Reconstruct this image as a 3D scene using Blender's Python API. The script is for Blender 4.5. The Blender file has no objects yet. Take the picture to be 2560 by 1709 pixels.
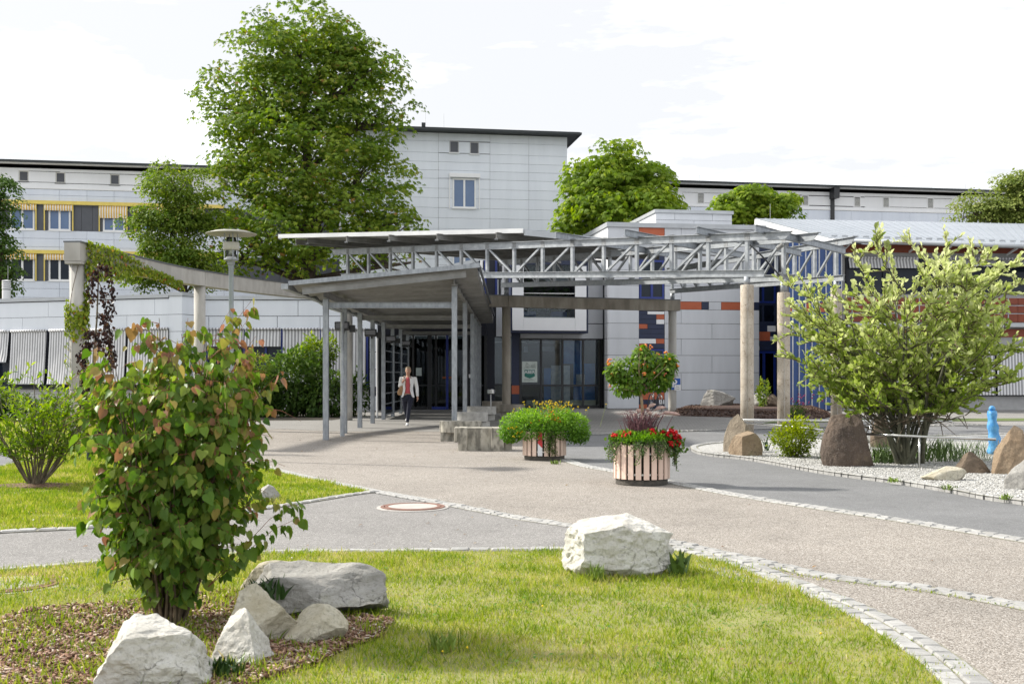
import bpy, math, random
import numpy as np
from mathutils import Vector, Matrix, noise as mnoise

random.seed(7)
RNG = np.random.default_rng(11)
SC = bpy.context.scene
COL = SC.collection

# ------------------------------------------------------------------ camera, sky, sun, exposure
F = 2800.0      # focal length in pixels of the 2560 px wide photograph
HC = 1.5        # eye height
HY = 936.0      # horizon row
cam_d = bpy.data.cameras.new('camera')
cam = bpy.data.objects.new('camera', cam_d)
COL.objects.link(cam)
cam.location = (0, 0, HC)
cam.rotation_euler = (math.radians(90), 0, 0)
cam_d.sensor_width = 36.0
cam_d.lens = F / 2560 * 36.0
cam_d.shift_y = (HY - 854.5) / 2560
cam_d.clip_start = 0.1
cam_d.clip_end = 3000
cam_d.dof.use_dof = True
cam_d.dof.focus_distance = 20.0
cam_d.dof.aperture_fstop = 7.1
SC.camera = cam

SUN_EL, SUN_AZ = math.radians(38), math.radians(-20)      # sun stands to the left, a little beyond the plaza
to_sun = Vector((-math.cos(SUN_EL) * math.cos(SUN_AZ), -math.cos(SUN_EL) * math.sin(SUN_AZ), math.sin(SUN_EL)))
world = bpy.data.worlds.new('World')
SC.world = world
world.use_nodes = True
nt = world.node_tree
nt.nodes.clear()
w_out = nt.nodes.new('ShaderNodeOutputWorld')
w_bg = nt.nodes.new('ShaderNodeBackground')
w_sky = nt.nodes.new('ShaderNodeTexSky')
w_sky.sky_type = 'NISHITA'
w_sky.sun_disc = False
w_sky.sun_elevation = SUN_EL
w_sky.sun_rotation = math.atan2(to_sun.x, to_sun.y)
w_sky.dust_density = 3.0
w_scale = nt.nodes.new('ShaderNodeVectorMath'); w_scale.operation = 'SCALE'; w_scale.inputs[3].default_value = 0.1
nt.links.new(w_sky.outputs[0], w_scale.inputs[0])
w_tc = nt.nodes.new('ShaderNodeTexCoord')
w_map = nt.nodes.new('ShaderNodeMapping'); w_map.inputs['Scale'].default_value = (1.0, 1.0, 4.5)
w_n = nt.nodes.new('ShaderNodeTexNoise'); w_n.inputs['Scale'].default_value = 2.6; w_n.inputs['Detail'].default_value = 7; w_n.inputs['Roughness'].default_value = 0.6
nt.links.new(w_tc.outputs['Generated'], w_map.inputs[0]); nt.links.new(w_map.outputs[0], w_n.inputs['Vector'])
w_r = nt.nodes.new('ShaderNodeValToRGB')
w_r.color_ramp.elements[0].position = 0.45; w_r.color_ramp.elements[0].color = (0.388, 0.393, 0.402, 1)
w_r.color_ramp.elements[1].position = 0.64; w_r.color_ramp.elements[1].color = (0.78, 0.795, 0.82, 1)
nt.links.new(w_n.outputs[0], w_r.inputs[0])
w_mix = nt.nodes.new('ShaderNodeMix'); w_mix.data_type = 'RGBA'; w_mix.inputs['Factor'].default_value = 0.94
nt.links.new(w_scale.outputs[0], w_mix.inputs[6]); nt.links.new(w_r.outputs[0], w_mix.inputs[7])
nt.links.new(w_mix.outputs[2], w_bg.inputs[0])
w_bg.inputs[1].default_value = 1.0
nt.links.new(w_bg.outputs[0], w_out.inputs[0])

sun_d = bpy.data.lights.new('sun', 'SUN')
sun_d.energy = 3.0
sun_d.angle = math.radians(2.6)
sun_d.color = (1.0, 0.95, 0.86)
sun = bpy.data.objects.new('sun', sun_d)
COL.objects.link(sun)
sun.rotation_euler = to_sun.to_track_quat('Z', 'Y').to_euler()
sun.location = (-40, -10, 40)

SC.view_settings.view_transform = 'Standard'
SC.view_settings.look = 'None'
SC.view_settings.exposure = 1.31
SC.view_settings.gamma = 1.0
SC.view_settings.use_curve_mapping = False
SC.cycles.use_denoising = True
SC.cycles.max_bounces = 8
SC.cycles.transparent_max_bounces = 12
SC.cycles.caustics_reflective = False
SC.cycles.caustics_refractive = False

# ------------------------------------------------------------------ geometry of the place
def g(x, y, z=0.0):
    Y = (HC - z) * F / (y - HY)
    return ((x - 1280) * Y / F, Y)
def P(x, y, Y):
    return Vector(((x - 1280) * Y / F, Y, HC - (y - HY) * Y / F))
def gp(pts, z=0.0):
    return [g(x, y, z) for x, y in pts]

# ------------------------------------------------------------------ materials
MATS = {}
def newmat(name):
    m = bpy.data.materials.new(name); m.use_nodes = True
    t = m.node_tree
    return m, t, t.nodes['Principled BSDF']
def N(t, kind, **kw):
    n = t.nodes.new(kind)
    for k, v in kw.items():
        if hasattr(n, k): setattr(n, k, v)
        else: n.inputs[k].default_value = v
    return n
def rgba(c):
    return (c[0], c[1], c[2], 1)
def mat(name, c1, c2=None, scale=4.0, rough=0.7, bump=0.0, bscale=40.0, metal=0.0, rnd=0.0, spec=0.5, stretch=None, lo=0.35, hi=0.65, c3=None, s3=30.0, f3=0.5):
    if name in MATS: return MATS[name]
    m, t, b = newmat(name)
    L = t.links.new
    tc = N(t, 'ShaderNodeNewGeometry')
    mp = N(t, 'ShaderNodeMapping')
    L(tc.outputs['Position'], mp.inputs[0])
    if stretch: mp.inputs['Scale'].default_value = stretch
    col = None
    if c2 is None: c2 = tuple(v * 0.86 for v in c1)
    n = N(t, 'ShaderNodeTexNoise', Scale=scale, Detail=6.0, Roughness=0.6)
    L(mp.outputs[0], n.inputs['Vector'])
    r = N(t, 'ShaderNodeValToRGB')
    r.color_ramp.elements[0].position = lo; r.color_ramp.elements[0].color = rgba(c2)
    r.color_ramp.elements[1].position = hi; r.color_ramp.elements[1].color = rgba(c1)
    L(n.outputs[0], r.inputs[0])
    col = r.outputs[0]
    if c3 is not None:
        n3 = N(t, 'ShaderNodeTexNoise', Scale=s3, Detail=3.0)
        L(mp.outputs[0], n3.inputs['Vector'])
        r3 = N(t, 'ShaderNodeValToRGB')
        r3.color_ramp.elements[0].position = 0.45; r3.color_ramp.elements[1].position = 0.62
        r3.color_ramp.elements[0].color = (0, 0, 0, 1); r3.color_ramp.elements[1].color = (f3, f3, f3, 1)
        L(n3.outputs[0], r3.inputs[0])
        mx = N(t, 'ShaderNodeMix', data_type='RGBA')
        L(r3.outputs[0], mx.inputs['Factor']); L(col, mx.inputs[6]); mx.inputs[7].default_value = rgba(c3)
        col = mx.outputs[2]
    if rnd:
        oi = N(t, 'ShaderNodeObjectInfo')
        mr = N(t, 'ShaderNodeMapRange'); mr.inputs['To Min'].default_value = 1 - rnd; mr.inputs['To Max'].default_value = 1 + rnd
        L(oi.outputs['Random'], mr.inputs[0])
        hs = N(t, 'ShaderNodeHueSaturation')
        L(mr.outputs[0], hs.inputs['Value']); L(col, hs.inputs['Color'])
        col = hs.outputs[0]
    L(col, b.inputs['Base Color'])
    b.inputs['Roughness'].default_value = rough
    b.inputs['Metallic'].default_value = metal
    b.inputs['Specular IOR Level'].default_value = spec
    if bump:
        nb = N(t, 'ShaderNodeTexNoise', Scale=bscale, Detail=5.0, Roughness=0.65)
        L(mp.outputs[0], nb.inputs['Vector'])
        bp = N(t, 'ShaderNodeBump'); bp.inputs['Strength'].default_value = bump; bp.inputs['Distance'].default_value = 0.02
        L(nb.outputs[0], bp.inputs['Height']); L(bp.outputs[0], b.inputs['Normal'])
    MATS[name] = m
    return m

def leafmat(name, cols, transl=0.35, rough=0.5, use_object=False):
    """cols: list of (position, colour); picked per leaf by the face attribute rnd (or per object)."""
    m, t, b = newmat(name)
    L = t.links.new
    r = N(t, 'ShaderNodeValToRGB')
    el = r.color_ramp.elements
    while len(el) < len(cols): el.new(0.5)
    for e, (p, c) in zip(el, cols):
        e.position = p; e.color = rgba(c)
    if use_object:
        L(N(t, 'ShaderNodeObjectInfo').outputs['Random'], r.inputs[0])
    else:
        a = N(t, 'ShaderNodeAttribute'); a.attribute_name = 'rnd'
        L(a.outputs['Fac'], r.inputs[0])
    tcn = N(t, 'ShaderNodeTexCoord')
    ns = N(t, 'ShaderNodeTexNoise', Scale=25.0, Detail=3.0)
    L(tcn.outputs['Object'], ns.inputs['Vector'])
    hs = N(t, 'ShaderNodeHueSaturation')
    mr = N(t, 'ShaderNodeMapRange'); mr.inputs['To Min'].default_value = 0.8; mr.inputs['To Max'].default_value = 1.2
    L(ns.outputs[0], mr.inputs[0]); L(mr.outputs[0], hs.inputs['Value']); L(r.outputs[0], hs.inputs['Color'])
    L(hs.outputs[0], b.inputs['Base Color'])
    b.inputs['Roughness'].default_value = rough
    b.inputs['Specular IOR Level'].default_value = 0.14
    tr = N(t, 'ShaderNodeBsdfTranslucent')
    br = N(t, 'ShaderNodeHueSaturation'); br.inputs['Value'].default_value = 1.5; br.inputs['Saturation'].default_value = 1.15
    L(hs.outputs[0], br.inputs['Color']); L(br.outputs[0], tr.inputs['Color'])
    mx = N(t, 'ShaderNodeMixShader'); mx.inputs[0].default_value = transl
    L(b.outputs[0], mx.inputs[1]); L(tr.outputs[0], mx.inputs[2])
    out = t.nodes['Material Output']
    L(mx.outputs[0], out.inputs['Surface'])
    MATS[name] = m
    return m

def stripemat(name, ca, cb, period, duty=0.5, axis=0, rough=0.8):
    m, t, b = newmat(name)
    L = t.links.new
    tc = N(t, 'ShaderNodeTexCoord')
    sx = N(t, 'ShaderNodeSeparateXYZ'); L(tc.outputs['Object'], sx.inputs[0])
    dv = N(t, 'ShaderNodeMath', operation='DIVIDE'); dv.inputs[1].default_value = period
    L(sx.outputs[axis], dv.inputs[0])
    fr = N(t, 'ShaderNodeMath', operation='FRACT'); L(dv.outputs[0], fr.inputs[0])
    gt = N(t, 'ShaderNodeMath', operation='GREATER_THAN'); gt.inputs[1].default_value = duty
    L(fr.outputs[0], gt.inputs[0])
    ns = N(t, 'ShaderNodeTexNoise', Scale=3.0, Detail=4.0); L(tc.outputs['Object'], ns.inputs['Vector'])
    mx = N(t, 'ShaderNodeMix', data_type='RGBA')
    L(gt.outputs[0], mx.inputs['Factor']); mx.inputs[6].default_value = rgba(ca); mx.inputs[7].default_value = rgba(cb)
    hs = N(t, 'ShaderNodeHueSaturation')
    mr = N(t, 'ShaderNodeMapRange'); mr.inputs['To Min'].default_value = 0.85; mr.inputs['To Max'].default_value = 1.08
    L(ns.outputs[0], mr.inputs[0]); L(mr.outputs[0], hs.inputs['Value']); L(mx.outputs[2], hs.inputs['Color'])
    L(hs.outputs[0], b.inputs['Base Color'])
    b.inputs['Roughness'].default_value = rough
    MATS[name] = m
    return m

def glassmat(name, tint=(0.75, 0.8, 0.8), refl=0.12):
    m, t, b = newmat(name)
    L = t.links.new
    t.nodes.remove(b)
    tr = N(t, 'ShaderNodeBsdfTransparent'); tr.inputs[0].default_value = rgba(tint)
    gl = N(t, 'ShaderNodeBsdfGlossy'); gl.inputs['Roughness'].default_value = 0.02
    gl.inputs['Color'].default_value = (0.42, 0.46, 0.50, 1)
    fr = N(t, 'ShaderNodeFresnel'); fr.inputs[0].default_value = 1.5
    ad = N(t, 'ShaderNodeMath', operation='ADD'); ad.inputs[1].default_value = refl - 0.04
    L(fr.outputs[0], ad.inputs[0])
    mx = N(t, 'ShaderNodeMixShader')
    L(ad.outputs[0], mx.inputs[0]); L(tr.outputs[0], mx.inputs[1]); L(gl.outputs[0], mx.inputs[2])
    L(mx.outputs[0], t.nodes['Material Output'].inputs['Surface'])
    MATS[name] = m
    return m

def groundmat(name, cols, vscale, rough=0.85, bump=0.3, big=None, bigscale=0.5):
    """pebbly / granular ground: voronoi cells choose the grain colour"""
    m, t, b = newmat(name)
    L = t.links.new
    tc = N(t, 'ShaderNodeTexCoord')
    v = N(t, 'ShaderNodeTexVoronoi', Scale=vscale); L(tc.outputs['Object'], v.inputs['Vector'])
    sp = N(t, 'ShaderNodeSeparateColor'); L(v.outputs['Color'], sp.inputs[0])
    r = N(t, 'ShaderNodeValToRGB')
    el = r.color_ramp.elements
    while len(el) < len(cols): el.new(0.5)
    for e, (p, c) in zip(el, cols): e.position = p; e.color = rgba(c)
    L(sp.outputs[0], r.inputs[0])
    n = N(t, 'ShaderNodeTexNoise', Scale=bigscale, Detail=7.0, Roughness=0.62); L(tc.outputs['Object'], n.inputs['Vector'])
    mr = N(t, 'ShaderNodeMapRange'); mr.inputs['From Min'].default_value = 0.3; mr.inputs['From Max'].default_value = 0.7
    lo, hi = big or (0.86, 1.08)
    mr.inputs['To Min'].default_value = lo; mr.inputs['To Max'].default_value = hi
    L(n.outputs[0], mr.inputs[0])
    n2 = N(t, 'ShaderNodeTexNoise', Scale=bigscale * 4.3, Detail=9.0, Roughness=0.72); n2.inputs['Distortion'].default_value = 0.8; L(tc.outputs['Object'], n2.inputs['Vector'])
    mr2 = N(t, 'ShaderNodeMapRange'); mr2.inputs['From Min'].default_value = 0.50; mr2.inputs['From Max'].default_value = 0.72; mr2.inputs['To Min'].default_value = 1.0; mr2.inputs['To Max'].default_value = 0.80
    L(n2.outputs[0], mr2.inputs[0])
    mu_ = N(t, 'ShaderNodeMath', operation='MULTIPLY'); L(mr.outputs[0], mu_.inputs[0]); L(mr2.outputs[0], mu_.inputs[1])
    hs = N(t, 'ShaderNodeHueSaturation'); L(mu_.outputs[0], hs.inputs['Value']); L(r.outputs[0], hs.inputs['Color'])
    L(hs.outputs[0], b.inputs['Base Color'])
    b.inputs['Roughness'].default_value = rough
    b.inputs['Specular IOR Level'].default_value = 0.3
    if bump:
        bp = N(t, 'ShaderNodeBump'); bp.inputs['Strength'].default_value = bump; bp.inputs['Distance'].default_value = 0.01
        L(v.outputs['Distance'], bp.inputs['Height']); bp.invert = True
        L(bp.outputs[0], b.inputs['Normal'])
    MATS[name] = m
    return m

def brickmat(name, c1, c2, mortar, bw, bh, ms=0.006, rough=0.85, rot=0.0):
    m, t, b = newmat(name)
    L = t.links.new
    tc = N(t, 'ShaderNodeTexCoord'); mp = N(t, 'ShaderNodeMapping'); mp.inputs['Rotation'].default_value = (0, 0, rot)
    L(tc.outputs['Object'], mp.inputs[0])
    br = N(t, 'ShaderNodeTexBrick'); L(mp.outputs[0], br.inputs['Vector'])
    br.inputs['Color1'].default_value = rgba(c1); br.inputs['Color2'].default_value = rgba(c2); br.inputs['Mortar'].default_value = rgba(mortar)
    br.inputs['Scale'].default_value = 1.0; br.inputs['Mortar Size'].default_value = ms
    br.inputs['Brick Width'].default_value = bw; br.inputs['Row Height'].default_value = bh
    n = N(t, 'ShaderNodeTexNoise', Scale=0.6, Detail=7.0); L(tc.outputs['Object'], n.inputs['Vector'])
    mr = N(t, 'ShaderNodeMapRange'); mr.inputs['To Min'].default_value = 0.8; mr.inputs['To Max'].default_value = 1.15; L(n.outputs[0], mr.inputs[0])
    hs = N(t, 'ShaderNodeHueSaturation'); L(mr.outputs[0], hs.inputs['Value']); L(br.outputs[0], hs.inputs['Color'])
    L(hs.outputs[0], b.inputs['Base Color']); b.inputs['Roughness'].default_value = rough
    bp = N(t, 'ShaderNodeBump'); bp.inputs['Strength'].default_value = 0.4; bp.inputs['Distance'].default_value = 0.01; bp.invert = True
    L(br.outputs['Fac'], bp.inputs['Height']); L(bp.outputs[0], b.inputs['Normal'])
    MATS[name] = m
    return m

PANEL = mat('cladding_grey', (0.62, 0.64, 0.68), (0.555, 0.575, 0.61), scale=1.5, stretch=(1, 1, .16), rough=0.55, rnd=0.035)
PANELT = mat('cladding_light_grey', (0.74, 0.775, 0.83), (0.675, 0.71, 0.765), scale=1.1, stretch=(1, 1, .14), rough=0.55, rnd=0.03)
PANELW = mat('cladding_white_and_sunlit', (0.80, 0.81, 0.83), (0.75, 0.76, 0.78), scale=0.9, rough=0.55, rnd=0.02)
PANELB = mat('cladding_pale_blue', (0.70, 0.74, 0.82), (0.63, 0.675, 0.76), scale=0.9, stretch=(1, 1, .14), rough=0.5, rnd=0.03)
PANELD = mat('cladding_dark_grey', (0.085, 0.09, 0.105), (0.07, 0.075, 0.09), scale=1.5, rough=0.5, rnd=0.08)
NAVY = mat('cladding_navy', (0.014, 0.024, 0.068), (0.010, 0.018, 0.052), scale=2, rough=0.5, rnd=0.08)
RED = mat('cladding_red', (0.47, 0.115, 0.050), (0.41, 0.098, 0.042), scale=2, rough=0.6, rnd=0.06)
BLUEP = mat('panel_blue', (0.026, 0.078, 0.25), (0.021, 0.064, 0.205), scale=1.5, rough=0.4, rnd=0.05)
BLUEF = mat('frame_blue', (0.010, 0.030, 0.22), rough=0.4)
WHITE = mat('paint_white', (0.82, 0.82, 0.82), (0.78, 0.78, 0.79), scale=1.2, rough=0.6)
RENDER = mat('render_white', (0.86, 0.865, 0.88), (0.79, 0.795, 0.81), scale=0.6, stretch=(1, 1, .2), rough=0.9, bump=0.05, bscale=80)
DARK = mat('dark_substrate', (0.03, 0.032, 0.036), rough=0.9)
BLACKM = mat('black_metal', (0.020, 0.021, 0.024), rough=0.45)
ROOFD = mat('roof_dark', (0.028, 0.034, 0.036), rough=0.6)
GALV = mat('galvanised_steel', (0.42, 0.44, 0.46), (0.28, 0.30, 0.32), scale=9, rough=0.5, metal=0.55, bump=0.05, bscale=60, c3=(0.26, 0.28, 0.30), s3=2.2, f3=0.55)
GALVP = mat('galvanised_post', (0.36, 0.385, 0.415), (0.24, 0.26, 0.285), scale=14, rough=0.55, metal=0.4, bump=0.05, bscale=70, stretch=(1, 1, 0.35))
GALVD = mat('weathered_sheet', (0.30, 0.30, 0.29), (0.22, 0.22, 0.215), scale=3, rough=0.7, metal=0.2, c3=(0.16, 0.155, 0.145), s3=6, f3=0.5)
ZINC = mat('zinc_roof', (0.33, 0.36, 0.40), (0.28, 0.31, 0.35), scale=0.8, rough=0.42, metal=0.35, rnd=0.03)
COPING = mat('coping_grey', (0.46, 0.48, 0.50), (0.40, 0.42, 0.44), scale=2, rough=0.45, metal=0.3)
STEEL = mat('stainless_steel', (0.60, 0.60, 0.59), rough=0.25, metal=0.95)
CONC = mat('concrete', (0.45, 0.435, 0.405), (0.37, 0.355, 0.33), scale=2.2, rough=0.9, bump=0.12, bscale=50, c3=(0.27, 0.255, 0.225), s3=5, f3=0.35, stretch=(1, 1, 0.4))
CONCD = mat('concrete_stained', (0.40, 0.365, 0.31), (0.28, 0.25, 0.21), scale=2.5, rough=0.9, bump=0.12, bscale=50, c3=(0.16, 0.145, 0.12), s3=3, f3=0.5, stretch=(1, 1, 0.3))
AGG = mat('bench_concrete', (0.46, 0.435, 0.37), (0.28, 0.26, 0.22), scale=5, rough=0.95, bump=0.35, bscale=120, c3=(0.10, 0.095, 0.08), s3=9, f3=0.75, stretch=(1, 1, 0.5))
AGGL = mat('bench_concrete_light', (0.50, 0.49, 0.46), (0.40, 0.39, 0.37), scale=5, rough=0.95, bump=0.25, bscale=110, c3=(0.24, 0.235, 0.22), s3=9, f3=0.4)
BLOCK = mat('concrete_block', (0.50, 0.50, 0.50), (0.44, 0.44, 0.44), scale=4, rough=0.95, bump=0.1, bscale=80, rnd=0.06)
GLASSW = mat('window_glass', (0.022, 0.030, 0.045), (0.012, 0.018, 0.028), scale=0.6, rough=0.03, spec=0.22)
GLASSW.node_tree.nodes['Principled BSDF'].inputs['IOR'].default_value = 1.5
GLASSB = mat('window_glass_blue', (0.13, 0.20, 0.34), (0.10, 0.16, 0.29), scale=0.5, rough=0.04, spec=0.4)
GLASS = glassmat('clear_glass', (0.84, 0.88, 0.88), 0.05)
GLASSD = glassmat('dark_glass', (0.30, 0.34, 0.35), 0.045)
YELLOW = mat('awning_yellow', (0.80, 0.62, 0.14), rough=0.5)
AWNG = stripemat('awning_grey_stripe', (0.72, 0.72, 0.73), (0.30, 0.30, 0.31), 0.135)
AWNY = stripemat('awning_yellow_stripe', (0.80, 0.77, 0.70), (0.72, 0.42, 0.06), 0.17)
BARK = mat('bark', (0.10, 0.075, 0.055), (0.05, 0.038, 0.028), scale=12, rough=0.95, bump=0.5, bscale=25, stretch=(1, 1, 0.3))
TWIG = mat('twig', (0.15, 0.115, 0.075), (0.08, 0.06, 0.04), scale=20, rough=0.9)
TWIGR = mat('twig_red', (0.26, 0.09, 0.05), (0.14, 0.06, 0.035), scale=10, rough=0.7)
SLAT = mat('slat_peach', (0.72, 0.545, 0.45), (0.67, 0.50, 0.41), scale=6, rough=0.6, rnd=0.06, stretch=(1, 1, 0.2))
SOILD = mat('planter_core', (0.03, 0.026, 0.02), rough=0.95)
# ------------------------------------------------------------------ mesh builders
class MB:
    def __init__(s): s.v = []; s.f = []
    def add(s, vs, fs):
        o = len(s.v); s.v += [tuple(v) for v in vs]; s.f += [tuple(i + o for i in f) for f in fs]; return s
    def box(s, lo, hi, M=None):
        x0, y0, z0 = lo; x1, y1, z1 = hi
        vs = [(x0,y0,z0),(x1,y0,z0),(x1,y1,z0),(x0,y1,z0),(x0,y0,z1),(x1,y0,z1),(x1,y1,z1),(x0,y1,z1)]
        if M is not None: vs = [M @ Vector(v) for v in vs]
        return s.add(vs, [(0,3,2,1),(4,5,6,7),(0,1,5,4),(1,2,6,5),(2,3,7,6),(3,0,4,7)])
    def frame(s, a, b, up=(0, 0, 1)):
        a = Vector(a); b = Vector(b); d = b - a; L = d.length; d.normalize()
        side = d.cross(Vector(up))
        if side.length < 1e-5: side = d.cross(Vector((0, 1, 0)))
        side.normalize(); u = side.cross(d)
        M = Matrix(((d.x, side.x, u.x, a.x), (d.y, side.y, u.y, a.y), (d.z, side.z, u.z, a.z), (0, 0, 0, 1)))
        return M, L
    def beam(s, a, b, w, h, up=(0, 0, 1)):
        M, L = s.frame(a, b, up)
        return s.box((0, -w / 2, -h / 2), (L, w / 2, h / 2), M)
    def ibeam(s, a, b, w, h, up=(0, 0, 1), t=0.012):
        M, L = s.frame(a, b, up)
        s.box((0, -w/2, h/2 - t), (L, w/2, h/2), M); s.box((0, -w/2, -h/2), (L, w/2, -h/2 + t), M)
        return s.box((0, -t * 0.6, -h/2 + t), (L, t * 0.6, h/2 - t), M)
    def tube(s, pts, rad, n=8, cap=True):
        pts = [Vector(p) for p in pts]; k = len(pts)
        if not hasattr(rad, '__len__'): rad = [rad] * k
        rings = []; prev = None
        for i, p in enumerate(pts):
            d = (pts[min(i+1, k-1)] - pts[max(i-1, 0)])
            if d.length < 1e-9: d = Vector((0, 0, 1))
            d.normalize()
            if prev is None:
                prev = d.cross(Vector((0.31, 0.95, 0.1)))
                if prev.length < 1e-3: prev = d.cross(Vector((1, 0, 0)))
            x = prev - d * prev.dot(d); x.normalize(); prev = x; y = d.cross(x)
            rings.append([p + (x * math.cos(2*math.pi*j/n) + y * math.sin(2*math.pi*j/n)) * rad[i] for j in range(n)])
        vs = [v for r in rings for v in r]
        fs = [(i*n+j, i*n+(j+1) % n, (i+1)*n+(j+1) % n, (i+1)*n+j) for i in range(k-1) for j in range(n)]
        if cap: fs += [tuple(range(n))[::-1], tuple((k-1)*n+j for j in range(n))]
        return s.add(vs, fs)
    def lathe(s, prof, c=(0, 0, 0), n=24, sx=1.0, sy=1.0):
        vs = []; k = len(prof)
        for r, z in prof:
            for j in range(n):
                a = 2*math.pi*j/n; vs.append((c[0]+r*sx*math.cos(a), c[1]+r*sy*math.sin(a), c[2]+z))
        fs = [(i*n+j, i*n+(j+1) % n, (i+1)*n+(j+1) % n, (i+1)*n+j) for i in range(k-1) for j in range(n)]
        fs += [tuple(range(n))[::-1], tuple((k-1)*n+j for j in range(n))]
        return s.add(vs, fs)
    def prism(s, pts, z0, z1):
        n = len(pts)
        vs = [(x, y, z0) for x, y in pts] + [(x, y, z1) for x, y in pts]
        fs = [tuple(range(n))[::-1], tuple(range(n, 2*n))] + [(i, (i+1) % n, n+(i+1) % n, n+i) for i in range(n)]
        return s.add(vs, fs)
    def loft(s, rings, cap=True):
        n = len(rings[0]); k = len(rings)
        vs = [v for r in rings for v in r]
        fs = [(i*n+j, i*n+(j+1) % n, (i+1)*n+(j+1) % n, (i+1)*n+j) for i in range(k-1) for j in range(n)]
        if cap: fs += [tuple(range(n))[::-1], tuple((k-1)*n+j for j in range(n))]
        return s.add(vs, fs)

WM = {}
def setp(o, label=None, cat=None, group=None, kind=None):
    if label: o['label'] = label
    if cat: o['category'] = cat
    if group: o['group'] = group
    if kind: o['kind'] = kind
    return o
def place(o, parent=None, loc=(0, 0, 0), rz=0.0, M=None):
    COL.objects.link(o)
    L = M if M is not None else Matrix.Translation(Vector(loc)) @ Matrix.Rotation(rz, 4, 'Z')
    if parent is not None:
        o.parent = parent
        WM[o.name] = WM[parent.name] @ L
    else:
        WM[o.name] = L
    o.matrix_local = L
    return o
def thing(name, label, cat, loc=(0, 0, 0), rz=0.0, group=None, kind=None):
    o = bpy.data.objects.new(name, None)
    o.empty_display_size = 0.2
    place(o, None, loc, rz)
    return setp(o, label, cat, group, kind)
def to_mesh(name, mb, m, smooth=False):
    me = bpy.data.meshes.new(name)
    me.from_pydata([tuple(v) for v in mb.v], [], mb.f)
    if m is not None:
        for mm in (m if isinstance(m, (list, tuple)) else [m]): me.materials.append(mm)
    if smooth: me.polygons.foreach_set('use_smooth', [True] * len(me.polygons))
    return me
def mk(name, mb, m, parent=None, smooth=False, local=False, loc=None, label=None, cat=None, group=None, kind=None):
    """one mesh object; coordinates in mb are world coordinates unless local"""
    if not local:
        if parent is not None:
            inv = WM[parent.name].inverted()
            mb.v = [tuple(inv @ Vector(v)) for v in mb.v]
        else:
            if loc is None:
                a = np.array(mb.v); loc = (float(a[:, 0].mean()), float(a[:, 1].mean()), float(a[:, 2].min()))
            mb.v = [(v[0]-loc[0], v[1]-loc[1], v[2]-loc[2]) for v in mb.v]
    o = bpy.data.objects.new(name, to_mesh(name, mb, m, smooth))
    place(o, parent, loc if (loc is not None and parent is None) else (0, 0, 0))
    return setp(o, label, cat, group, kind)
_cubes = {}
def cube_mesh(m, name='block'):
    k = (m.name, name)
    if k not in _cubes:
        _cubes[k] = to_mesh(name, MB().box((-0.5, -0.5, -0.5), (0.5, 0.5, 0.5)), m)
    return _cubes[k]
def piece(name, parent, m, lo, hi, rz=0.0, label=None):
    """a box part in the parent's local coordinates sharing one cube mesh per material"""
    o = bpy.data.objects.new(name, cube_mesh(m, name))
    c = [(a + b) / 2 for a, b in zip(lo, hi)]; sz = [abs(b - a) for a, b in zip(lo, hi)]
    M = Matrix.Translation(Vector(c)) @ Matrix.Rotation(rz, 4, 'Z') @ Matrix.Diagonal((sz[0], sz[1], sz[2], 1))
    place(o, parent, M=M)
    if label: o['label'] = label
    return o
def inst(name, me, parent=None, loc=(0, 0, 0), rz=0.0, sc=(1, 1, 1), M=None, label=None, cat=None, group=None, kind=None):
    o = bpy.data.objects.new(name, me)
    if M is None: M = Matrix.Translation(Vector(loc)) @ Matrix.Rotation(rz, 4, 'Z') @ Matrix.Diagonal((sc[0], sc[1], sc[2], 1))
    place(o, parent, M=M)
    return setp(o, label, cat, group, kind)

class Fac:
    """a facade: local x runs along the wall to the right, local -y faces the viewer"""
    def __init__(s, ox, oy, slope, name=None, label=None, cat=None, group=None):
        s.th = math.atan(slope); s.o = Vector((ox, oy))
        s.ux = Vector((math.cos(s.th), math.sin(s.th))); s.ny = Vector((-math.sin(s.th), math.cos(s.th)))
        s.ob = thing(name, label, cat, (ox, oy, 0), s.th, group) if name else None
    def uz(s, px, py, v=0.0):
        a = (px - 1280) / F
        t = (s.o.dot(s.ny) + v) / (Vector((a, 1)).dot(s.ny))
        p = Vector((a * t, t))
        return (p - s.o).dot(s.ux), HC - (py - HY) / F * t
    def u(s, px, v=0.0): return s.uz(px, HY, v)[0]
    def z(s, px, py, v=0.0): return s.uz(px, py, v)[1]
    def box(s, name, m, px0, py0, px1, py1, v0, v1, parent=None, label=None):
        """box whose front (v1) outline is given in photo pixels"""
        xm = (px0 + px1) / 2
        return piece(name, parent or s.ob, m, (s.u(px0, v1), v1, s.z(xm, py1, v1)), (s.u(px1, v1), v0, s.z(xm, py0, v1)), label=label)

def rect_sub(r, h):
    x0, z0, x1, z1 = r; a0, b0, a1, b1 = h
    if a0 >= x1 or a1 <= x0 or b0 >= z1 or b1 <= z0: return [r]
    out = []
    if b0 > z0: out.append((x0, z0, x1, b0))
    if b1 < z1: out.append((x0, b1, x1, z1))
    zz0, zz1 = max(z0, b0), min(z1, b1)
    if a0 > x0: out.append((x0, zz0, a0, zz1))
    if a1 < x1: out.append((a1, zz0, x1, zz1))
    return out
def panels(parent, m, cells, holes, v0, v1, gap=0.022, name='panel'):
    gap = min(gap, .016)
    for r in cells:
        rs = [r]
        for h in holes: rs = [q for x in rs for q in rect_sub(x, h)]
        for (x0, z0, x1, z1) in rs:
            if x1 - x0 < 0.08 or z1 - z0 < 0.05: continue
            piece(name, parent, m, (x0 + gap/2, v1, z0 + gap/2), (x1 - gap/2, v0, z1 - gap/2))
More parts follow.
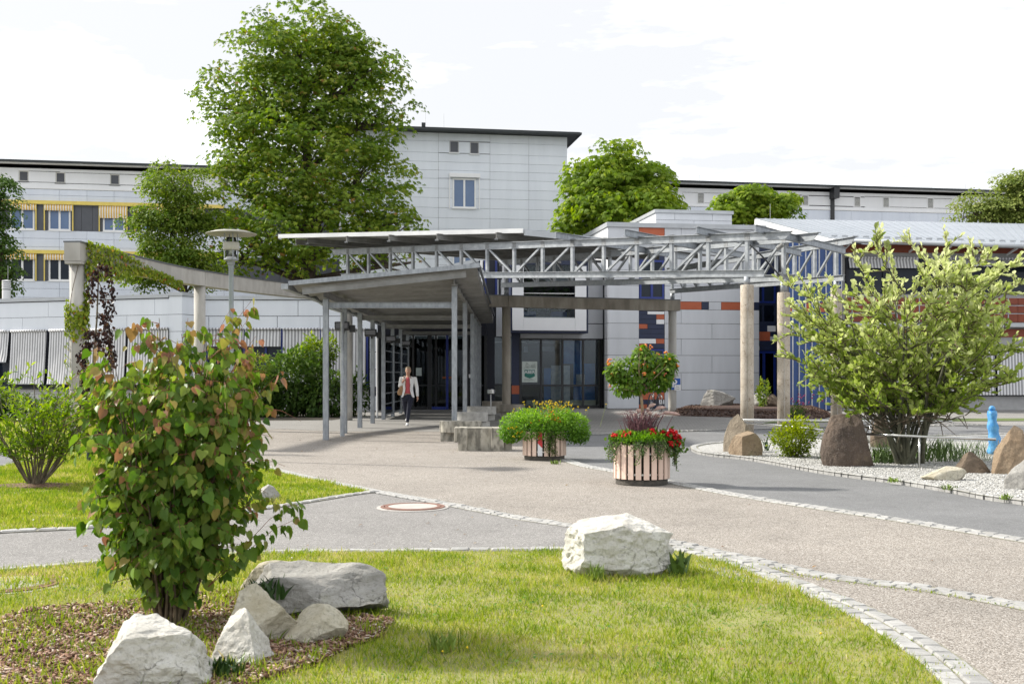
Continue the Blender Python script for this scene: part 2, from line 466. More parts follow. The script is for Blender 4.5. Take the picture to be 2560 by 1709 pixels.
def grid(us, zs):
    return [(us[i], zs[j], us[i+1], zs[j+1]) for j in range(len(zs)-1) for i in range(len(us)-1)]
def window(parent, u0, z0, u1, z1, v, fm, gm, mull=(0.5,), trans=(), fw=0.07, depth=0.08, sill=None, name='window'):
    """window standing in its opening: frame pieces, pane(s), sill as sub-parts"""
    o = bpy.data.objects.new(name, None); place(o, parent, (u0, v, z0))
    w, h = u1 - u0, z1 - z0
    piece('pane', o, gm, (fw*0.5, depth*0.55, fw*0.5), (w - fw*0.5, depth*0.65, h - fw*0.5))
    for a in ((0, 0, fw, h), (w - fw, 0, w, h), (fw, 0, w - fw, fw), (fw, h - fw, w - fw, h)):
        piece('frame', o, fm, (a[0], 0, a[1]), (a[2], depth, a[3]))
    for q in mull: piece('mullion', o, fm, (w*q - fw*0.6, 0.004, fw), (w*q + fw*0.6, depth, h - fw))
    for q in trans: piece('transom', o, fm, (fw, 0.008, h*q - fw*0.4), (w - fw, depth, h*q + fw*0.4))
    if sill is not None: piece('sill', o, sill, (-0.04, -0.09, -0.05), (w + 0.04, depth, -0.004))
    return o

# ------------------------------------------------------------------ scattered leaves, blades, stones
def frames(d, n):
    d = d / np.maximum(np.linalg.norm(d, axis=1, keepdims=True), 1e-9)
    n = n - (n * d).sum(1, keepdims=True) * d
    n = n / np.maximum(np.linalg.norm(n, axis=1, keepdims=True), 1e-9)
    x = np.cross(d, n)
    return np.stack([x, d, n], axis=2)
def cloud_mesh(name, tv, tf, pos, R, sc, m, rnd, org=(0, 0, 0)):
    tv = np.asarray(tv, float); tf = np.asarray(tf, int)
    n = len(pos); k = len(tv); fn, fk = tf.shape
    sc = np.asarray(sc, float)
    if sc.ndim == 1: sc = np.repeat(sc[:, None], 3, 1)
    V = np.einsum('nij,nkj->nki', R, tv[None] * sc[:, None, :]) + pos[:, None, :] - np.asarray(org)[None, None]
    Fi = tf[None] + (np.arange(n) * k)[:, None, None]
    me = bpy.data.meshes.new(name)
    me.vertices.add(n * k); me.vertices.foreach_set('co', V.reshape(-1).astype(np.float32))
    me.loops.add(n * fn * fk); me.loops.foreach_set('vertex_index', Fi.reshape(-1).astype(np.int32))
    me.polygons.add(n * fn)
    me.polygons.foreach_set('loop_start', (np.arange(n * fn) * fk).astype(np.int32))
    me.polygons.foreach_set('loop_total', np.full(n * fn, fk, np.int32))
    at = me.attributes.new('rnd', 'FLOAT', 'FACE')
    at.data.foreach_set('value', np.repeat(np.asarray(rnd, np.float32), fn))
    me.materials.append(m)
    me.update(calc_edges=True)
    return me
def cloud(name, tv, tf, pos, R, sc, m, rnd, parent=None, kind='stuff', label=None, cat=None):
    org = tuple(WM[parent.name].translation) if parent is not None else tuple(np.asarray(pos).mean(0) * np.array([1, 1, 0]))
    me = cloud_mesh(name, tv, tf, np.asarray(pos, float), R, sc, m, rnd, org)
    o = bpy.data.objects.new(name, me)
    place(o, parent, (0, 0, 0) if parent is not None else org)
    return setp(o, label, cat, None, kind)
def rvec(n): 
    v = RNG.normal(size=(n, 3)); return v / np.linalg.norm(v, axis=1, keepdims=True)
def inpoly(pts, poly):
    x, y = pts[:, 0], pts[:, 1]; c = np.zeros(len(pts), bool); n = len(poly)
    for i in range(n):
        x0, y0 = poly[i]; x1, y1 = poly[i - 1]
        k = ((y0 > y) != (y1 > y)) & (x < (x1 - x0) * (y - y0) / ((y1 - y0) + 1e-12) + x0)
        c ^= k
    return c
def fill(poly, n):
    p = np.array(poly); lo = p.min(0); hi = p.max(0); out = np.zeros((0, 2))
    while len(out) < n:
        q = lo + RNG.random((n * 2, 2)) * (hi - lo)
        out = np.vstack([out, q[inpoly(q, poly)]])
    return out[:n]
# leaf templates: base at origin, +y along the leaf, +z its upper side
T_RHOMB = ([(0,0,0),(0.26,0.45,0.05),(0,1,-0.10),(-0.26,0.45,0.05),(0,0.5,-0.03)], [(0,1,4),(1,2,4),(2,3,4),(3,0,4)])
T_OVAL = ([(0,0,0),(0.28,0.3,0.06),(0.30,0.65,0.05),(0,1,-0.12),(-0.30,0.65,0.05),(-0.28,0.3,0.06),(0,0.5,-0.02)], [(0,1,6),(1,2,6),(2,3,6),(3,4,6),(4,5,6),(5,0,6)])
T_HEART = ([(0,0.06,0),(0.22,-0.05,0.05),(0.44,0.12,0.10),(0.46,0.40,0.09),(0.26,0.74,0.02),(0,1.06,-0.14),(-0.26,0.74,0.02),(-0.46,0.40,0.09),(-0.44,0.12,0.10),(-0.22,-0.05,0.05),(0,0.45,-0.04)],
           [(0,1,10),(1,2,10),(2,3,10),(3,4,10),(4,5,10),(5,6,10),(6,7,10),(7,8,10),(8,9,10),(9,0,10)])
T_BLADE = ([(-0.5,0,0),(0.5,0,0),(0.12,0.55,0.06),(0,1,0.25)], [(0,1,2),(0,2,3)])
def palmate(k=5, spread=2.3):
    vs = []; fs = []
    for i in range(k):
        a = -spread/2 + spread*i/(k-1); L = 1.0 - 0.28*abs(a)
        d = (math.sin(a), math.cos(a)); e = (d[1], -d[0]); o = len(vs)
        vs += [(0,0,0), (d[0]*L*0.6+e[0]*0.17*L, d[1]*L*0.6+e[1]*0.17*L, -0.10), (d[0]*L, d[1]*L, -0.42*L), (d[0]*L*0.6-e[0]*0.17*L, d[1]*L*0.6-e[1]*0.17*L, -0.10)]
        fs += [(o,o+1,o+2),(o,o+2,o+3)]
    return vs, fs
T_PALM = palmate()
T_STONE = ([(1,0,0),(0,1,0),(-1,0,0),(0,-1,0),(0,0,0.7),(0,0,-0.5)], [(0,1,4),(1,2,4),(2,3,4),(3,0,4),(1,0,5),(2,1,5),(3,2,5),(0,3,5)])
T_CHIP = ([(-.5,-.5,-.5),(.5,-.5,-.5),(.5,.5,-.5),(-.5,.5,-.5),(-.5,-.5,.5),(.5,-.5,.5),(.5,.5,.5),(-.5,.5,.5)], [(0,3,2,1),(4,5,6,7),(0,1,5,4),(1,2,6,5),(2,3,7,6),(3,0,4,7)])

# ------------------------------------------------------------------ rocks
def rock_mesh(name, m, w, d, h, seed, cuts=7, rough=0.10, sub=4, top=None, bury=0.12):
    """angular boulder: a subdivided ball cut by random planes, then broken up by noise; sits on z=0"""
    import bmesh
    rs = np.random.default_rng(seed)
    bm = bmesh.new(); bmesh.ops.create_icosphere(bm, subdivisions=sub, radius=1.0)
    V = np.array([v.co[:] for v in bm.verts])
    V = V * np.array([1.0, 1.0, .9])
    for i in range(cuts + 8):
        nrm = rs.normal(size=3); nrm[2] = abs(nrm[2]) * 0.8 if i % 4 else nrm[2]
        nrm /= np.linalg.norm(nrm); dist = rs.uniform(0.40, 0.80) if i < cuts else rs.uniform(0.62, 0.9)
        dd = V @ nrm - dist
        V -= np.where(dd > 0, dd * 0.99, 0)[:, None] * nrm
    if top is not None: V = top(V)
    for i, p in enumerate(V):
        q = Vector(p) * 2.2 + Vector((seed * 3.1, seed, 0))
        n1 = mnoise.fractal(q, 0.8, 2.1, 5)
        rid = mnoise.ridged_multi_fractal(q * 1.1, 0.9, 2.0, 4, 1.0, 2.0)
        V[i] = p * (1 + rough * .45 * n1 - rough * .22 * max(0, rid - 1.15)) + np.array(mnoise.noise_vector(q * 4.0)) * rough * 0.16
    V *= np.array([w / (V[:, 0].max() - V[:, 0].min()), d / (V[:, 1].max() - V[:, 1].min()), 1])
    V[:, 0] -= (V[:, 0].max() + V[:, 0].min()) / 2
    zr = V[:, 2].max() - V[:, 2].min()
    V[:, 2] = (V[:, 2] - V[:, 2].min()) / zr
    V[:, 2] = (V[:, 2] - bury) / (1 - bury) * h
    for v, c in zip(bm.verts, V): v.co = c
    me = bpy.data.meshes.new(name); bm.to_mesh(me); bm.free(); me.materials.append(m)
    return me
# ================================================================== GROUND
M_BASE = mat('courtyard_base', (0.21, 0.205, 0.19), (0.16, 0.16, 0.14), scale=0.5, rough=0.95)
M_LAWN = mat('lawn_base', (0.24, 0.24, 0.08), (0.18, 0.19, 0.055), scale=2.5, rough=0.95, c3=(0.20, 0.17, 0.08), s3=6, f3=0.45)
M_ROAD = groundmat('road_asphalt', [(0.0, (0.125, 0.127, 0.13)), (0.5, (0.158, 0.16, 0.163)), (0.93, (0.19, 0.191, 0.194)), (1.0, (0.29, 0.29, 0.29))], 120, bump=0.15, big=(0.86, 1.07), bigscale=0.9)
M_PATH = groundmat('path_asphalt', [(0.0, (0.135, 0.13, 0.125)), (0.5, (0.21, 0.202, 0.195)), (0.9, (0.26, 0.252, 0.243)), (1.0, (0.45, 0.44, 0.42))], 130, bump=0.3, big=(0.86, 1.07), bigscale=0.7)
M_PLAZA = groundmat('plaza_aggregate', [(0.0, (0.10, 0.088, 0.075)), (0.25, (0.20, 0.178, 0.155)), (0.55, (0.285, 0.255, 0.225)), (0.85, (0.35, 0.325, 0.295)), (1.0, (0.46, 0.44, 0.41))], 120, bump=0.4, big=(0.83, 1.08), bigscale=0.45)
M_PAVER = brickmat('grey_pavers', (0.26, 0.25, 0.235), (0.22, 0.212, 0.20), (0.13, 0.127, 0.118), 0.22, 0.11, rot=0.12)
M_GRAVW = groundmat('white_gravel_bed', [(0.0, (0.22, 0.215, 0.20)), (0.3, (0.34, 0.335, 0.32)), (1.0, (0.47, 0.47, 0.455))], 45, bump=0.8, big=(0.9, 1.05))
M_GRAVG = groundmat('grey_gravel_bed', [(0.0, (0.14, 0.14, 0.14)), (0.5, (0.28, 0.28, 0.275)), (1.0, (0.45, 0.45, 0.44))], 60, bump=0.8)
M_MULCH = groundmat('bark_mulch_bed', [(0.0, (0.065, 0.038, 0.024)), (0.5, (0.15, 0.085, 0.055)), (1.0, (0.27, 0.175, 0.12))], 40, bump=0.8)
M_MULCHD = groundmat('dark_mulch_bed', [(0.0, (0.03, 0.018, 0.014)), (0.6, (0.075, 0.045, 0.035)), (1.0, (0.15, 0.10, 0.08))], 30, bump=0.8)
M_COB = mat('granite_cobble', (0.36, 0.357, 0.345), (0.28, 0.277, 0.27), scale=9, rough=0.85, bump=0.2, bscale=60, rnd=0.12, c3=(0.21, 0.207, 0.195), s3=30, f3=0.4)
M_JOINT = mat('sand_joint', (0.25, 0.235, 0.19), (0.15, 0.15, 0.10), scale=8, rough=0.95)

def sheet(name, pts, z, m, label=None, cat=None, kind='structure'):
    a = np.array(pts); c = (float(a[:, 0].mean()), float(a[:, 1].mean()), z)
    mb = MB(); mb.add([(x, y, z) for x, y in pts], [tuple(range(len(pts)))])
    # make it face upwards
    ar = sum(pts[i-1][0]*pts[i][1] - pts[i][0]*pts[i-1][1] for i in range(len(pts)))
    if ar < 0: mb.f = [mb.f[0][::-1]]
    return mk(name, mb, m, loc=c, label=label, cat=cat, kind=kind)

sheet('ground', [(-700, -60), (700, -60), (700, 900), (-700, 900)], -0.03, M_BASE)
# asphalt drive: one large sheet under everything paved
ROAD = gp([(1640, 1300), (1472, 1087), (1500, 1040), (2560, 1040)]) 
sheet('road', [(-3, 3.2), (14, 3.0), (30, 14), (40, 44), (2, 46), (-1.5, 27), (-1.5, 15)], 0.0, M_ROAD)
PLAZA = gp([(1395, 1150), (1450, 1166), (1537, 1182), (1700, 1215), (1875, 1248), (2215, 1300), (2560, 1357), (2900, 1415)]) + [(6.0, 5.0), (6.0, 2.2), (0.5, 2.2)] + \
        gp([(1800, 1420), (1640, 1362), (1428, 1320), (1290, 1300), (1130, 1268), (926, 1232), (860, 1218), (760, 1197), (680, 1177), (560, 1148), (520, 1120), (560, 1068), (1200, 1068), (1400, 1085), (1400, 1110), (1385, 1130)])
sheet('plaza', PLAZA, 0.004, M_PLAZA)
PAVE = gp([(590, 1075), (700, 1072), (820, 1078), (1100, 1079), (1240, 1076), (1380, 1078), (1472, 1087), (1640, 1081), (1810, 1076), (2100, 1068), (2700, 1062), (2700, 1018), (880, 1018), (590, 1040)])
sheet('paved_forecourt', PAVE, 0.008, M_PAVER)
PATH = gp([(-260, 1352), (0, 1330), (230, 1318), (480, 1295), (700, 1264), (860, 1238), (926, 1230), (1130, 1268), (1290, 1300), (1428, 1320), (1560, 1345), (1600, 1375), (1400, 1381), (1100, 1382), (800, 1385), (600, 1390), (230, 1414), (0, 1434), (-260, 1458)])
sheet('footpath', PATH, 0.008, M_PATH)
LAWN1 = gp([(-260, 1458), (0, 1434), (230, 1414), (600, 1390), (800, 1385), (1100, 1382), (1400, 1380), (1600, 1378), (1690, 1380), (1760, 1397), (1836, 1420), (1981, 1479), (2105, 1533), (2212, 1597), (2292, 1656), (2346, 1709), (2400, 1770)]) + [(2.45, 4.2), (2.6, 2.0), (-7, 2.0), (-7, 7.5)]
sheet('lawn', LAWN1, 0.014, M_LAWN)
LAWN2 = gp([(-260, 1230), (0, 1171), (46, 1159), (110, 1148), (174, 1140), (275, 1129), (400, 1126), (560, 1148), (680, 1177), (760, 1197), (860, 1218), (926, 1231), (860, 1238), (700, 1264), (480, 1295), (230, 1318), (0, 1330), (-260, 1352)])
sheet('lawn', LAWN2, 0.014, M_LAWN)
LAWN3 = gp([(-400, 1136), (30, 1132), (30, 1150), (110, 1146), (174, 1139), (275, 1128), (400, 1125), (520, 1119), (560, 1066), (560, 1045), (-400, 1045)])
sheet('lawn', LAWN3, 0.010, M_LAWN)
sheet('side_road', gp([(-500, 1190), (-100, 1190), (0, 1169), (36, 1152), (30, 1132), (-500, 1134)]), 0.012, M_ROAD)
MULCH = gp([(-120, 1580), (0, 1558), (84, 1533), (180, 1523), (294, 1518), (420, 1500), (560, 1487), (640, 1490), (800, 1540), (890, 1548), (985, 1560), (960, 1600), (860, 1632), (794, 1672), (668, 1705), (560, 1770), (300, 1850), (-120, 1850)])
sheet('mulch_bed', MULCH, 0.020, M_MULCH)
ISLE = gp([(1740, 1122), (1752, 1132), (1790, 1140), (1896, 1152), (2067, 1183), (2237, 1206), (2373, 1227), (2475, 1247), (2560, 1259), (2700, 1280), (2800, 1180), (2700, 1082), (2560, 1085), (2400, 1089), (2200, 1094), (2000, 1098), (1903, 1103), (1811, 1110), (1765, 1116)])
isle_b = MB().prism(ISLE, -0.02, 0.045)
mk('gravel_island', isle_b, M_GRAVW, kind='structure')
BACKBED = gp([(1660, 1036), (1690, 1026), (1760, 1021), (1900, 1021), (2060, 1026), (2085, 1040), (2060, 1047), (1960, 1050), (1850, 1044), (1700, 1040)])
cx_, cy_ = np.array(BACKBED).mean(0)
mb = MB()
rings = []
for k, (s_, z_) in enumerate(((1.0, 0.0), (0.93, 0.10), (0.75, 0.20), (0.4, 0.25))):
    rings.append([(cx_ + (x - cx_) * s_, cy_ + (y - cy_) * s_, z_ + 0.012) for x, y in BACKBED])
mb.loft(rings)
mk('mulch_bed', mb, M_MULCHD, kind='structure')
sheet('grass_verge', gp([(1900, 1059), (2120, 1055), (2700, 1052), (2700, 1046), (2100, 1048), (1940, 1053)]), 0.02, mat('verge_green', (0.10, 0.14, 0.03), (0.07, 0.10, 0.02), scale=3, rough=.95))
sheet('gravel_patch', gp([(1740, 1404), (1800, 1418), (1880, 1446), (1936, 1466), (1860, 1460), (1790, 1440), (1745, 1420)]), 0.019, M_GRAVG)
sheet('planting_bed', gp([(560, 1066), (640, 1052), (830, 1050), (905, 1040), (905, 1029), (300, 1029), (200, 1045), (230, 1062)]), 0.016, mat('bed_soil', (0.06, 0.05, 0.035), rough=0.95))

# ---- cobbles
def cob_mesh(seed):
    r = np.random.default_rng(seed); j = lambda a: r.uniform(-a, a)
    b = [(-.5, -.5), (.5, -.5), (.5, .5), (-.5, .5)]
    lo = [(x + j(.04), y + j(.04), -1.0) for x, y in b]
    mi = [(x + (lo[i][0]-x), y + (lo[i][1]-y), 0.72 + j(.08)) for i, (x, y) in enumerate(b)]
    hi = [(lo[i][0]*0.84 + j(.03), lo[i][1]*0.84 + j(.03), 1.0 + j(.10)) for i in range(4)]
    mb = MB().loft([lo, mi, hi])
    return to_mesh('cobble', mb, M_COB)
COBS = [cob_mesh(i) for i in range(7)]
def along(pts, step):
    P_ = [Vector((p[0], p[1])) for p in pts]; out = []; acc = 0.0; nxt = step / 2
    for a, b in zip(P_[:-1], P_[1:]):
        L = (b - a).length
        if L < 1e-6: continue
        t = (b - a) / L
        while nxt <= acc + L:
            out.append((a + t * (nxt - acc), t)); nxt += step
        acc += L
    return out
def smooth_line(pts, n=8):
    P_ = [Vector((p[0], p[1])) for p in pts]; out = []
    for i in range(len(P_) - 1):
        p0 = P_[max(i-1, 0)]; p1 = P_[i]; p2 = P_[i+1]; p3 = P_[min(i+2, len(P_)-1)]
        for k in range(n):
            t = k / n
            out.append(0.5 * ((2*p1) + (p2-p0)*t + (2*p0-5*p1+4*p2-p3)*t*t + (3*p1-p0-3*p2+p3)*t**3))
    out.append(P_[-1]); return out
def cobbles(name, label, pts, rows=1, s=0.155, w=0.12, ztop=0.022, far=13.5, side=1):
    line = smooth_line(pts)
    root = thing(name, label, 'kerb', (line[len(line)//2].x, line[len(line)//2].y, 0.0), kind='structure')
    wid = rows * w * 1.08
    mb = MB(); L_ = len(line); vs = []
    for i, p in enumerate(line):
        t = (line[min(i+1, L_-1)] - line[max(i-1, 0)]).normalized(); nr = Vector((-t.y, t.x)) * side
        a = p - nr * 0.02; b = p + nr * (wid + 0.01)
        vs += [(a.x, a.y, ztop - 0.006), (b.x, b.y, ztop - 0.006)]
    mb.add(vs, [(2*i, 2*i+1, 2*i+3, 2*i+2) for i in range(L_-1)])
    mk('joint_bed', mb, M_JOINT, root)
    inv = WM[root.name].inverted(); farl = []; n_obj = 0
    for r in range(rows):
        for k, (p, t) in enumerate(along([(q.x, q.y) for q in line], s)):
            nr = Vector((-t.y, t.x)) * side
            c = p + nr * (w * 1.08 * (r + 0.5)) + t * (s * 0.5 * (r % 2)) + t * random.uniform(-.008, .008)
            ang = math.atan2(t.y, t.x) + random.uniform(-.06, .06)
            sx = s * random.uniform(.91, 1.0); sy = w * random.uniform(.88, 1.0)
            M = Matrix.Translation(Vector((c.x, c.y, ztop - 0.035 + random.uniform(-.003, .004)))) @ Matrix.Rotation(ang, 4, 'Z') @ Matrix.Rotation(random.uniform(-.03, .03), 4, 'X') @ Matrix.Diagonal((sx, sy, 0.04, 1))
            if c.y < far and n_obj < 290:
                inst('cobble', random.choice(COBS), root, M=inv @ M); n_obj += 1
            else: farl.append(M)
    if farl:
        mb = MB(); src = COBS[0]
        vv = [v.co.copy() for v in src.vertices]; ff = [tuple(p.vertices) for p in src.polygons]
        for M in farl: mb.add([M @ v for v in vv], ff)
        o = mk('cobble_row', mb, M_COB, root, kind='stuff')
    return root
cobbles('cobble_kerb', 'light granite cobbles edging the front lawn along the grey footpath', gp([(-200, 1452), (0, 1434), (230, 1414), (600, 1390), (800, 1385), (1100, 1382), (1400, 1380), (1560, 1379)]), 1, 0.17, 0.13)
cobbles('cobble_kerb', 'light granite cobbles along the upper edge of the grey footpath', gp([(-200, 1347), (0, 1330), (230, 1318), (480, 1295), (700, 1264), (860, 1238), (926, 1230)]), 1, 0.17, 0.14, side=-1)
cobbles('cobble_kerb', 'double cobble line between footpath and beige plaza behind the white boulder', gp([(640, 1166), (680, 1177), (760, 1197), (860, 1218), (926, 1231), (1130, 1268), (1290, 1299), (1428, 1320), (1560, 1342), (1690, 1366)]), 2, 0.14, 0.09, ztop=.014)
cobbles('cobble_kerb', 'broad cobble band curving round the lawn to the bottom right corner', gp([(1640, 1372), (1700, 1380), (1770, 1398), (1836, 1420), (1981, 1479), (2105, 1533), (2212, 1597), (2292, 1656), (2346, 1709), (2390, 1770)]), 2, 0.15, 0.115, ztop=.014, side=1)
cobbles('cobble_kerb', 'upper cobble strip branching off across the beige plaza', gp([(1700, 1368), (1836, 1398), (2024, 1440), (2180, 1462), (2319, 1480), (2560, 1526), (2720, 1562)]), 2, 0.14, 0.085, ztop=.012, side=1)
cobbles('cobble_kerb', 'long pale cobble line between beige plaza and asphalt drive', gp([(1392, 1148), (1450, 1166), (1537, 1182), (1700, 1215), (1875, 1248), (2215, 1300), (2560, 1357), (2800, 1398)]), 2, 0.15, 0.10, ztop=.012)
cobbles('cobble_kerb', 'low cobble kerb round the white gravel island', gp([(2560, 1088), (2200, 1096), (2000, 1100), (1903, 1105), (1811, 1111), (1765, 1116), (1742, 1122), (1752, 1132), (1790, 1140), (1896, 1152), (2067, 1183), (2237, 1206), (2373, 1227), (2475, 1247), (2560, 1259), (2720, 1284)]), 1, 0.15, 0.11, ztop=0.060, far=16.5, side=-1)
cobbles('cobble_kerb', 'cobble line along the left lawn below the strip of rough grass', gp([(-120, 1195), (0, 1171), (46, 1159), (110, 1148), (174, 1140), (275, 1129), (400, 1126)]), 1, 0.17, 0.13)
cobbles('cobble_kerb', 'cobble gutter where the paved forecourt meets the asphalt drive', gp([(1390, 1080), (1472, 1087), (1640, 1081), (1810, 1076), (2100, 1068), (2500, 1063)]), 2, 0.16, 0.11, ztop=0.024)

# ---- manhole covers
M_IRON = mat('rusty_iron', (0.24, 0.12, 0.085), (0.15, 0.08, 0.06), scale=8, rough=0.8, bump=0.2, bscale=60)
M_CFILL = mat('cover_concrete', (0.42, 0.40, 0.37), (0.34, 0.32, 0.30), scale=10, rough=0.95, bump=0.3, bscale=120)
def manhole(px, py, label, r=0.36):
    x, y = g(px, py); t = thing('manhole_cover', label, 'manhole', (x, y, 0.010))
    mk('surround', MB().lathe([(r*1.13, 0), (r*1.12, 0.006), (r*1.0, 0.008)], n=40), M_CFILL, t, local=True)
    mk('frame_ring', MB().lathe([(r*1.0, 0.0), (r*1.0, 0.016), (r*0.90, 0.017), (r*0.89, 0.008)], n=40), M_IRON, t, local=True, smooth=False)
    mk('cover_rim', MB().lathe([(r*0.87, 0.0), (r*0.87, 0.018), (r*0.78, 0.019), (r*0.77, 0.012)], n=40), M_IRON, t, local=True)
    mk('cover_fill', MB().lathe([(r*0.765, 0.0), (r*0.765, 0.015), (0.02, 0.018)], n=40), M_CFILL, t, local=True)
    return t
manhole(1032, 1270, 'round manhole cover with rusty rim in the grey footpath')
manhole(22, 1464, 'manhole cover cut by the left edge in the front lawn')

# ---- grass, gravel, bark
G_GRASS = leafmat('grass_blades', [(0.0, (0.12, 0.20, 0.022)), (0.4, (0.26, 0.315, 0.045)), (0.72, (0.37, 0.38, 0.085)), (0.9, (0.45, 0.40, 0.16)), (1.0, (0.52, 0.44, 0.26))], transl=0.4, rough=0.6)
def grass(name, label, poly, n, h, w, excl=(), ymin=4.3, ymax=999, patch=1.0, z=0.014):
    p = fill(poly, n); k = (p[:, 1] > ymin) & (p[:, 1] < ymax)
    for e in excl: k &= ~inpoly(p, e)
    p = p[k]; n = len(p)
    pn = np.array([mnoise.fractal(Vector((x * patch * .8, y * patch * .8, 3.3)), 0.8, 2.0, 4) for x, y in p])
    pn2 = np.array([mnoise.noise(Vector((x * patch * 3.1, y * patch * 3.1, 9.3))) for x, y in p])
    d = np.c_[RNG.normal(0, .42, n), RNG.normal(0, .42, n), np.ones(n)]
    nn = np.c_[RNG.normal(size=n), RNG.normal(size=n), np.zeros(n)]
    hs = h * np.clip(RNG.normal(1, .35, n) * (1 + 0.6 * pn + 0.5 * pn2), .25, 2.6)
    rnd = np.clip(0.46 + 0.24 * RNG.normal(size=n) + 0.42 * pn - 0.22 * pn2 - 0.25 * (hs / h - 1), 0, 1)
    sc = np.c_[np.full(n, w) * RNG.uniform(.7, 1.5, n), hs, hs]
    return cloud(name, *T_BLADE, np.c_[p, np.full(n, z)], frames(d, nn), sc, G_GRASS, rnd, label=label, cat='grass')
ROCK_FOOT = [gp([(240, 1705), (300, 1640), (500, 1600), (560, 1640), (700, 1640), (860, 1600), (940, 1545), (620, 1500), (560, 1560), (420, 1690)])]
grass('grass', 'short sunlit grass of the front lawn', LAWN1, 230000, 0.034, 0.0055, excl=[MULCH])
grass('grass', 'short mown grass of the left lawn beyond the footpath', LAWN2, 120000, 0.045, 0.010)
grass('grass', 'rough grass strip in front of the striped awnings', LAWN3, 50000, 0.06, 0.016, ymax=40)
# sparse weeds in the bark bed
grass('grass', 'weedy tufts growing through the bark mulch', MULCH, 11000, 0.05, 0.008, ymin=4.5, patch=2.0, z=0.02)
BANDW = gp([(1690, 1366), (1836, 1396), (2024, 1438), (2319, 1476), (2560, 1522), (2560, 1530), (2319, 1486), (2024, 1450), (1900, 1424), (2030, 1466), (2158, 1524), (2292, 1604), (2400, 1660), (2470, 1709), (2360, 1709), (2292, 1656), (2212, 1597), (2105, 1533), (1981, 1479), (1836, 1420)])
grass('grass', 'moss and grass in the joints of the cobble bands', BANDW, 900, 0.016, 0.008, ymin=4.5, patch=3.0, z=0.010)
M_CHIP = leafmat('bark_chips', [(0.0, (0.08, 0.045, 0.03)), (0.35, (0.19, 0.105, 0.068)), (0.7, (0.32, 0.205, 0.15)), (0.9, (0.44, 0.34, 0.27)), (1.0, (0.58, 0.51, 0.44))], transl=0.0, rough=0.9)
p = fill(MULCH, 21000); p = p[p[:, 1] > 4.5]; n = len(p)
cloud('bark_chips', *T_CHIP, np.c_[p, np.full(n, 0.026) + RNG.random(n) * 0.02], frames(np.c_[RNG.normal(size=n), RNG.normal(size=n), RNG.normal(0, .35, n)], np.c_[RNG.normal(0, .3, n), RNG.normal(0, .3, n), np.ones(n)]),
      np.c_[RNG.uniform(.006, .016, n), RNG.uniform(.015, .05, n), np.full(n, .005)], M_CHIP, RNG.random(n), label='loose brown bark chips round the red-leaved shrub', cat='mulch')
M_GST = leafmat('gravel_stones', [(0.0, (0.22, 0.215, 0.20)), (0.5, (0.38, 0.375, 0.36)), (1.0, (0.56, 0.56, 0.545))], transl=0.0, rough=0.85)
p = fill(ISLE, 30000); k = p[:, 1] < 21; p = p[k]; n = len(p)
cloud('gravel', *T_STONE, np.c_[p, np.full(n, 0.046)], frames(rvec(n) * np.array([1, 1, .3]), rvec(n) * np.array([.5, .5, 1])), RNG.uniform(.010, .019, n)[:, None] * np.array([1.0, 1.2, 0.9]), M_GST, RNG.random(n), label='loose white gravel on the kerbed island', cat='gravel')
M_MCD = leafmat('dark_bark', [(0.0, (0.035, 0.02, 0.015)), (0.6, (0.09, 0.055, 0.042)), (1.0, (0.19, 0.13, 0.10))], transl=0.0, rough=0.95)
p = fill(BACKBED, 6000); n = len(p)
dd = np.array([min(1.0, 1.0) for _ in p])
def bed_z(q):
    # height of the mounded bed by distance to its outline
    e = np.array(BACKBED); best = np.full(len(q), 9.0)
    for i in range(len(e)):
        a, b = e[i-1], e[i]; ab = b - a; t = np.clip(((q - a) @ ab) / (ab @ ab), 0, 1)
        best = np.minimum(best, np.linalg.norm(q - (a + t[:, None] * ab), axis=1))
    return np.clip(best * 0.35, 0, 0.2)
cloud('bark_chips', *T_CHIP, np.c_[p, 0.03 + bed_z(p)], frames(rvec(n) * np.array([1, 1, .4]), np.c_[RNG.normal(0, .4, n), RNG.normal(0, .4, n), np.ones(n)]), np.c_[RNG.uniform(.02, .04, n), RNG.uniform(.04, .10, n), np.full(n, .014)], M_MCD, RNG.random(n), label='dark bark mulch mounded against the grey facade', cat='mulch')
# a fallen dead leaf and weeds along the kerb are with the plants below

p = fill(LAWN1, 420); p = p[(p[:, 1] > 4.8) & ~inpoly(p, MULCH)]; n = len(p)
cloud('clover', *T_OVAL, np.c_[np.repeat(p, 9, 0) + RNG.normal(0, .035, (n * 9, 2)), np.full(n * 9, .035)], frames(rvec(n * 9) * np.array([1, 1, .3]), rvec(n * 9) * .4 + np.array([0, 0, 1])), np.full(n * 9, .02) * RNG.uniform(.6, 1.4, n * 9), leafmat('clover_leaves', [(0, (0.07, 0.17, 0.03)), (1, (0.16, 0.27, 0.05))], .3), RNG.random(n * 9), label='clover patches and broad weeds in the front lawn', cat='clover')
p = np.vstack([fill(LAWN1, 40), fill(LAWN2, 30)]); p = p[(p[:, 1] > 4.8) & ~inpoly(p, MULCH)]; n = len(p)
cloud('lawn_flowers', *T_STONE, np.c_[p, np.full(n, .05)], frames(rvec(n), rvec(n)), np.full(n, .009), leafmat('lawn_flower_petals', [(0, (0.75, 0.55, 0.03)), (.7, (0.75, 0.55, 0.03)), (.75, (0.8, 0.8, 0.78)), (1, (0.8, 0.8, 0.78))], .1), RNG.random(n), label='tiny yellow and white flowers dotted over the lawns', cat='flowers')
p = np.vstack([fill(PLAZA, 90), fill(LAWN1, 40), fill(PATH, 25)]); p = p[p[:, 1] > 4.8]; n = len(p)
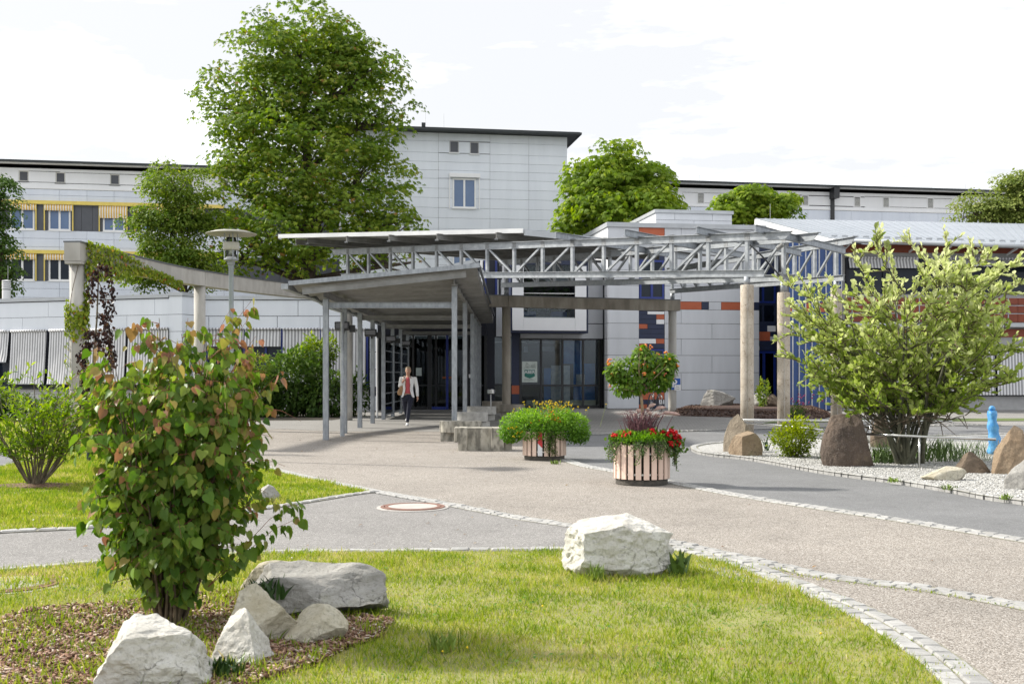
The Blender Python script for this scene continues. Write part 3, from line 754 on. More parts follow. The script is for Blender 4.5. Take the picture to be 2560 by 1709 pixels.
cloud('fallen_leaves', *T_OVAL, np.c_[p, np.full(n, .02) + .02 * inpoly(p, LAWN1)], frames(rvec(n) * np.array([1, 1, .15]), rvec(n) * .3 + np.array([0, 0, 1])), np.full(n, .04) * RNG.uniform(.5, 1.2, n), leafmat('dead_leaves', [(0, (0.10, 0.055, 0.025)), (.6, (0.24, 0.14, 0.06)), (1, (0.34, 0.26, 0.10))], .2), RNG.random(n), label='few dead leaves blown over plaza, path and lawn', cat='leaves')
# ================================================================== BUILDINGS
SL = 0.175
# ---- long white wing at the back
LB = Fac(-34.7, 76.0, SL, 'long_wing', 'long white four-storey wing behind the trees, yellow awnings on its left part', 'building')
ZE = 15.9
uL, uR = LB.u(-140), LB.u(2900)
piece('wall', LB.ob, DARK, (uL, 0.10, 0), (uR, 14, ZE - 0.3), label='dark wall core behind the cladding')
zA = LB.z(160, 472)      # lower edge of the white attic storey
holesA = []
for px, py in ((59, 440), (151, 444), (287, 449), (375, 452), (470, 457), (560, 462)):
    u, z = LB.uz(px, py); holesA.append((u - .32, z - .37, u + .32, z + .37))
for px, py in ((1600, 487), (1752, 495), (1894, 498), (1944, 500), (2013, 500.5), (2143, 503.5), (2215, 505.5), (2326, 507.5), (2480, 511)):
    u, z = LB.uz(px, py); holesA.append((u - .28, z - .38, u + .28, z + .38))
edges = [uL + i * 7.4 for i in range(int((uR - uL) / 7.4) + 1)] + [uR]
panels(LB.ob, RENDER, grid(edges, [zA, ZE - 0.35]), holesA, 0.10, 0.0, gap=0.002, name='wall_bay')
for i, h in enumerate(holesA):
    if i < 6:
        window(LB.ob, h[0], h[1], h[2], h[3], 0.03, mat('frame_cream', (0.62, 0.61, 0.57)), PANELD, mull=(), fw=0.07, sill=PANELD)
    else:
        o = bpy.data.objects.new('louvre_vent', None); place(o, LB.ob, (h[0], 0.0, h[1]))
        w, hh = h[2] - h[0], h[3] - h[1]
        for a in ((0, 0, .05, hh), (w - .05, 0, w, hh), (.05, hh - .05, w - .05, hh), (-.04, -.05, w + .04, -.004)):
            piece('frame', o, WHITE, (a[0], -.03, a[1]), (a[2], .06, a[3]))
        for k in range(7):
            zz = .02 + (hh - .1) * k / 7
            piece('slat', o, mat('louvre_white', (0.62, 0.62, 0.60)), (.05, .0, zz), (w - .05, .05, zz + (hh - .1) / 7 * .62))
piece('eave', LB.ob, ROOFD, (uL, -0.75, ZE - 0.05), (uR, 14.5, ZE + 0.09))
piece('gutter', LB.ob, ROOFD, (uL, -0.90, ZE - 0.08), (uR, -0.755, ZE + 0.05))
piece('soffit', LB.ob, RENDER, (uL, -0.70, ZE - 0.09), (uR, 0.0, ZE - 0.054))
piece('string_course', LB.ob, WHITE, (uL, -0.05, zA - 0.05), (uR, 0.02, zA + 0.06))
u = LB.u(2080)
piece('downpipe', LB.ob, BLACKM, (u - .14, -.16, 0.2), (u + .14, -.02, ZE - .9)); piece('rain_hopper', LB.ob, BLACKM, (u - .22, -.85, ZE - .9), (u + .22, -.02, ZE - .10))
for px in (1760, 1822, 1882, 2116, 2231, 2345, 2432):
    u = LB.u(px); piece('lightning_rod', LB.ob, STEEL, (u - .012, 1.0, ZE + .14), (u + .012, 1.03, ZE + .85))
# panel rows and window bands on the left part
def zl(y): return LB.z(160, y)
us_p = [LB.u(p) for p in (-140, -30, 58, 148.5, 217.5, 285, 360, 430, 500, 560, 640, 720, 800, 900)]
WB = []   # window bands: (top, bottom)
WB.append((zl(513), zl(577))); WB.append((zl(636), zl(703))); WB.append((zl(762), zl(830)))
rows = [[zA - .06, zl(489), zl(513)], [zl(577), zl(597), zl(618), zl(636)], [zl(703), zl(722), zl(744), zl(762)], [zl(830), zl(855), zl(880)]]
for rr in rows: panels(LB.ob, PANELB, grid(us_p, sorted(rr)), [], 0.10, 0.0)
uw0, uw1 = LB.u(560), LB.u(2900)
us_r = [LB.u(p) for p in (1380, 1480, 1580, 1690, 1800, 1910, 2020, 2128, 2205, 2275, 2345, 2430, 2520, 2620, 2720)]
panels(LB.ob, PANELB, grid(us_r, [zl(600), zl(560), zl(521), zA - .06]), [], 0.10, 0.0)
for bi, (zt, zb) in enumerate(WB[:2]):
    wins = [(24.5, 86), (121, 176), (257, 312), (352, 406), (446, 500)]
    wh = []
    for a, b in wins:
        ua, ub = LB.u(a), LB.u(b); wh.append((ua, zb, ub, zt))
        window(LB.ob, ua, zb + .02, ub, zt - .02, 0.04, WHITE, GLASSW if bi else GLASSB, fw=.11, sill=WHITE)
    cs = [LB.u(p) for p in (-140, -30, 5, 91, 112, 183, 203.5, 231, 249, 318, 338, 420, 440, 520, 600, 700, 800, 900)]
    panels(LB.ob, PANELD, grid(cs, [zb, zt]), wh, 0.10, 0.02, gap=.03, name='dark_panel')
    piece('awning_box', LB.ob, YELLOW, (LB.u(-140), -.22, zt + .02), (LB.u(560), -.03, zt + .26))
    for k, (a, b) in enumerate(((-10, 91), (112, 183), (249, 318), (338, 420), (440, 510))):
        ua, ub = LB.u(a), LB.u(b); drop = (.42 if not (k == 2 and bi == 0) else .85)
        mb = MB(); vs = []
        for i in range(6):
            f = i / 5; zz = zt + .02 - drop * f; vv = -.12 - .05 * math.sin(f * math.pi)
            vs += [(0, vv, zz), (ub - ua, vv, zz)]
        mb.add(vs, [(2*i, 2*i+1, 2*i+3, 2*i+2) for i in range(5)])
        ob = mk('awning', mb, AWNY, None, local=True, loc=None); ob.parent = LB.ob; ob.matrix_local = Matrix.Translation((ua, 0, 0)); WM[ob.name] = WM[LB.ob.name] @ ob.matrix_local
        for uu in (ua, ub): piece('awning_rail', LB.ob, YELLOW, (uu - .035, -.15, zb), (uu + .035, -.09, zt + .02))

# ---- tower
TWY = 73.0
TW = Fac((850 - 1280) * 70.0 / F, 70.0, 0.16, 'stair_tower', 'tall grey panel-clad block with flat dark roof between the two chestnut trees', 'building')
# shift the plane so that its right edge stands at pixel column 1418, about 72 m away
uR = TW.u(1418); ZT = TW.z(1418, 343)
piece('wall', TW.ob, mat('joint_grey', (0.30, 0.31, 0.33)), (0.02, 0.05, 0), (uR - .02, 12, ZT - .02))
def zt(y, px=1225): return TW.z(px, y)
zs = [zt(y) for y in (700, 675, 650, 625, 600, 574, 547, 521.8, 497.5, 474, 450, 429, 408.3, 386, 357.4)] + [ZT]
us = [TW.u(p) for p in (850, 910, 967, 1096, 1225, 1322, 1418)]
holes = [(TW.u(1124), zt(385), TW.u(1147), zt(355)), (TW.u(1175), zt(386.5), TW.u(1197), zt(356.5)), (TW.u(1131.5), zt(522), TW.u(1190), zt(448)), (TW.u(1131.5), zt(664), TW.u(1190), zt(600))]
panels(TW.ob, PANELT, grid(us, zs), holes, 0.05, 0.0, gap=.03)
for h in holes[:2]: window(TW.ob, h[0], h[1], h[2], h[3], -.012, mat('frame_grey', (0.45, 0.45, 0.46)), PANELD, mull=(), fw=.055, sill=WHITE)
for h in holes[2:]:
    window(TW.ob, h[0], h[1], h[2], h[3], -.012, WHITE, GLASSB, fw=.10, sill=WHITE)
    piece('shutter_box', TW.ob, WHITE, (h[0] - .22, -.20, h[3] + .05), (h[2] + .26, -.004, h[3] + .30))
    for uu in (h[0] - .20, h[2] + .20): piece('guide_rail', TW.ob, WHITE, (uu - .03, -.12, h[1] - .05), (uu + .03, -.05, h[3] + .05))
mb = MB()
mb.prism([(-.6, -.75), (uR + .62, -.75), (uR + .62, 12.6), (-.6, 12.6)], ZT + .02, ZT + .17)
mk('eave', mb, ROOFD, TW.ob, local=True)
mb = MB().prism([(-.75, -.9), (uR + .77, -.9), (uR + .77, -.755), (-.75, -.755)], ZT + .0, ZT + .13); mb.prism([(uR + .625, -.75), (uR + .77, -.75), (uR + .77, 12.6), (uR + .625, 12.6)], ZT + .0, ZT + .13)
mk('gutter', mb, ROOFD, TW.ob, local=True)
mk('roof', MB().add([(-.7, -.8, ZT + .175), (uR + .7, -.8, ZT + .175), (uR + .7, 12.5, ZT + .175), (-.7, 12.5, ZT + .175), (3, 5.5, ZT + .8), (uR - 3, 5.5, ZT + .8)], [(0, 1, 5, 4), (1, 2, 5), (2, 3, 4, 5), (3, 0, 4)]), ROOFD, TW.ob, local=True)
for px in (1065, 1111):
    u = TW.u(px); piece('lightning_rod', TW.ob, STEEL, (u - .012, .3, ZT + .3), (u + .012, .33, ZT + 1.3))
u = TW.u(1061); piece('roof_vent', TW.ob, ROOFD, (u - .12, .6, ZT + .26), (u + .12, .8, ZT + .75))

# ---- low wing on the left, two walls with striped blinds
LW = Fac(-24.6, 49.25, -0.365, 'low_wing', 'low grey panel building with lowered grey striped blinds on the left', 'building')
def awn(fc, px0, px1, z1, z0, parent, name='striped_blind', lean=.10):
    ua, ub = fc.u(px0, -.1), fc.u(px1, -.1); mb = MB(); vs = []; nU = 14; nZ = 9
    for j in range(nZ + 1):
        f = j / nZ; zz = z1 + (z0 - z1) * f
        for i in range(nU + 1):
            q = i / nU
            vs.append(((ub - ua) * q, -.08 - lean * f - .07 * f**4 - .03 * math.sin(q * math.pi) * f + .008 * math.sin(q * 19 + j), zz))
    mb.add(vs, [(j*(nU+1)+i, j*(nU+1)+i+1, (j+1)*(nU+1)+i+1, (j+1)*(nU+1)+i) for j in range(nZ) for i in range(nU)])
    o = bpy.data.objects.new(name, to_mesh(name, mb, AWNG, True)); place(o, parent, (ua, 0, 0))
    mb = MB().tube([(0, -.10, z1 + .03), (ub - ua, -.10, z1 + .03)], .055, 10)
    r = bpy.data.objects.new('blind_roller', to_mesh('blind_roller', mb, AWNG, True)); place(r, o)
    piece('bottom_bar', o, COPING, (0, -.10 - lean - .07, z0 - .03), (ub - ua, -.06 - lean - .07, z0))
    return o
u0, u1, u1c = LW.u(-140), LW.u(423), LW.u(456)
ZP, Z1, Z2, ZB0, ZS = 4.66, 3.93, 3.36, 1.12, 0.96
Lr = u1c
piece('wall', LW.ob, DARK, (u0, .06, 0), (Lr - .06, 9, ZP - .1))
usA = [LW.u(p) for p in (-140, -60, 120.5, 386.5, 423)]
panels(LW.ob, PANELT, [(usA[i], Z1, usA[i+1], ZP - .08) for i in range(4)], [], .06, 0)
usB = [LW.u(p) for p in (-140, -60, 56, 190, 317, 423)]
panels(LW.ob, PANELT, [(usB[i], Z2, usB[i+1], Z1) for i in range(5)], [], .06, 0)
panels(LW.ob, PANELT, [(u1, z_, u1c, z_ + .81) for z_ in (.0, .81, 1.62, 2.43)] + [(u1, 3.24, u1c, Z1), (u1, Z1, u1c, ZP + .02)], [], .06, -.02)
piece('coping', LW.ob, COPING, (u0, -.06, ZP - .05), (u1 - .003, .5, ZP + .10))
piece('coping', LW.ob, COPING, (u1, -.08, ZP + .02), (u1c + .06, .5, ZP + .16))
piece('window_band', LW.ob, GLASSW, (u0, .03, ZS), (u1 - .02, .058, Z2))
bounds = [(-140, -72), (-68, -8), (-6, 21), (27, 115), (123, 208), (216, 314), (319.5, 420)]
for k, (a, b) in enumerate(bounds):
    awn(LW, a, b, Z2 - .03, ZB0 if k != 2 else 2.05, LW.ob)
for px in (-70, -7, 24, 119, 212, 317):
    uu = LW.u(px); piece('window_post', LW.ob, mat('post_navy', (0.014, 0.017, 0.028)), (uu - .05, -.06, ZS), (uu + .05, .03, Z2))
piece('sill', LW.ob, mat('post_navy', (0.014, 0.017, 0.028)), (u0, -.16, ZS - .07), (u1, .05, ZS))
# concrete block plinth, block by block where it shows
bl = cube_mesh(BLOCK, 'block'); nbk = 0
cw = .40; ch = .205
for r in range(5):
    zz0 = ZS - .075 - ch * (r + 1); off = cw * .5 * (r % 2)
    uu = LW.u(-60) + off
    while uu < u1 - .05:
        piece('block', LW.ob, BLOCK, (uu + .006, .012, max(zz0, .0) + .005), (min(uu + cw, u1) - .006, .058, zz0 + ch - .005)); uu += cw; nbk += 1
# return wall and second wall
pA = WM[LW.ob.name] @ Vector((u1c, 0, 0))
vR = (46.5 - pA.y) / LW.ny.y
for z_, zt_ in ((.0, .81), (.81, 1.62), (1.62, 2.43), (2.43, 3.24), (3.24, Z1), (Z1, ZP + .02)):
    piece('panel', LW.ob, PANELT, (u1c - .05, .03, z_ + .011), (u1c - .004, vR + .3, zt_ - .011))
piece('coping', LW.ob, COPING, (u1c - .3, .504, ZP + .02), (u1c + .06, vR + .3, ZP + .16))
pB = WM[LW.ob.name] @ Vector((u1c, vR, 0))
def piece_w(name, parent, m, lo, hi):
    o = WM[parent.name].translation; return piece(name, parent, m, tuple(a - b for a, b in zip(lo, o)), tuple(a - b for a, b in zip(hi, o)))
xa = pB.x; xb = (944 - 1280) * 46.5 / F
RW = thing('low_wing', 'recessed part of the low grey wing behind the street lamp and bushes', 'building', (xa, 46.5, 0))
piece_w('wall', RW, DARK, (xa + .02, 46.56, 0), (xb, 52, ZP - .1))
def wx(px): return (px - 1280) * 46.5 / F
def wz(py): return HC - (py - HY) * 46.5 / F
xs = [xa + .02] + [wx(p) for p in (608, 745, 880, 944)]
for i in range(4): piece_w('panel', RW, PANELT, (xs[i] + .012, 46.5, wz(790) + .012), (xs[i+1] - .012, 46.56, ZP - .08))
xs = [xa + .02] + [wx(p) for p in (522, 693, 800, 926)]
for i in range(4): piece_w('panel', RW, PANELT, (xs[i] + .012, 46.5, wz(822) + .012), (xs[i+1] - .012, 46.56, wz(790) - .012))
zz = [wz(y) for y in (1027, 989, 967, 923, 879.6, 835, 790)]
for j in range(6): piece_w('panel', RW, NAVY if j == 1 else PANELT, (wx(924) + .012, 46.50, max(zz[j], 0) + .012), (xb - .012, 46.555, zz[j+1] - .012))
piece_w('coping', RW, COPING, (xa - .02, 46.44, ZP - .05), (xb, 47.0, ZP + .10))
piece_w('window_band', RW, GLASSW, (xa + .03, 46.53, ZS), (wx(922), 46.557, wz(823)))
def awn_w(px0, px1, z1, z0):
    x0, x1 = wx(px0), wx(px1); mb = MB(); vs = []; nU = 12; nZ = 7
    for j in range(nZ + 1):
        f = j / nZ
        for i in range(nU + 1):
            q = i / nU; vs.append(((x1 - x0) * q, -.06 - .10 * f - .03 * math.sin(q * math.pi) * f + .008 * math.sin(q * 17 + j), z1 + (z0 - z1) * f))
    mb.add(vs, [(j*(nU+1)+i, j*(nU+1)+i+1, (j+1)*(nU+1)+i+1, (j+1)*(nU+1)+i) for j in range(nZ) for i in range(nU)])
    mb.tube([(0, -.10, z1 + .03), (x1 - x0, -.10, z1 + .03)], .05, 8)
    o = bpy.data.objects.new('striped_blind', to_mesh('striped_blind', mb, AWNG, True)); place(o, RW, (x0 - xa, 0, 0))
for a, b, zb in ((494, 517, 1.1), (519, 610, wz(866)), (613, 703, wz(866)), (708, 800, 1.1), (803, 915, 1.1)): awn_w(a, b, wz(824), zb)
for px in (518, 575, 611, 665, 705, 801, 918): piece_w('window_frame', RW, BLUEF, (wx(px) - .04, 46.46, ZS), (wx(px) + .04, 46.53, wz(824)))
piece_w('sill', RW, BLACKM, (xa + .03, 46.34, ZS - .07), (wx(922), 46.50, ZS))
for r in range(5):
    uu = xa + .05 + .2 * (r % 2)
    while uu < wx(920):
        piece_w('block', RW, BLOCK, (uu + .006, 46.512, ZS - .08 - .18 * (r + 1) + .005), (min(uu + .4, wx(922)) - .006, 46.558, ZS - .08 - .18 * r - .005)); uu += .4
# roof pipe on the low wing
t = thing('vent_pipe', 'white ventilation pipe with slotted cap on the low roof at the left edge', 'vent', tuple(P(16, 755, 52.0)))
mk('pipe', MB().lathe([(.185, -.6), (.185, .55), (.17, .56)], n=20), WHITE, t, local=True, smooth=False)
for k in range(4): mk('cap_ring', MB().lathe([(.19, .60 + k * .085), (.195, .655 + k * .085), (.19, .66 + k * .085)], n=20), WHITE, t, local=True)
mk('core', MB().lathe([(.15, .55), (.15, .98), (.01, .99)], n=16), PANELD, t, local=True)
mk('cap', MB().lathe([(.19, .95), (.19, 1.0), (.02, 1.03)], n=20), WHITE, t, local=True)
mk('antenna', MB().tube([(.05, .05, .95), (.05, .05, 1.7)], .008, 6), STEEL, t, local=True)

# ---- entrance building: grey panels with red and navy fields
EB = Fac((1521 - 1280) * 48.8 / F, 48.8, 0.16, 'entrance_building', 'grey panel-clad entrance building with red and navy fields right of the glass front', 'building')
def ez(y, px=1700): return EB.z(px, y)
def eu(p): return EB.u(p)
uE = eu(1898); ZPE = EB.z(1700, 565)
piece('wall', EB.ob, DARK, (.03, .06, 0), (uE, 8.5, ZPE - .1))
# rows
ry = [1022, 974, 931, 888, 846.6, 808.5, 773.5, 753.5, 715, 676, 637, 598, 569]
zsE = [max(0.02, ez(y)) for y in ry]
colu0, colu1 = eu(1597.5), eu(1661.5)
uA, uB = eu(1703), eu(1780)
for j in range(len(zsE) - 1):
    z0, z1 = zsE[j], zsE[j+1]
    lst = [(0, z0, colu0, z1)]
    if j == 6:
        for a, b, m in ((1521, 1597.5, PANEL), (1661.5, 1672, PANEL), (1672, 1754, RED), (1754, 1772, NAVY), (1772, 1803, PANEL), (1803, 1852, RED), (1852, 1878, PANEL), (1878, 1898, NAVY)):
            panels(EB.ob, m, [(eu(a), z0, eu(b), z1)], [], .06, 0)
        continue
    if j == len(zsE) - 2:
        panels(EB.ob, RED, [(colu0, z0, colu1, z1)], [], .06, -.003)
        lst += [(colu1, z0, uA, z1), (uA, z0, uE, z1)]
    elif j % 2: lst += [(colu1, z0, uA, z1), (uA, z0, eu(1859), z1), (eu(1859), z0, uE, z1)]
    else: lst += [(colu1, z0, uB, z1), (uB, z0, uE, z1)]
    panels(EB.ob, PANEL, lst, [], .06, 0)
# coloured strip (pixel rows measured in the photograph)
def rx(x): return 1200 + x / 3.67
def r7(y): return 560 + y / 3.67
strip = [(800, 828, 1458, 1537, NAVY), (800, 828, 1537, 1692, PANELW), (828, 873, 1458, 1618, NAVY), (828, 873, 1618, 1692, RED), (873, 917, 1458, 1618, NAVY), (873, 917, 1618, 1692, PANELW),
         (917, 960, 1458, 1537, RED), (917, 960, 1537, 1692, NAVY), (960, 1005, 1458, 1692, NAVY), (1005, 1051, 1458, 1692, NAVY), (1051, 1096, 1458, 1615, PANELW), (1051, 1096, 1615, 1692, RED), (1096, 1140, 1458, 1537, RED), (1096, 1140, 1537, 1692, NAVY),
         (690, 745, 1458, 1692, NAVY), (745, 800, 1458, 1692, NAVY)]
for y0, y1, x0, x1, m in strip:
    panels(EB.ob, m, [(eu(rx(x0)), ez(r7(y1), 1630), eu(rx(x1)), ez(r7(y0), 1630))], [], .055, .0, gap=.012)
for y0, y1, x0, x1, m in ((974, 980, 1458, 1692, NAVY), (980, 998.5, 1458, 1487, NAVY), (980, 998.5, 1487, 1692, RED), (998.5, 1010, 1458, 1640, NAVY), (998.5, 1010, 1640, 1692, PANELW), (1010, 1021.5, 1458, 1535, RED), (1010, 1021.5, 1535, 1692, NAVY)):
    panels(EB.ob, m, [(eu(rx(x0)), max(.02, ez(y1, 1630)), eu(rx(x1)), ez(y0, 1630))], [], .055, .0, gap=.012)
window(EB.ob, colu0 + .02, ez(747, 1630), colu1 - .02, ez(650, 1630), -.01, BLUEF, GLASSW, fw=.09)
panels(EB.ob, NAVY, [(colu0, ez(650, 1630), colu1, zsE[-2])], [], .06, 0)
window(EB.ob, colu0 + .02, ez(973, 1630), colu1 - .02, ez(872, 1630), .0, BLUEF, GLASSW, fw=.08)
# left return, its sunlight painted in with whiter panels, and copings
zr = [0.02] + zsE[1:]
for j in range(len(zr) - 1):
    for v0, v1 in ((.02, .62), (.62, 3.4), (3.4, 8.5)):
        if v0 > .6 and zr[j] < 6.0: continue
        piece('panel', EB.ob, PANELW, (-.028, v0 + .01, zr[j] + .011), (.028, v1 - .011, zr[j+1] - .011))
piece('coping', EB.ob, COPING, (-.08, -.07, ZPE - .10), (eu(1915), 8.6, ZPE + .10))
# upper box
v = 4.2; uu0, uu1 = EB.u(1640, v), EB.u(1830, v); zU = EB.z(1735, 531, v)
piece('upper_wall', EB.ob, DARK, (uu0 + .05, v + .06, ZPE), (uu1 - .05, v + 6.4, zU - .1))
xs1 = [uu0] + [EB.u(p, v) for p in (1687, 1781)] + [uu1]; xs2 = [uu0] + [EB.u(p, v) for p in (1735,)] + [uu1]
zm = EB.z(1735, 551, v)
for i in range(3): panels(EB.ob, PANEL, [(xs1[i], zm, xs1[i+1], zU - .06)], [], v + .06, v)
for i in range(2): panels(EB.ob, PANEL, [(xs2[i], ZPE + .08, xs2[i+1], zm)], [], v + .06, v)
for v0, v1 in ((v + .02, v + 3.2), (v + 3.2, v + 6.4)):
    for z0, z1 in ((ZPE + .08, zm), (zm, zU - .06)): piece('panel', EB.ob, PANELW, (uu0 - .01, v0 + .012, z0 + .011), (uu0 + .05, v1 - .012, z1 - .011))  # sunlit side of the box, brightness put in as whiter cladding
piece('coping', EB.ob, COPING, (uu0 - .08, v - .07, zU - .06), (uu1 + .06, v + 6.5, zU + .10))
# dark window strip at the right end of the facade
sx0, sx1 = eu(1898), eu(1946)
piece('strip_wall', EB.ob, NAVY, (sx0 + .002, .40, .0), (sx1 + .6, 4, 7.6), label='navy recessed strip wall')
def sz(y): return EB.z(1922, y)
window(EB.ob, sx0 + .05, sz(756), sx1, sz(690), .30, BLUEF, GLASSW, fw=.08, mull=(.3,))
window(EB.ob, sx0 + .05, sz(806), sx1, sz(758), .30, NAVY, GLASS, fw=.07, mull=(.3,))
for y0, y1, x0, x1, m in ((806, 828, 1898, 1925, NAVY), (806, 813, 1925, 1946, NAVY), (813, 828, 1925, 1946, PANELW), (828, 851, 1898, 1932, RED), (828, 840, 1932, 1946, NAVY), (840, 851, 1932, 1946, PANEL), (851, 864, 1898, 1946, NAVY), (864, 875, 1898, 1905, PANELW), (864, 875, 1905, 1946, NAVY)):
    panels(EB.ob, m, [(eu(x0), sz(y1), eu(x1), sz(y0))], [], .39, .30, gap=.012)
window(EB.ob, sx0 + .05, sz(1012), sx1, sz(877), .30, BLUEF, GLASSD, fw=.10, mull=(.35,), trans=(.18,))
# ---- recessed glass front with projecting white window box
RF = Fac((1216 - 1280) * 49.1 / F, 49.1, 0.16, 'glass_front', 'recessed entrance front with floor-high glazing below a white framed window box', 'building')
def fu(p, v=0): return RF.u(p, v)
def fz(y, px=1400, v=0): return RF.z(px, y, v)
zTop = 6.6; zG = fz(846); uRF = fu(1512)
gl0, gl1 = fu(1301), fu(1511)
# upper wall
piece('upper_wall', RF.ob, DARK, (0, .07, zG + .03), (uRF - .03, 6.5, zTop))
for a, b, y0, y1 in ((1240, 1256, 700, 842), (1256, 1279, 700, 842), (1279, 1301, 640, 832), (1466, 1512, 747, 808), (1466, 1512, 655, 746), (1301, 1406, 834, 846), (1406, 1512, 809, 846)):
    panels(RF.ob, PANEL, [(fu(a), fz(y1), fu(b), fz(y0))], [], .07, 0)
# vertical bars of the upper left glazing
for k in range(9):
    pu = fu(1204 + k * 9)
    piece('bar', RF.ob, (WHITE, BLUEF, BLACKM)[k % 3], (pu - .05, -.03, fz(738)), (pu + .05, .06, zTop - .1))
piece('upper_pane', RF.ob, GLASSW, (fu(1198), .055, fz(738)), (fu(1279), .065, zTop - .1))
# window box
v = -1.15
bx0, bx1 = fu(1277, v), fu(1471, v); bz0, bz1 = fz(832, 1372, v), 6.25
mb = MB()
wz0, wz1 = fz(794, 1372, v), fz(644, 1372, v); wx0, wx1 = fu(1309, v), fu(1437.5, v)
mb.box((bx0, v + .04, bz0), (bx1, -.002, wz0 - .02)); mb.box((bx0, v + .04, wz1 + .02), (bx1, -.002, bz1)); mb.box((bx0, v + .04, wz0 - .02), (wx0 - .02, -.002, wz1 + .02)); mb.box((wx1 + .02, v + .04, wz0 - .02), (bx1, -.002, wz1 + .02))
mk('window_box', mb, NAVY, RF.ob, local=True)
wp0, wp1, wpz0 = fu(1281, v), fu(1466, v), fz(826, 1372, v)
panels(RF.ob, PANELW, [(wp0, wpz0, wx0, bz1 - .05), (wx1, wpz0, wp1, bz1 - .05), (wx0, wpz0, wx1, wz0), (wx0, wz1, wx1, bz1 - .05)], [], v + .04, v - .02, gap=.006)
piece('pane', RF.ob, GLASS, (wx0, v + .10, wz0), (wx1, v + .115, wz1))
piece('window_bar', RF.ob, STEEL, (wx0, v + .06, fz(733, 1372, v) - .02), (wx1, v + .095, fz(733, 1372, v) + .02))
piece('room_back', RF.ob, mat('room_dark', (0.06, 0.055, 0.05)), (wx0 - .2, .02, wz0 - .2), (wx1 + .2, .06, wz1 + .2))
piece('window_ledge', RF.ob, WHITE, (wx0, v + .12, wz0 + .0), (wx1, -.1, wz0 + .04))
M_PLN = leafmat('house_plant', [(0, (0.02, 0.05, 0.012)), (1, (0.06, 0.11, 0.03))], .3)
for k, (a, b) in enumerate(((1309, 1343), (1380, 1420))):
    xx0, xx1 = fu(a, v), fu(b, v)
    piece('plant_trough', RF.ob, mat('trough_blue', (0.02, 0.05, 0.16)), (xx0 + .02, v + .25, wz0 + .045), (xx1, v + .6, wz0 + .045 + .24))
n = 700; px_ = RNG.uniform(wx0 + .1, wx1 - .1, n); pz_ = wz0 + .3 + RNG.random(n) ** 1.4 * (wz1 - wz0 - .4); py_ = RNG.uniform(v + .25, v + .9, n)
o = cloud('window_plants', *T_RHOMB, np.c_[px_, py_, pz_], frames(rvec(n), rvec(n)), RNG.uniform(.10, .22, n), M_PLN, RNG.random(n)); o.parent = RF.ob
o.matrix_local = Matrix.Translation((float(px_.mean()), float(py_.mean()), 0)); WM[o.name] = WM[RF.ob.name] @ o.matrix_local
# ground floor glazing
zb = .05
MUL = mat('mullion_dark', (0.012, 0.014, 0.018), rough=.4)
for p_, w_ in ((1301, .05), (1352.6, .045), (1405.7, .05), (1457.5, .045), (1501, .03), (1511, .05)):
    piece('mullion', RF.ob, MUL, (fu(p_) - w_, -.04, zb), (fu(p_) + w_, .06, zG))
zm = fz(963)
mps = [1301, 1352.6, 1405.7, 1457.5, 1501, 1511]
for i in range(5):
    a, b = fu(mps[i]) + .05, fu(mps[i+1]) - .05
    if b - a < .05: continue
    piece('transom', RF.ob, MUL, (a, -.03, zm - .04), (b, .05, zm + .04)); piece('bottom_rail', RF.ob, MUL, (a, -.03, zb), (b, .05, zb + .10)); piece('top_rail', RF.ob, MUL, (a, -.03, zG - .07), (b, .05, zG - .001))
    piece('pane', RF.ob, GLASS, (a, .01, zb + .10), (b, .022, zm - .04)); piece('pane', RF.ob, GLASS, (a, .01, zm + .04), (b, .022, zG - .07))
piece('plinth', RF.ob, MUL, (fu(1200), -.05, .0), (gl1, .06, zb))
# navy pier with red field, narrow pane left of it
for y0, y1, m in ((832, 963, NAVY), (963, 984.5, RED), (984.5, 1018, NAVY)): panels(RF.ob, m, [(fu(1279), max(.03, fz(y1, 1290)), fu(1299), fz(y0, 1290))], [], .06, -.02, gap=.01)
piece('pane', RF.ob, GLASS, (fu(1236), .01, .1), (fu(1279), .022, fz(842, 1250))); piece('transom', RF.ob, MUL, (fu(1236), -.02, fz(962, 1250) - .05), (fu(1279), .05, fz(962, 1250) + .05))
piece('pier', RF.ob, mat('pier_black', (0.010, 0.012, 0.022)), (fu(1216), -.10, 0), (fu(1236), .3, zTop))
# foyer behind the glass
FOY = mat('foyer_wall', (0.20, 0.19, 0.17)); FLR = mat('foyer_floor', (0.22, 0.20, 0.17), rough=.35)
piece('foyer_floor', RF.ob, FLR, (-8.5, .08, -.02), (uRF - .05, 6.4, .03))
piece('foyer_back', RF.ob, FOY, (-8.5, 6.2, .03), (uRF - .05, 6.4, zG))
piece('foyer_side', RF.ob, FOY, (uRF - .3, .08, .03), (uRF - .05, 6.2, zG))
DBLUE = mat('reflection_blue', (0.05, 0.22, 0.60), (0.03, 0.15, 0.48), scale=3); DWHT = mat('reflection_white', (0.62, 0.64, 0.68), (0.35, 0.40, 0.50), scale=5)
for a, b, y0, y1, m, vv in ((1360, 1381, 920, 1005, DBLUE, .62), (1378, 1425, 913, 1003, DWHT, .55), (1434, 1500, 908, 1003, DBLUE, .65), (1441, 1462, 935, 965, DWHT, .58), (1408, 1455, 851, 909, DBLUE, .9), (1352, 1386, 866, 877, DWHT, 2.6), (1310, 1320, 866, 880, DWHT, 2.6)):
    piece('reflection_panel', RF.ob, m, (fu(a, vv), vv, max(.1, fz(y1, 1400, vv))), (fu(b, vv), vv + .06, fz(y0, 1400, vv)))  # panels behind the panes stand in for reflections in the glass
piece('radiator', RF.ob, mat('radiator_cream', (0.62, 0.66, 0.56)), (fu(1316, .3), .3, .12), (fu(1489, .3), .45, fz(1000, 1400, .3)))
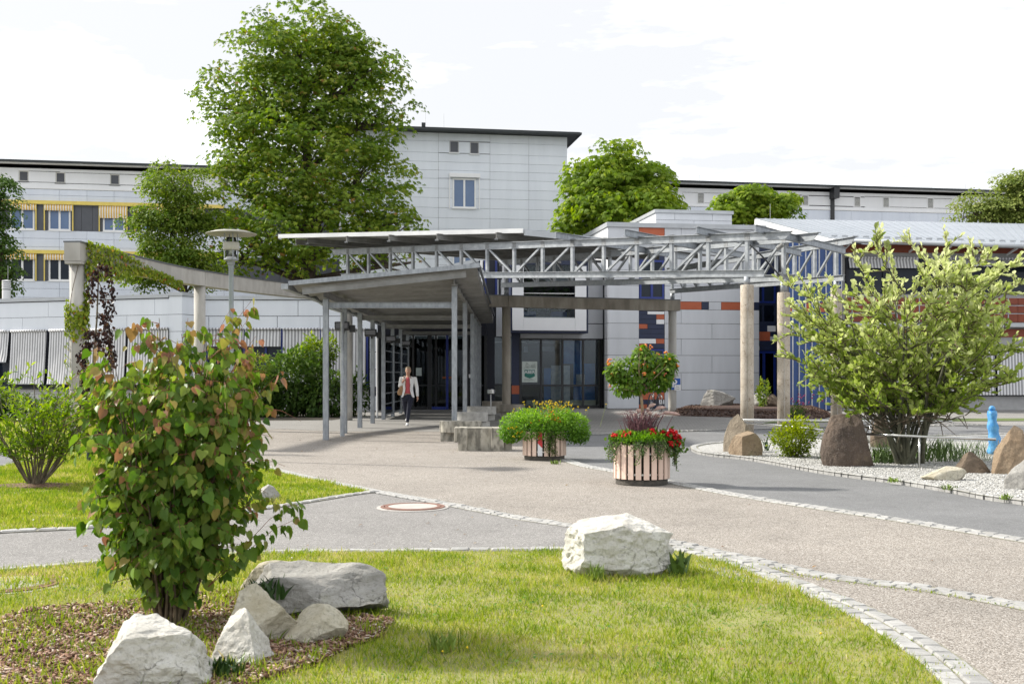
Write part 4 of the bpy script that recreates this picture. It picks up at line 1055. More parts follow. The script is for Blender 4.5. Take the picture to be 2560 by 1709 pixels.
for k in range(5): 
    uu = fu(1316, .3) + .1 + k * .72; piece('radiator_foot', RF.ob, MUL, (uu, .33, .03), (uu + .05, .4, .12))
for k in range(3):
    piece('ceiling_light', RF.ob, mat('lamp_panel', (0.8, 0.8, 0.78)), (fu(1320 + k * 60, 3), 3, zG - .12), (fu(1345 + k * 60, 3), 3.5, zG - .05))
# poster in the window: green shield with four white letters
pv = -.003
PAPER = mat('poster_paper', (0.66, 0.72, 0.68), (0.55, 0.62, 0.58), scale=6); PGREEN = mat('poster_green', (0.03, 0.19, 0.15))
po = bpy.data.objects.new('poster', None); place(po, RF.ob, (fu(1305, pv), pv - .012, fz(955, 1325, pv)))
W_, H_ = fu(1343, pv) - fu(1305, pv), fz(903, 1325, pv) - fz(955, 1325, pv)
piece('sheet', po, PAPER, (0, 0, 0), (W_, .008, H_))
mb = MB().add([(W_*.16, -.004, H_*.60), (W_*.84, -.004, H_*.60), (W_*.84, -.004, H_*.28), (W_*.5, -.004, H_*.18), (W_*.16, -.004, H_*.28)], [(0, 4, 3, 2, 1)])
mk('shield', mb, PGREEN, po, local=True)
mk('picture', MB().add([(W_*.1, -.004, H_*.66), (W_*.9, -.004, H_*.66), (W_*.86, -.004, H_*.9), (W_*.55, -.004, H_*.82), (W_*.3, -.004, H_*.95)], [(0, 1, 2, 3, 4)]), mat('poster_grey', (0.30, 0.36, 0.33), (0.55, 0.6, 0.57), scale=9), po, local=True)
for k in range(3): piece('text_line', po, mat('poster_ink', (0.18, 0.22, 0.2)), (W_*.12, -.005, H_*(.08 + .03*k)), (W_*(.85 - .1*k), -.002, H_*(.09 + .03*k)))
def text_mesh(txt, size, m, name, parent, loc, bold=True):
    cu = bpy.data.curves.new(name, 'FONT'); cu.body = txt; cu.size = size; cu.align_x = 'CENTER'; cu.extrude = .002
    if bold: cu.offset = size * .02
    tmp = bpy.data.objects.new('tmp', cu); COL.objects.link(tmp)
    dg = bpy.context.evaluated_depsgraph_get(); me = bpy.data.meshes.new_from_object(tmp.evaluated_get(dg))
    bpy.data.objects.remove(tmp); me.materials.clear(); me.materials.append(m)
    o = bpy.data.objects.new(name, me)
    place(o, parent, M=Matrix.Translation(Vector(loc)) @ Matrix.Rotation(math.radians(90), 4, 'X'))
    return o
text_mesh('ABER', W_*.29, WHITE, 'lettering', po, (W_*.5, -.010, H_*.42))

# ---- dark glazed entrance under the canopy
EN = Fac((985 - 1280) * 47.6 / F, 47.6, 0.0, 'entrance_doors', 'dark glazed entrance doors with blue frames at the end of the canopy', 'entrance')
def nu(p): return EN.u(p)
def nz(y): return EN.z(1100, y)
zE = nz(838)
piece('header', EN.ob, mat('header_navy', (0.012, 0.014, 0.028)), (nu(940), -.02, zE), (nu(1216), .25, zE + .9))
for p_, m, w_ in ((986, MUL, .06), (1010, MUL, .10), (1033, MUL, .04), (1074, MUL, .09), (1090, MUL, .04), (1118, BLUEF, .05), (1135, MUL, .04), (1170, MUL, .05), (1190, MUL, .05), (1214, MUL, .06)):
    piece('mullion', EN.ob, m, (nu(p_) - w_, -.03, .02), (nu(p_) + w_, .05, zE))
ps = [986, 1010, 1033, 1074, 1090, 1118, 1135, 1170, 1190, 1214]
for i in range(9):
    piece('pane', EN.ob, GLASSD, (nu(ps[i]) + .06, .0, .14), (nu(ps[i+1]) - .06, .014, zE - .02))
for a, b, m in ((986, 1074, MUL), (1074, 1120, BLUEF), (1120, 1214, MUL)): piece('bottom_rail', EN.ob, m, (nu(a) + .1, -.04, .02), (nu(b) - .1, .05, .14)); piece('rail', EN.ob, MUL, (nu(a) + .1, -.02, nz(963) - .03), (nu(b) - .1, .05, nz(963) + .03))
piece('notice', EN.ob, mat('notice_paper', (0.42, 0.48, 0.47)), (nu(1040), -.02, nz(939)), (nu(1054), -.006, nz(919)), label='grey notice sheet on the door glass')
piece('letter_box', EN.ob, WHITE, (nu(1172), -.12, nz(944)), (nu(1182), -.04, nz(935)))
for a, b, m in ((1106, 1116, (0.25, 0.07, 0.02)), (1122, 1130, (0.25, 0.07, 0.02))): piece('door_sticker', EN.ob, mat('sticker_orange', m), (nu(a), -.03, nz(946)), (nu(b), -.012, nz(941)))
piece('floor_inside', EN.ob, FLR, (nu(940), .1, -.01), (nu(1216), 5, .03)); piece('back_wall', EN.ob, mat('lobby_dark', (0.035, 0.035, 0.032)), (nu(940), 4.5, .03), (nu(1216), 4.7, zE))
piece('side_wall', EN.ob, PANEL, (nu(944), -1.0, 0), (nu(946), .0, 4.4))
for k in range(4): piece('door_light', EN.ob, mat('dim_lamp', (0.3, 0.3, 0.28)), (nu(1030 + k * 40), 3.5, zE - .5), (nu(1048 + k * 40), 3.7, zE - .42))
# flat roof over the doors, its grey edge and the sloping roof behind
t = thing('foyer_roof', 'low dark roof behind the canopy between tower and glass front', 'roof', (nu(1090) + EN.o.x, 49, 0))
piece_w('roof_slab', t, GALVD, (-7.5, 47.4, 4.45), (-1.2, 55, 4.6))
mb = MB().add([(-3.6, 49.2, 6.15), (-1.0, 49.2, 6.7), (-1.0, 56, 6.7), (-3.6, 56, 6.15), (-3.6, 49.2, 6.0), (-1.0, 49.2, 6.55), (-1.0, 56, 6.55), (-3.6, 56, 6.0)], [(0, 1, 2, 3), (7, 6, 5, 4), (0, 4, 5, 1), (1, 5, 6, 2), (3, 7, 4, 0)])
mk('sloping_roof', mb, COPING, t)
piece_w('clerestory', t, GLASSW, (-3.5, 49.6, 4.6), (-1.3, 49.7, 6.2))
# ---- right-hand building: blue fin wall, zinc roof, red bands, awnings
RBD = Fac((1972 - 1280) * 46.3 / F, 46.3, -0.10, 'blue_wing', 'two-storey wing with zinc roof, blue fin wall and striped blinds behind the willow', 'building')
def bu(p, v=0): return RBD.u(p, v)
def bz(y, p=2020, v=0): return RBD.z(p, y, v)
ub0, ub1 = bu(1972), bu(2108); ZR0 = 7.0
piece('fin_wall', RBD.ob, DARK, (ub0, .08, 0), (ub1, 3, ZR0), label='core of the blue wall')
fins = [1982, 1998, 2014, 2030, 2048, 2065, 2084, 2104]
pu = [1973] + fins
for i in range(len(pu) - 1):
    a, b = bu(pu[i]), bu(pu[i+1])
    segs = [(.05, bz(780), BLUEP), (bz(780), bz(757), (RED, PANELW, BLUEP, RED, BLUEP, RED, BLUEP, PANELW)[i]), (bz(757), ZR0 - .02, BLUEP)]
    for z0, z1, m in segs: panels(RBD.ob, m, [(a, z0, b, z1)], [], .08, .03, gap=.006, name='blue_panel')
for p_ in fins: piece('fin', RBD.ob, mat('fin_grey', (0.50, 0.52, 0.55), rough=.5), (bu(p_) - .024, -.035, .03), (bu(p_) + .024, .03, ZR0 - .05))
# main facade, a little behind
RM = Fac((2108 - 1280) * 46.8 / F, 46.8, 0.06, 'blue_wing', 'main front of the zinc-roofed wing with red bands and opened awnings on the right', 'building')
def mu(p, v=0): return RM.u(p, v)
def mz(y, p=2330, v=0): return RM.z(p, y, v)
uM = mu(2800); ZEV = 6.95
piece('wall', RM.ob, mat('plinth_grey', (0.42, 0.42, 0.42), rough=.9), (0, .06, 0), (uM, 12, ZEV - .2))
zu0, zu1, zl0, zl1 = mz(735), mz(645), mz(990), mz(868)
piece('upper_glazing', RM.ob, GLASSW, (0.1, .03, zu0), (uM, .055, zu1)); piece('lower_glazing', RM.ob, GLASSW, (0.1, .03, zl0), (uM, .055, zl1))
piece('eave_band', RM.ob, mat('cladding_dull_red', (0.30, 0.075, 0.038), (0.25, 0.062, 0.032), scale=2, rough=0.6, rnd=0.06), (0, .0, mz(632)), (uM, .055, mz(612)))
k = 0; uu = .1
while uu < uM - 1:
    for z0, z1 in ((mz(805), mz(782)), (mz(782), mz(760)), (mz(760), mz(741))):
        piece('red_panel', RM.ob, mat('cladding_dull_red', (0.30, 0.075, 0.038), (0.25, 0.062, 0.032), scale=2, rough=0.6, rnd=0.06), (uu + .01, .0, z0 + .01), (uu + 1.05, .055, z1 - .01))
    uu += 1.06
piece('ledge', RM.ob, COPING, (0, -.55, mz(818)), (uM, .055, mz(808)))
for q in range(14):
    uu = .2 + q * .95
    if uu < uM: piece('rail_post', RM.ob, GALV, (uu - .02, -.50, mz(808)), (uu + .02, -.46, mz(745)))
for y in (745, 765, 785): piece('rail', RM.ob, GALV, (0, -.5, mz(y) - .015), (uM, -.46, mz(y) + .015))
piece('lower_band', RM.ob, mat('cladding_dull_red', (0.30, 0.075, 0.038), (0.25, 0.062, 0.032), scale=2, rough=0.6, rnd=0.06), (0, .0, mz(842)), (uM, .055, mz(822)))
def awnR(p0, p1, z1, z0, out):
    ua, ub = mu(p0), mu(p1); mb = MB(); vs = []; nU = 8; nZ = 5
    for j in range(nZ + 1):
        f = j / nZ
        for i in range(nU + 1): vs.append(((ub - ua) * i / nU, -.06 - out * f, z1 + (z0 - z1) * f))
    mb.add(vs, [(j*(nU+1)+i, j*(nU+1)+i+1, (j+1)*(nU+1)+i+1, (j+1)*(nU+1)+i) for j in range(nZ) for i in range(nU)])
    mb.tube([(0, -.08, z1 + .04), (ub - ua, -.08, z1 + .04)], .05, 8)
    o = bpy.data.objects.new('striped_awning', to_mesh('striped_awning', mb, AWNG)); place(o, RM.ob, (ua, 0, 0))
for a, b in ((2120, 2205), (2210, 2295)): awnR(a, b, zu1 - .05, zu1 - .45, .15)
for a, b in ((2325, 2480), (2495, 2640)): awnR(a, b, zu1 - .05, mz(672), 1.1)
for p_ in range(2122, 2700, 92): awnR(p_, p_ + 86, zl1 - .05, zl0 + .05, .12)
for p_ in range(2118, 2700, 92):
    uu = mu(p_)
    piece('window_post', RM.ob, mat('post_navy', (0.014, 0.017, 0.028)), (uu - .06, -.03, zl0), (uu + .06, .03, zl1)); piece('window_post', RM.ob, mat('post_navy', (0.014, 0.017, 0.028)), (uu - .06, -.03, zu0), (uu + .06, .03, zu1))
# standing seam roof
A = P(1890, 546, 58.0); B = P(2750, 563, 59.5); Cc = P(2750, 617, 46.2); D = P(2085, 597, 45.6)
ro = thing('zinc_roof', 'pale zinc standing seam roof over the right wing', 'roof', (A.x, A.y, 0))
dn = Vector((0, 0, -.14))
# trays between seams: interpolate between the eave line D-Cc and the ridge line A-B
nT = 40
for i in range(nT):
    f0, f1 = i / nT, (i + 1) / nT
    q = [D.lerp(Cc, f0), D.lerp(Cc, f1), A.lerp(B, f1), A.lerp(B, f0)]
    mb = MB().add(q + [p_ + dn for p_ in q], [(0, 1, 2, 3), (7, 6, 5, 4), (0, 4, 5, 1), (2, 6, 7, 3), (3, 7, 4, 0), (1, 5, 6, 2)])
    t_ = mk('roof_tray', mb, ZINC, ro)
    up = Vector((0, 0, .015))
    mb = MB().beam(q[0] + up, q[3] + up, .025, .035)
    mk('seam', mb, ZINC, t_)
mk('fascia', MB().beam(A + Vector((-.05, 0, -.2)), D + Vector((-.05, 0, -.2)), .05, .34), WHITE, ro)
mk('soffit', MB().add([A + dn * 1.6, D + dn * 1.6, D + dn * 1.6 + Vector((1.2, 0, 0)), A + dn * 1.6 + Vector((1.2, 0, 0))], [(0, 1, 2, 3)]), WHITE, ro)
mk('gutter', MB().tube([D + Vector((-.1, -.10, -.08)), Cc + Vector((0, -.10, -.08))], .09, 8), COPING, ro, smooth=True)
for i in range(26):
    p_ = D.lerp(Cc, (i + .3) / 26).lerp(A.lerp(B, (i + .3) / 26), .06); mk('snow_guard', MB().box((p_.x, p_.y, p_.z + .03), (p_.x + .25, p_.y + .03, p_.z + .10)), COPING, ro)
for i in range(8):
    p_ = D.lerp(Cc, (i + .5) / 8); mk('bracket', MB().beam(p_ + Vector((0, 0, -.14)), p_ + Vector((0, 1.0, -.32)), .05, .08), WHITE, ro)
p_ = A.lerp(D, .22); mk('lightning_rod', MB().tube([p_, p_ + Vector((0, 0, .9))], .012, 5), STEEL, ro)
# ================================================================== CONCRETE RING, TRUSSES, CANOPIES
COLS = {'c1': (-9.2, 23.7), 'c2': (-8.42, 30.2), 'c3': (-5.37, 36.65), 'c4': (-.2, 39.6), 'c5': (6.0, 41.9)}
ZB_, ZT_ = 3.88, 4.30
def column(name, label, x, y, z1, r, m, extra=None, z0=0.0):
    t = thing(name, label, 'column', (x, y, 0), group=None)
    mk('shaft', MB().lathe([(r * 1.0, z0), (r, z0 + .3), (r, z1 * .5), (r, z1 - .004)], n=28), m, t, local=True, smooth=True)
    return t
line = smooth_line([COLS[k] for k in ('c1', 'c2', 'c3', 'c4', 'c5')], 12)
line = [Vector((-9.215, 23.45))] + line + [Vector((6.25, 41.97))]
rb = thing('ring_beam', 'curved weathered concrete beam sweeping from the ivy column to the car park column', 'beam', (line[0].x, line[0].y, 0))
idx = [0] + [1 + 12 * k for k in range(1, 4)] + [len(line) - 1]
def ring_part(i0, i1, w, z0, z1, name, m, off=0.0):
    vs = []; mb = MB()
    for i in range(i0, i1 + 1):
        t = (line[min(i+1, len(line)-1)] - line[max(i-1, 0)]).normalized(); nr = Vector((-t.y, t.x))
        p = line[i]
        if i == i0: p = p + t * .008
        if i == i1: p = p - t * .008
        a = p - nr * w / 2; b = p + nr * w / 2
        vs.append([(a.x, a.y, z0), (b.x, b.y, z0), (b.x, b.y, z1), (a.x, a.y, z1)])
    mb.loft(vs)
    return mk(name, mb, m, rb)
for s_ in range(4):
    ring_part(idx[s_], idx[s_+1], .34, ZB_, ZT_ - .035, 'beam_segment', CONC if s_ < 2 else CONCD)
ring_part(0, len(line) - 1, .38, ZT_ - .032, ZT_, 'flashing', mat('flashing_lead', (0.14, 0.15, 0.16), rough=.5, metal=.4))
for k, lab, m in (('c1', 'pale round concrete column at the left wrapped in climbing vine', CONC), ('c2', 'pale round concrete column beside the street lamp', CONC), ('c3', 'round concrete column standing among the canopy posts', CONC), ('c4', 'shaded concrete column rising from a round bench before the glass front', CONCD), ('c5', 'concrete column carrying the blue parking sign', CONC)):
    t = column('concrete_column', lab, COLS[k][0], COLS[k][1], ZB_ - .002, .152, m)
    if k == 'c1':
        mk('capital', MB().box((-.17, -.24, ZB_ - .06), (.17, .10, ZB_ - .006)), CONC, t, local=True)
        mk('wire', MB().tube([(-.05, -.158, .1), (-.05, -.158, ZB_)], .004, 5), STEEL, t, local=True)

# front columns with crackled render
def crackmat():
    m, t, b = newmat('crackled_render'); L = t.links.new
    tc = N(t, 'ShaderNodeTexCoord'); mp = N(t, 'ShaderNodeMapping'); mp.inputs['Scale'].default_value = (1, 1, .7); L(tc.outputs['Object'], mp.inputs[0])
    nz_ = N(t, 'ShaderNodeTexNoise', Scale=6.0, Detail=4.0); L(mp.outputs[0], nz_.inputs['Vector'])
    ad = N(t, 'ShaderNodeMix', data_type='VECTOR'); ad.inputs[0].default_value = .12; L(mp.outputs[0], ad.inputs[4]); L(nz_.outputs['Color'], ad.inputs[5])
    v = N(t, 'ShaderNodeTexVoronoi', Scale=10.0, feature='DISTANCE_TO_EDGE'); L(ad.outputs[1], v.inputs['Vector'])
    r = N(t, 'ShaderNodeValToRGB'); r.color_ramp.elements[0].position = .004; r.color_ramp.elements[1].position = .018
    r.color_ramp.elements[0].color = (0.42, 0.36, 0.30, 1); r.color_ramp.elements[1].color = (1, 1, 1, 1); L(v.outputs['Distance'], r.inputs[0])
    n2 = N(t, 'ShaderNodeTexNoise', Scale=2.2, Detail=6.0); L(tc.outputs['Object'], n2.inputs['Vector'])
    r2 = N(t, 'ShaderNodeValToRGB'); r2.color_ramp.elements[0].color = (0.33, 0.28, 0.22, 1); r2.color_ramp.elements[1].color = (0.45, 0.40, 0.335, 1); r2.color_ramp.elements[0].position = .35; r2.color_ramp.elements[1].position = .6; L(n2.outputs[0], r2.inputs[0])
    mx = N(t, 'ShaderNodeMix', data_type='RGBA', blend_type='MULTIPLY'); mx.inputs[0].default_value = 1.0
    L(r2.outputs[0], mx.inputs[6]); L(r.outputs[0], mx.inputs[7]); L(mx.outputs[2], b.inputs['Base Color']); b.inputs['Roughness'].default_value = .95
    bp = N(t, 'ShaderNodeBump'); bp.inputs['Strength'].default_value = .5; bp.inputs['Distance'].default_value = .01; L(r.outputs[0], bp.inputs['Height']); L(bp.outputs[0], b.inputs['Normal'])
    return m
CRACK = crackmat()
CA = (5.50, 26.2); CB = (6.67, 27.5); CC = (8.98, 31.0)
for (x, y), zt_, lab, z_s in ((CA, 3.58, 'front crackled concrete column at the tip of the nearest truss', 3.79), (CB, 3.50, 'crackled column just right of the front one', 3.80), (CC, 3.85, 'pale column half hidden behind the willow', 4.09)):
    t = thing('concrete_column', lab, 'column', (x, y, 0), group='crackled columns under the trusses')
    mk('shaft', MB().lathe([(.155, -.05), (.155, 1.2), (.155, 2.4), (.155, zt_), (.145, zt_ + .012)], n=32), CRACK, t, local=True, smooth=True)
    mk('steel_head', MB().lathe([(.075, zt_ + .012), (.075, z_s)], n=18), GALVP, t, local=True, smooth=True)
    mk('wire', MB().tube([(-.02, -.16, .1), (-.02, -.16, zt_)], .004, 5), STEEL, t, local=True)

# ---- trusses
SMUDGE = mat('weld_paint', (0.20, 0.205, 0.21), (0.30, 0.31, 0.32), scale=20, rough=.7, metal=.3)
def truss(label, back, front, zb0, zb1, dep0, dep1, nb, flip, over_b, over_f, ext_top):
    B0 = Vector((back[0], back[1], zb0)); F0 = Vector((front[0], front[1], zb1)); d = F0 - B0; dh = Vector((d.x, d.y, 0)).normalized()
    B1 = Vector((back[0], back[1], zb0 + dep0)); F1 = Vector((front[0], front[1], zb1 + dep1)); d1 = F1 - B1
    t = thing('steel_truss', label, 'truss', (back[0], back[1], zb0), group='galvanised roof trusses')
    un = d.normalized(); un1 = d1.normalized()
    ch = .165; ct = .19
    mk('bottom_chord', MB().ibeam(B0 - un * over_b, F0 + un * over_f, .11, ch), GALV, t)
    mb = MB(); M, L = mb.frame(B1 - un1 * (over_b + ext_top[0]), F1 + un1 * (over_f + ext_top[1]))
    # top chord with slanting ends
    for (za, zb_, w) in ((ct/2 - .014, ct/2, .12), (-ct/2, -ct/2 + .014, .12), (-ct/2 + .014, ct/2 - .014, .014)):
        sa = (ct/2 - za) * 1.1; sb = (ct/2 - zb_) * 1.1
        vs = [(sa, -w/2, za), (L - sa, -w/2, za), (L - sa, w/2, za), (sa, w/2, za), (sb, -w/2, zb_), (L - sb, -w/2, zb_), (L - sb, w/2, zb_), (sb, w/2, zb_)]
        mb.add([M @ Vector(v) for v in vs], [(0,3,2,1),(4,5,6,7),(0,1,5,4),(1,2,6,5),(2,3,7,6),(3,0,4,7)])
    mk('top_chord', mb, GALV, t)
    side = Vector((dh.y, -dh.x, 0))
    def lo(k): return B0.lerp(F0, k / nb) + Vector((0, 0, ch / 2))
    def hi(k): return B1.lerp(F1, k / nb) - Vector((0, 0, ct / 2))
    for k in range(nb + 1):
        mk('vertical', MB().beam(lo(k), hi(k), .08, .08, up=dh), GALV, t)
        c = hi(k); mk('gusset', MB().box((-.09, -.065, -.004), (.09, .065, -.0005), Matrix.Translation(c + Vector((0, 0, ct + .012))) @ Matrix.Rotation(math.atan2(dh.y, dh.x), 4, 'Z')), SMUDGE, t)
    for k in range(nb):
        if k < flip: a, b = hi(k) + un1 * .10, lo(k + 1) - un * .10
        else: a, b = lo(k) + un * .10, hi(k + 1) - un1 * .10
        mk('diagonal', MB().beam(a, b, .06, .055), GALV, t)
        c = (b if k < flip else a); sg = 1
        mk('gusset', MB().beam(c + un * -.07, c + un * .07, .014, .07), GALV, t)
    # weld paint marks at the nodes
    for k in range(nb + 1):
        c = B1.lerp(F1, k / nb); M2 = Matrix.Translation(c) @ Matrix.Rotation(math.atan2(dh.y, dh.x), 4, 'Z')
        mk('weld_mark', MB().box((-.07, -.0115, -ct/2 + .016), (.07, .0115, ct/2 - .016), M2), SMUDGE, t)
    return t
T1 = truss('nearest galvanised truss crossing in front from left to the front crackled column', COLS['c3'], CA, 4.72, 3.86, .80, .86, 14, 7, .35, .45, (.55, .75))
T2 = truss('middle truss behind the nearest one, ending over the second crackled column', COLS['c4'], CB, 4.66, 3.87, .80, .95, 13, 6, .35, .40, (.3, .8))
T3 = truss('rear truss reaching from the parking sign column to the willow', COLS['c5'], CC, 4.62, 4.16, .80, .98, 10, 4, .25, .35, (.3, .6))
for k, z1 in (('c3', 4.64), ('c4', 4.58), ('c5', 4.54)):
    mk('support_stub', MB().lathe([(.085, 0), (.085, z1 - ZT_ - .002)], c=(COLS[k][0], COLS[k][1], ZT_ + .001), n=16), GALVP, rb, smooth=True)
# struts and tie rods between the trusses near the front
mk('tie_rod', MB().tube([P(1873, 610, 27.6), P(1905, 640, 27.4), P(1955, 695, 27.2)], .02, 8), BLACKM, T2)
mk('turnbuckle', MB().tube([P(1944, 622, 27.4), P(1956, 612, 27.4)], .055, 10), GALVD, T2)
mk('base_shoe', MB().tube([P(1945, 684, 27.3), P(1960, 698, 27.3)], .06, 8), GALVD, T2)
# ---- roof plane above the trusses
def zroof(x, y): return 3.84 - .0267 * x + .0536 * y
pd = Vector((.68, .735))
L_ = Vector((-7.56, 36.4)); F_ = Vector((.33, 31.2))
poly = [L_, F_, F_ + pd * 12.2, L_ + pd * 11.0]
vr = thing('canopy_roof', 'tilted flat sheet roof on steel purlins above the trusses', 'roof', (F_.x, F_.y, 4))
def slab(name, pts, zo0, zo1, m, parent):
    n = len(pts)
    mb = MB().add([(p.x, p.y, zroof(p.x, p.y) + zo0) for p in pts] + [(p.x, p.y, zroof(p.x, p.y) + zo1) for p in pts], [tuple(range(n))[::-1], tuple(range(n, 2*n))] + [(i, (i+1) % n, n+(i+1) % n, n+i) for i in range(n)])
    return mk(name, mb, m, parent)
slab('roof_sheet', poly, -.02, .02, mat('sheet_pale', (0.55, 0.55, 0.54), (0.46, 0.46, 0.45), scale=1.5, rough=.6), vr)
e = (F_ - L_).normalized(); nrm = Vector((e.y, -e.x))
fo = .004
slab('front_fascia', [L_ + nrm * fo, F_ + nrm * fo, F_ + nrm * (fo + .05), L_ + nrm * (fo + .05)], -.065, .06, mat('fascia_pale', (0.70, 0.71, 0.71), (0.58, 0.59, 0.60), scale=1.5, rough=.5, metal=.2), vr)
slab('upper_sheet', [L_ + nrm * -.02, F_ + nrm * -.02 - e * .1, F_ + pd * 12 - e * .1, L_ + pd * 10.8], .022, .055, ZINC, vr)
q0, q1 = F_ + e * .004, F_ + pd * 12.2 + e * .004
for k in range(8):
    a = q0.lerp(q1, k / 8); b = q0.lerp(q1, (k + .985) / 8)
    slab('side_fascia', [a, b, b + e * .05, a + e * .05], -.13, .03, COPING, vr)
d1h = (Vector(CA) - Vector(COLS['c3'])); base = Vector(COLS['c3'])
for k in range(12):   # ribs of the sheet seen from below
    a = L_.lerp(F_, (k + .5) / 12) + pd * .1; b = a + pd * 10.7
    mk('rib', MB().beam((a.x, a.y, zroof(a.x, a.y) - .035), (b.x, b.y, zroof(b.x, b.y) - .035), .10, .03), MATS['sheet_pale'], vr)
pur = [(-.10, 1.0), (-.03, 1.3), (.10, 1.25), (.22, 1.05), (.34, .75), (.475, .35), (.64, .65), (.79, .6), (.93, .55), (1.03, .4)]
for i, (tt, ov) in enumerate(pur):
    c = base + d1h * tt
    # start where the roof edge passes, or a short overhang on the open part
    a = c - pd * ov; b = c + pd * (11.2 - 2.6 * tt if tt < .55 else 8.6 - 4.4 * tt)
    lw_ = .135 if tt < .5 else .225
    za = zroof(a.x, a.y) - lw_ ; zb_ = zroof(b.x, b.y) - lw_ - (.25 if tt > .5 else 0)
    mk('purlin', MB().ibeam((a.x, a.y, za), (b.x, b.y, zb_), .09, .17), GALVD if tt < .5 else GALVP, vr)
    for q in ((.0, .55) if tt < .5 else ()):
        w = a.lerp(b, q); mk('clip', MB().box((w.x - .05, w.y - .05, zroof(w.x, w.y) - .26), (w.x + .05, w.y + .05, zroof(w.x, w.y) - .222)), SMUDGE, vr)

# ---- walkway canopy
XL, XR, Y1, DY = -4.27, -1.32, 25.7, 2.87
wc = thing('walkway_canopy', 'grey steel walkway canopy with folded sheet roof leading to the doors', 'canopy', ((XL + XR) / 2, Y1, 0))
def zc(x): return 3.46 + (x + 5.0) * .097     # underside of the folded roof rises to the right
ztopL, ztopR = zc(XL) - .30, zc(XR) - .30
def ipost(x, y, z0, z1):
    mb = MB(); t = .012; w = .12; h = .13
    mb.box((x - w/2, y - h/2, z0), (x + w/2, y - h/2 + t, z1)); mb.box((x - w/2, y + h/2 - t, z0), (x + w/2, y + h/2, z1)); mb.box((x - t/2, y - h/2 + t, z0), (x + t/2, y + h/2 - t, z1))
    return mk('post', mb, GALVP, wc)
for k in range(8):
    y = Y1 + DY * k
    ipost(XL, y, 0, ztopL)
    if k % 2 == 0 or k > 4: ipost(XR, y, 0.0 if k != 0 else .0, ztopR)
    if k % 2 == 0:
        mk('crossbeam', MB().ibeam((XL + .064, y, 3.09), (XR - .064, y, 3.09), .10, .13, t=.012), GALVP if k == 0 else GALVD, wc)
        for x, zt_ in ((XL, ztopL), (XR, ztopR)): mk('bracket', MB().box((x - .065, y - .07, 3.0), (x + .065, y - .0655, 3.18)), GALVP, wc)
for x, zt_ in ((XL, ztopL), (XR, ztopR)):
    mk('long_beam', MB().ibeam((x, Y1 - .35, zt_ + .09), (x, 47.5, zt_ + .09), .10, .17), GALVD, wc)
# folded sheet: zigzag along the walkway, spanning across it
xl, xr = -4.95, -.78; y0, y1 = Y1 - .62, 47.4; per = 1.45; vs = []; n = int((y1 - y0) / per)
prof = []
for k in range(n):
    yy = y0 + k * per; prof += [(yy, .0), (yy + per * .10, .0), (yy + per * .58, -.30), (yy + per * .66, -.30)]
prof.append((y0 + n * per, 0))
for yy, dz in prof: vs += [(xl, yy, zc(xl) + .06 + dz * .35), (xr, yy, zc(xr) + .06 + dz)]
nP = len(prof)
mb = MB().add(vs, [(2*i, 2*i+2, 2*i+3, 2*i+1) for i in range(nP - 1)])
vs2 = [(a, b, c + .012) for a, b, c in vs]; mb.add(vs2, [(2*i, 2*i+1, 2*i+3, 2*i+2) for i in range(nP - 1)])
mk('folded_sheet', mb, GALVD, wc)
mk('cover_sheet', MB().add([(xl - .04, y0 - .05, zc(xl) + .085), (xr - .03, y0 - .05, zc(xr) + .085), (xr - .03, y1, zc(xr) + .085), (xl - .04, y1, zc(xl) + .085), (xl - .04, y0 - .05, zc(xl) + .105), (xr - .03, y0 - .05, zc(xr) + .105), (xr - .03, y1, zc(xr) + .105), (xl - .04, y1, zc(xl) + .105)], [(0,3,2,1),(4,5,6,7),(0,1,5,4),(1,2,6,5),(2,3,7,6),(3,0,4,7)]), GALVD, wc)
mk('front_edge', MB().beam((xl - .04, y0 - .075, zc(xl) + .07), (xr + .06, y0 - .075, zc(xr) + .07), .04, .10), GALVP, wc)
mk('front_rafter', MB().ibeam((xl + .25, y0 + .02, zc(xl) - .10), (xr - .25, y0 + .02, zc(xr) - .12), .08, .15), GALVD, wc)
mk('right_edge', MB().beam((xr + .03, y0 - .07, zc(xr) + .115), (xr + .03, y1, zc(xr) + .115), .06, .025), GALVP, wc)
mb = MB()
for k in range(2): mb.box((xl - .20 + .145 * k, y0 - .1, zc(xl) - .06), (xl - .19 + .145 * k, y1, zc(xl) + .06))
mb.box((xl - .19, y0 - .1, zc(xl) - .06), (xl - .046, y1, zc(xl) - .05)); mb.box((xl - .20, y0 - .105, zc(xl) - .06), (xl - .045, y0 - .1, zc(xl) + .06))
mk('gutter', mb, GALV, wc)
dpx, dpy = -4.05, 26.6
mk('downpipe', MB().tube([(-4.9, 27.6, 3.4), (-4.5, 27.2, 3.15), (-4.12, dpy + .6, 3.0), (-4.12, dpy + .6, .25), (-4.12, dpy + .6, .02)], [.045, .045, .045, .045, .05], 10), GALV, wc, smooth=True)
mk('pipe_foot', MB().tube([(-4.12, dpy + .6, .5), (-4.12, dpy + .6, 0)], .055, 10), GALVP, wc)
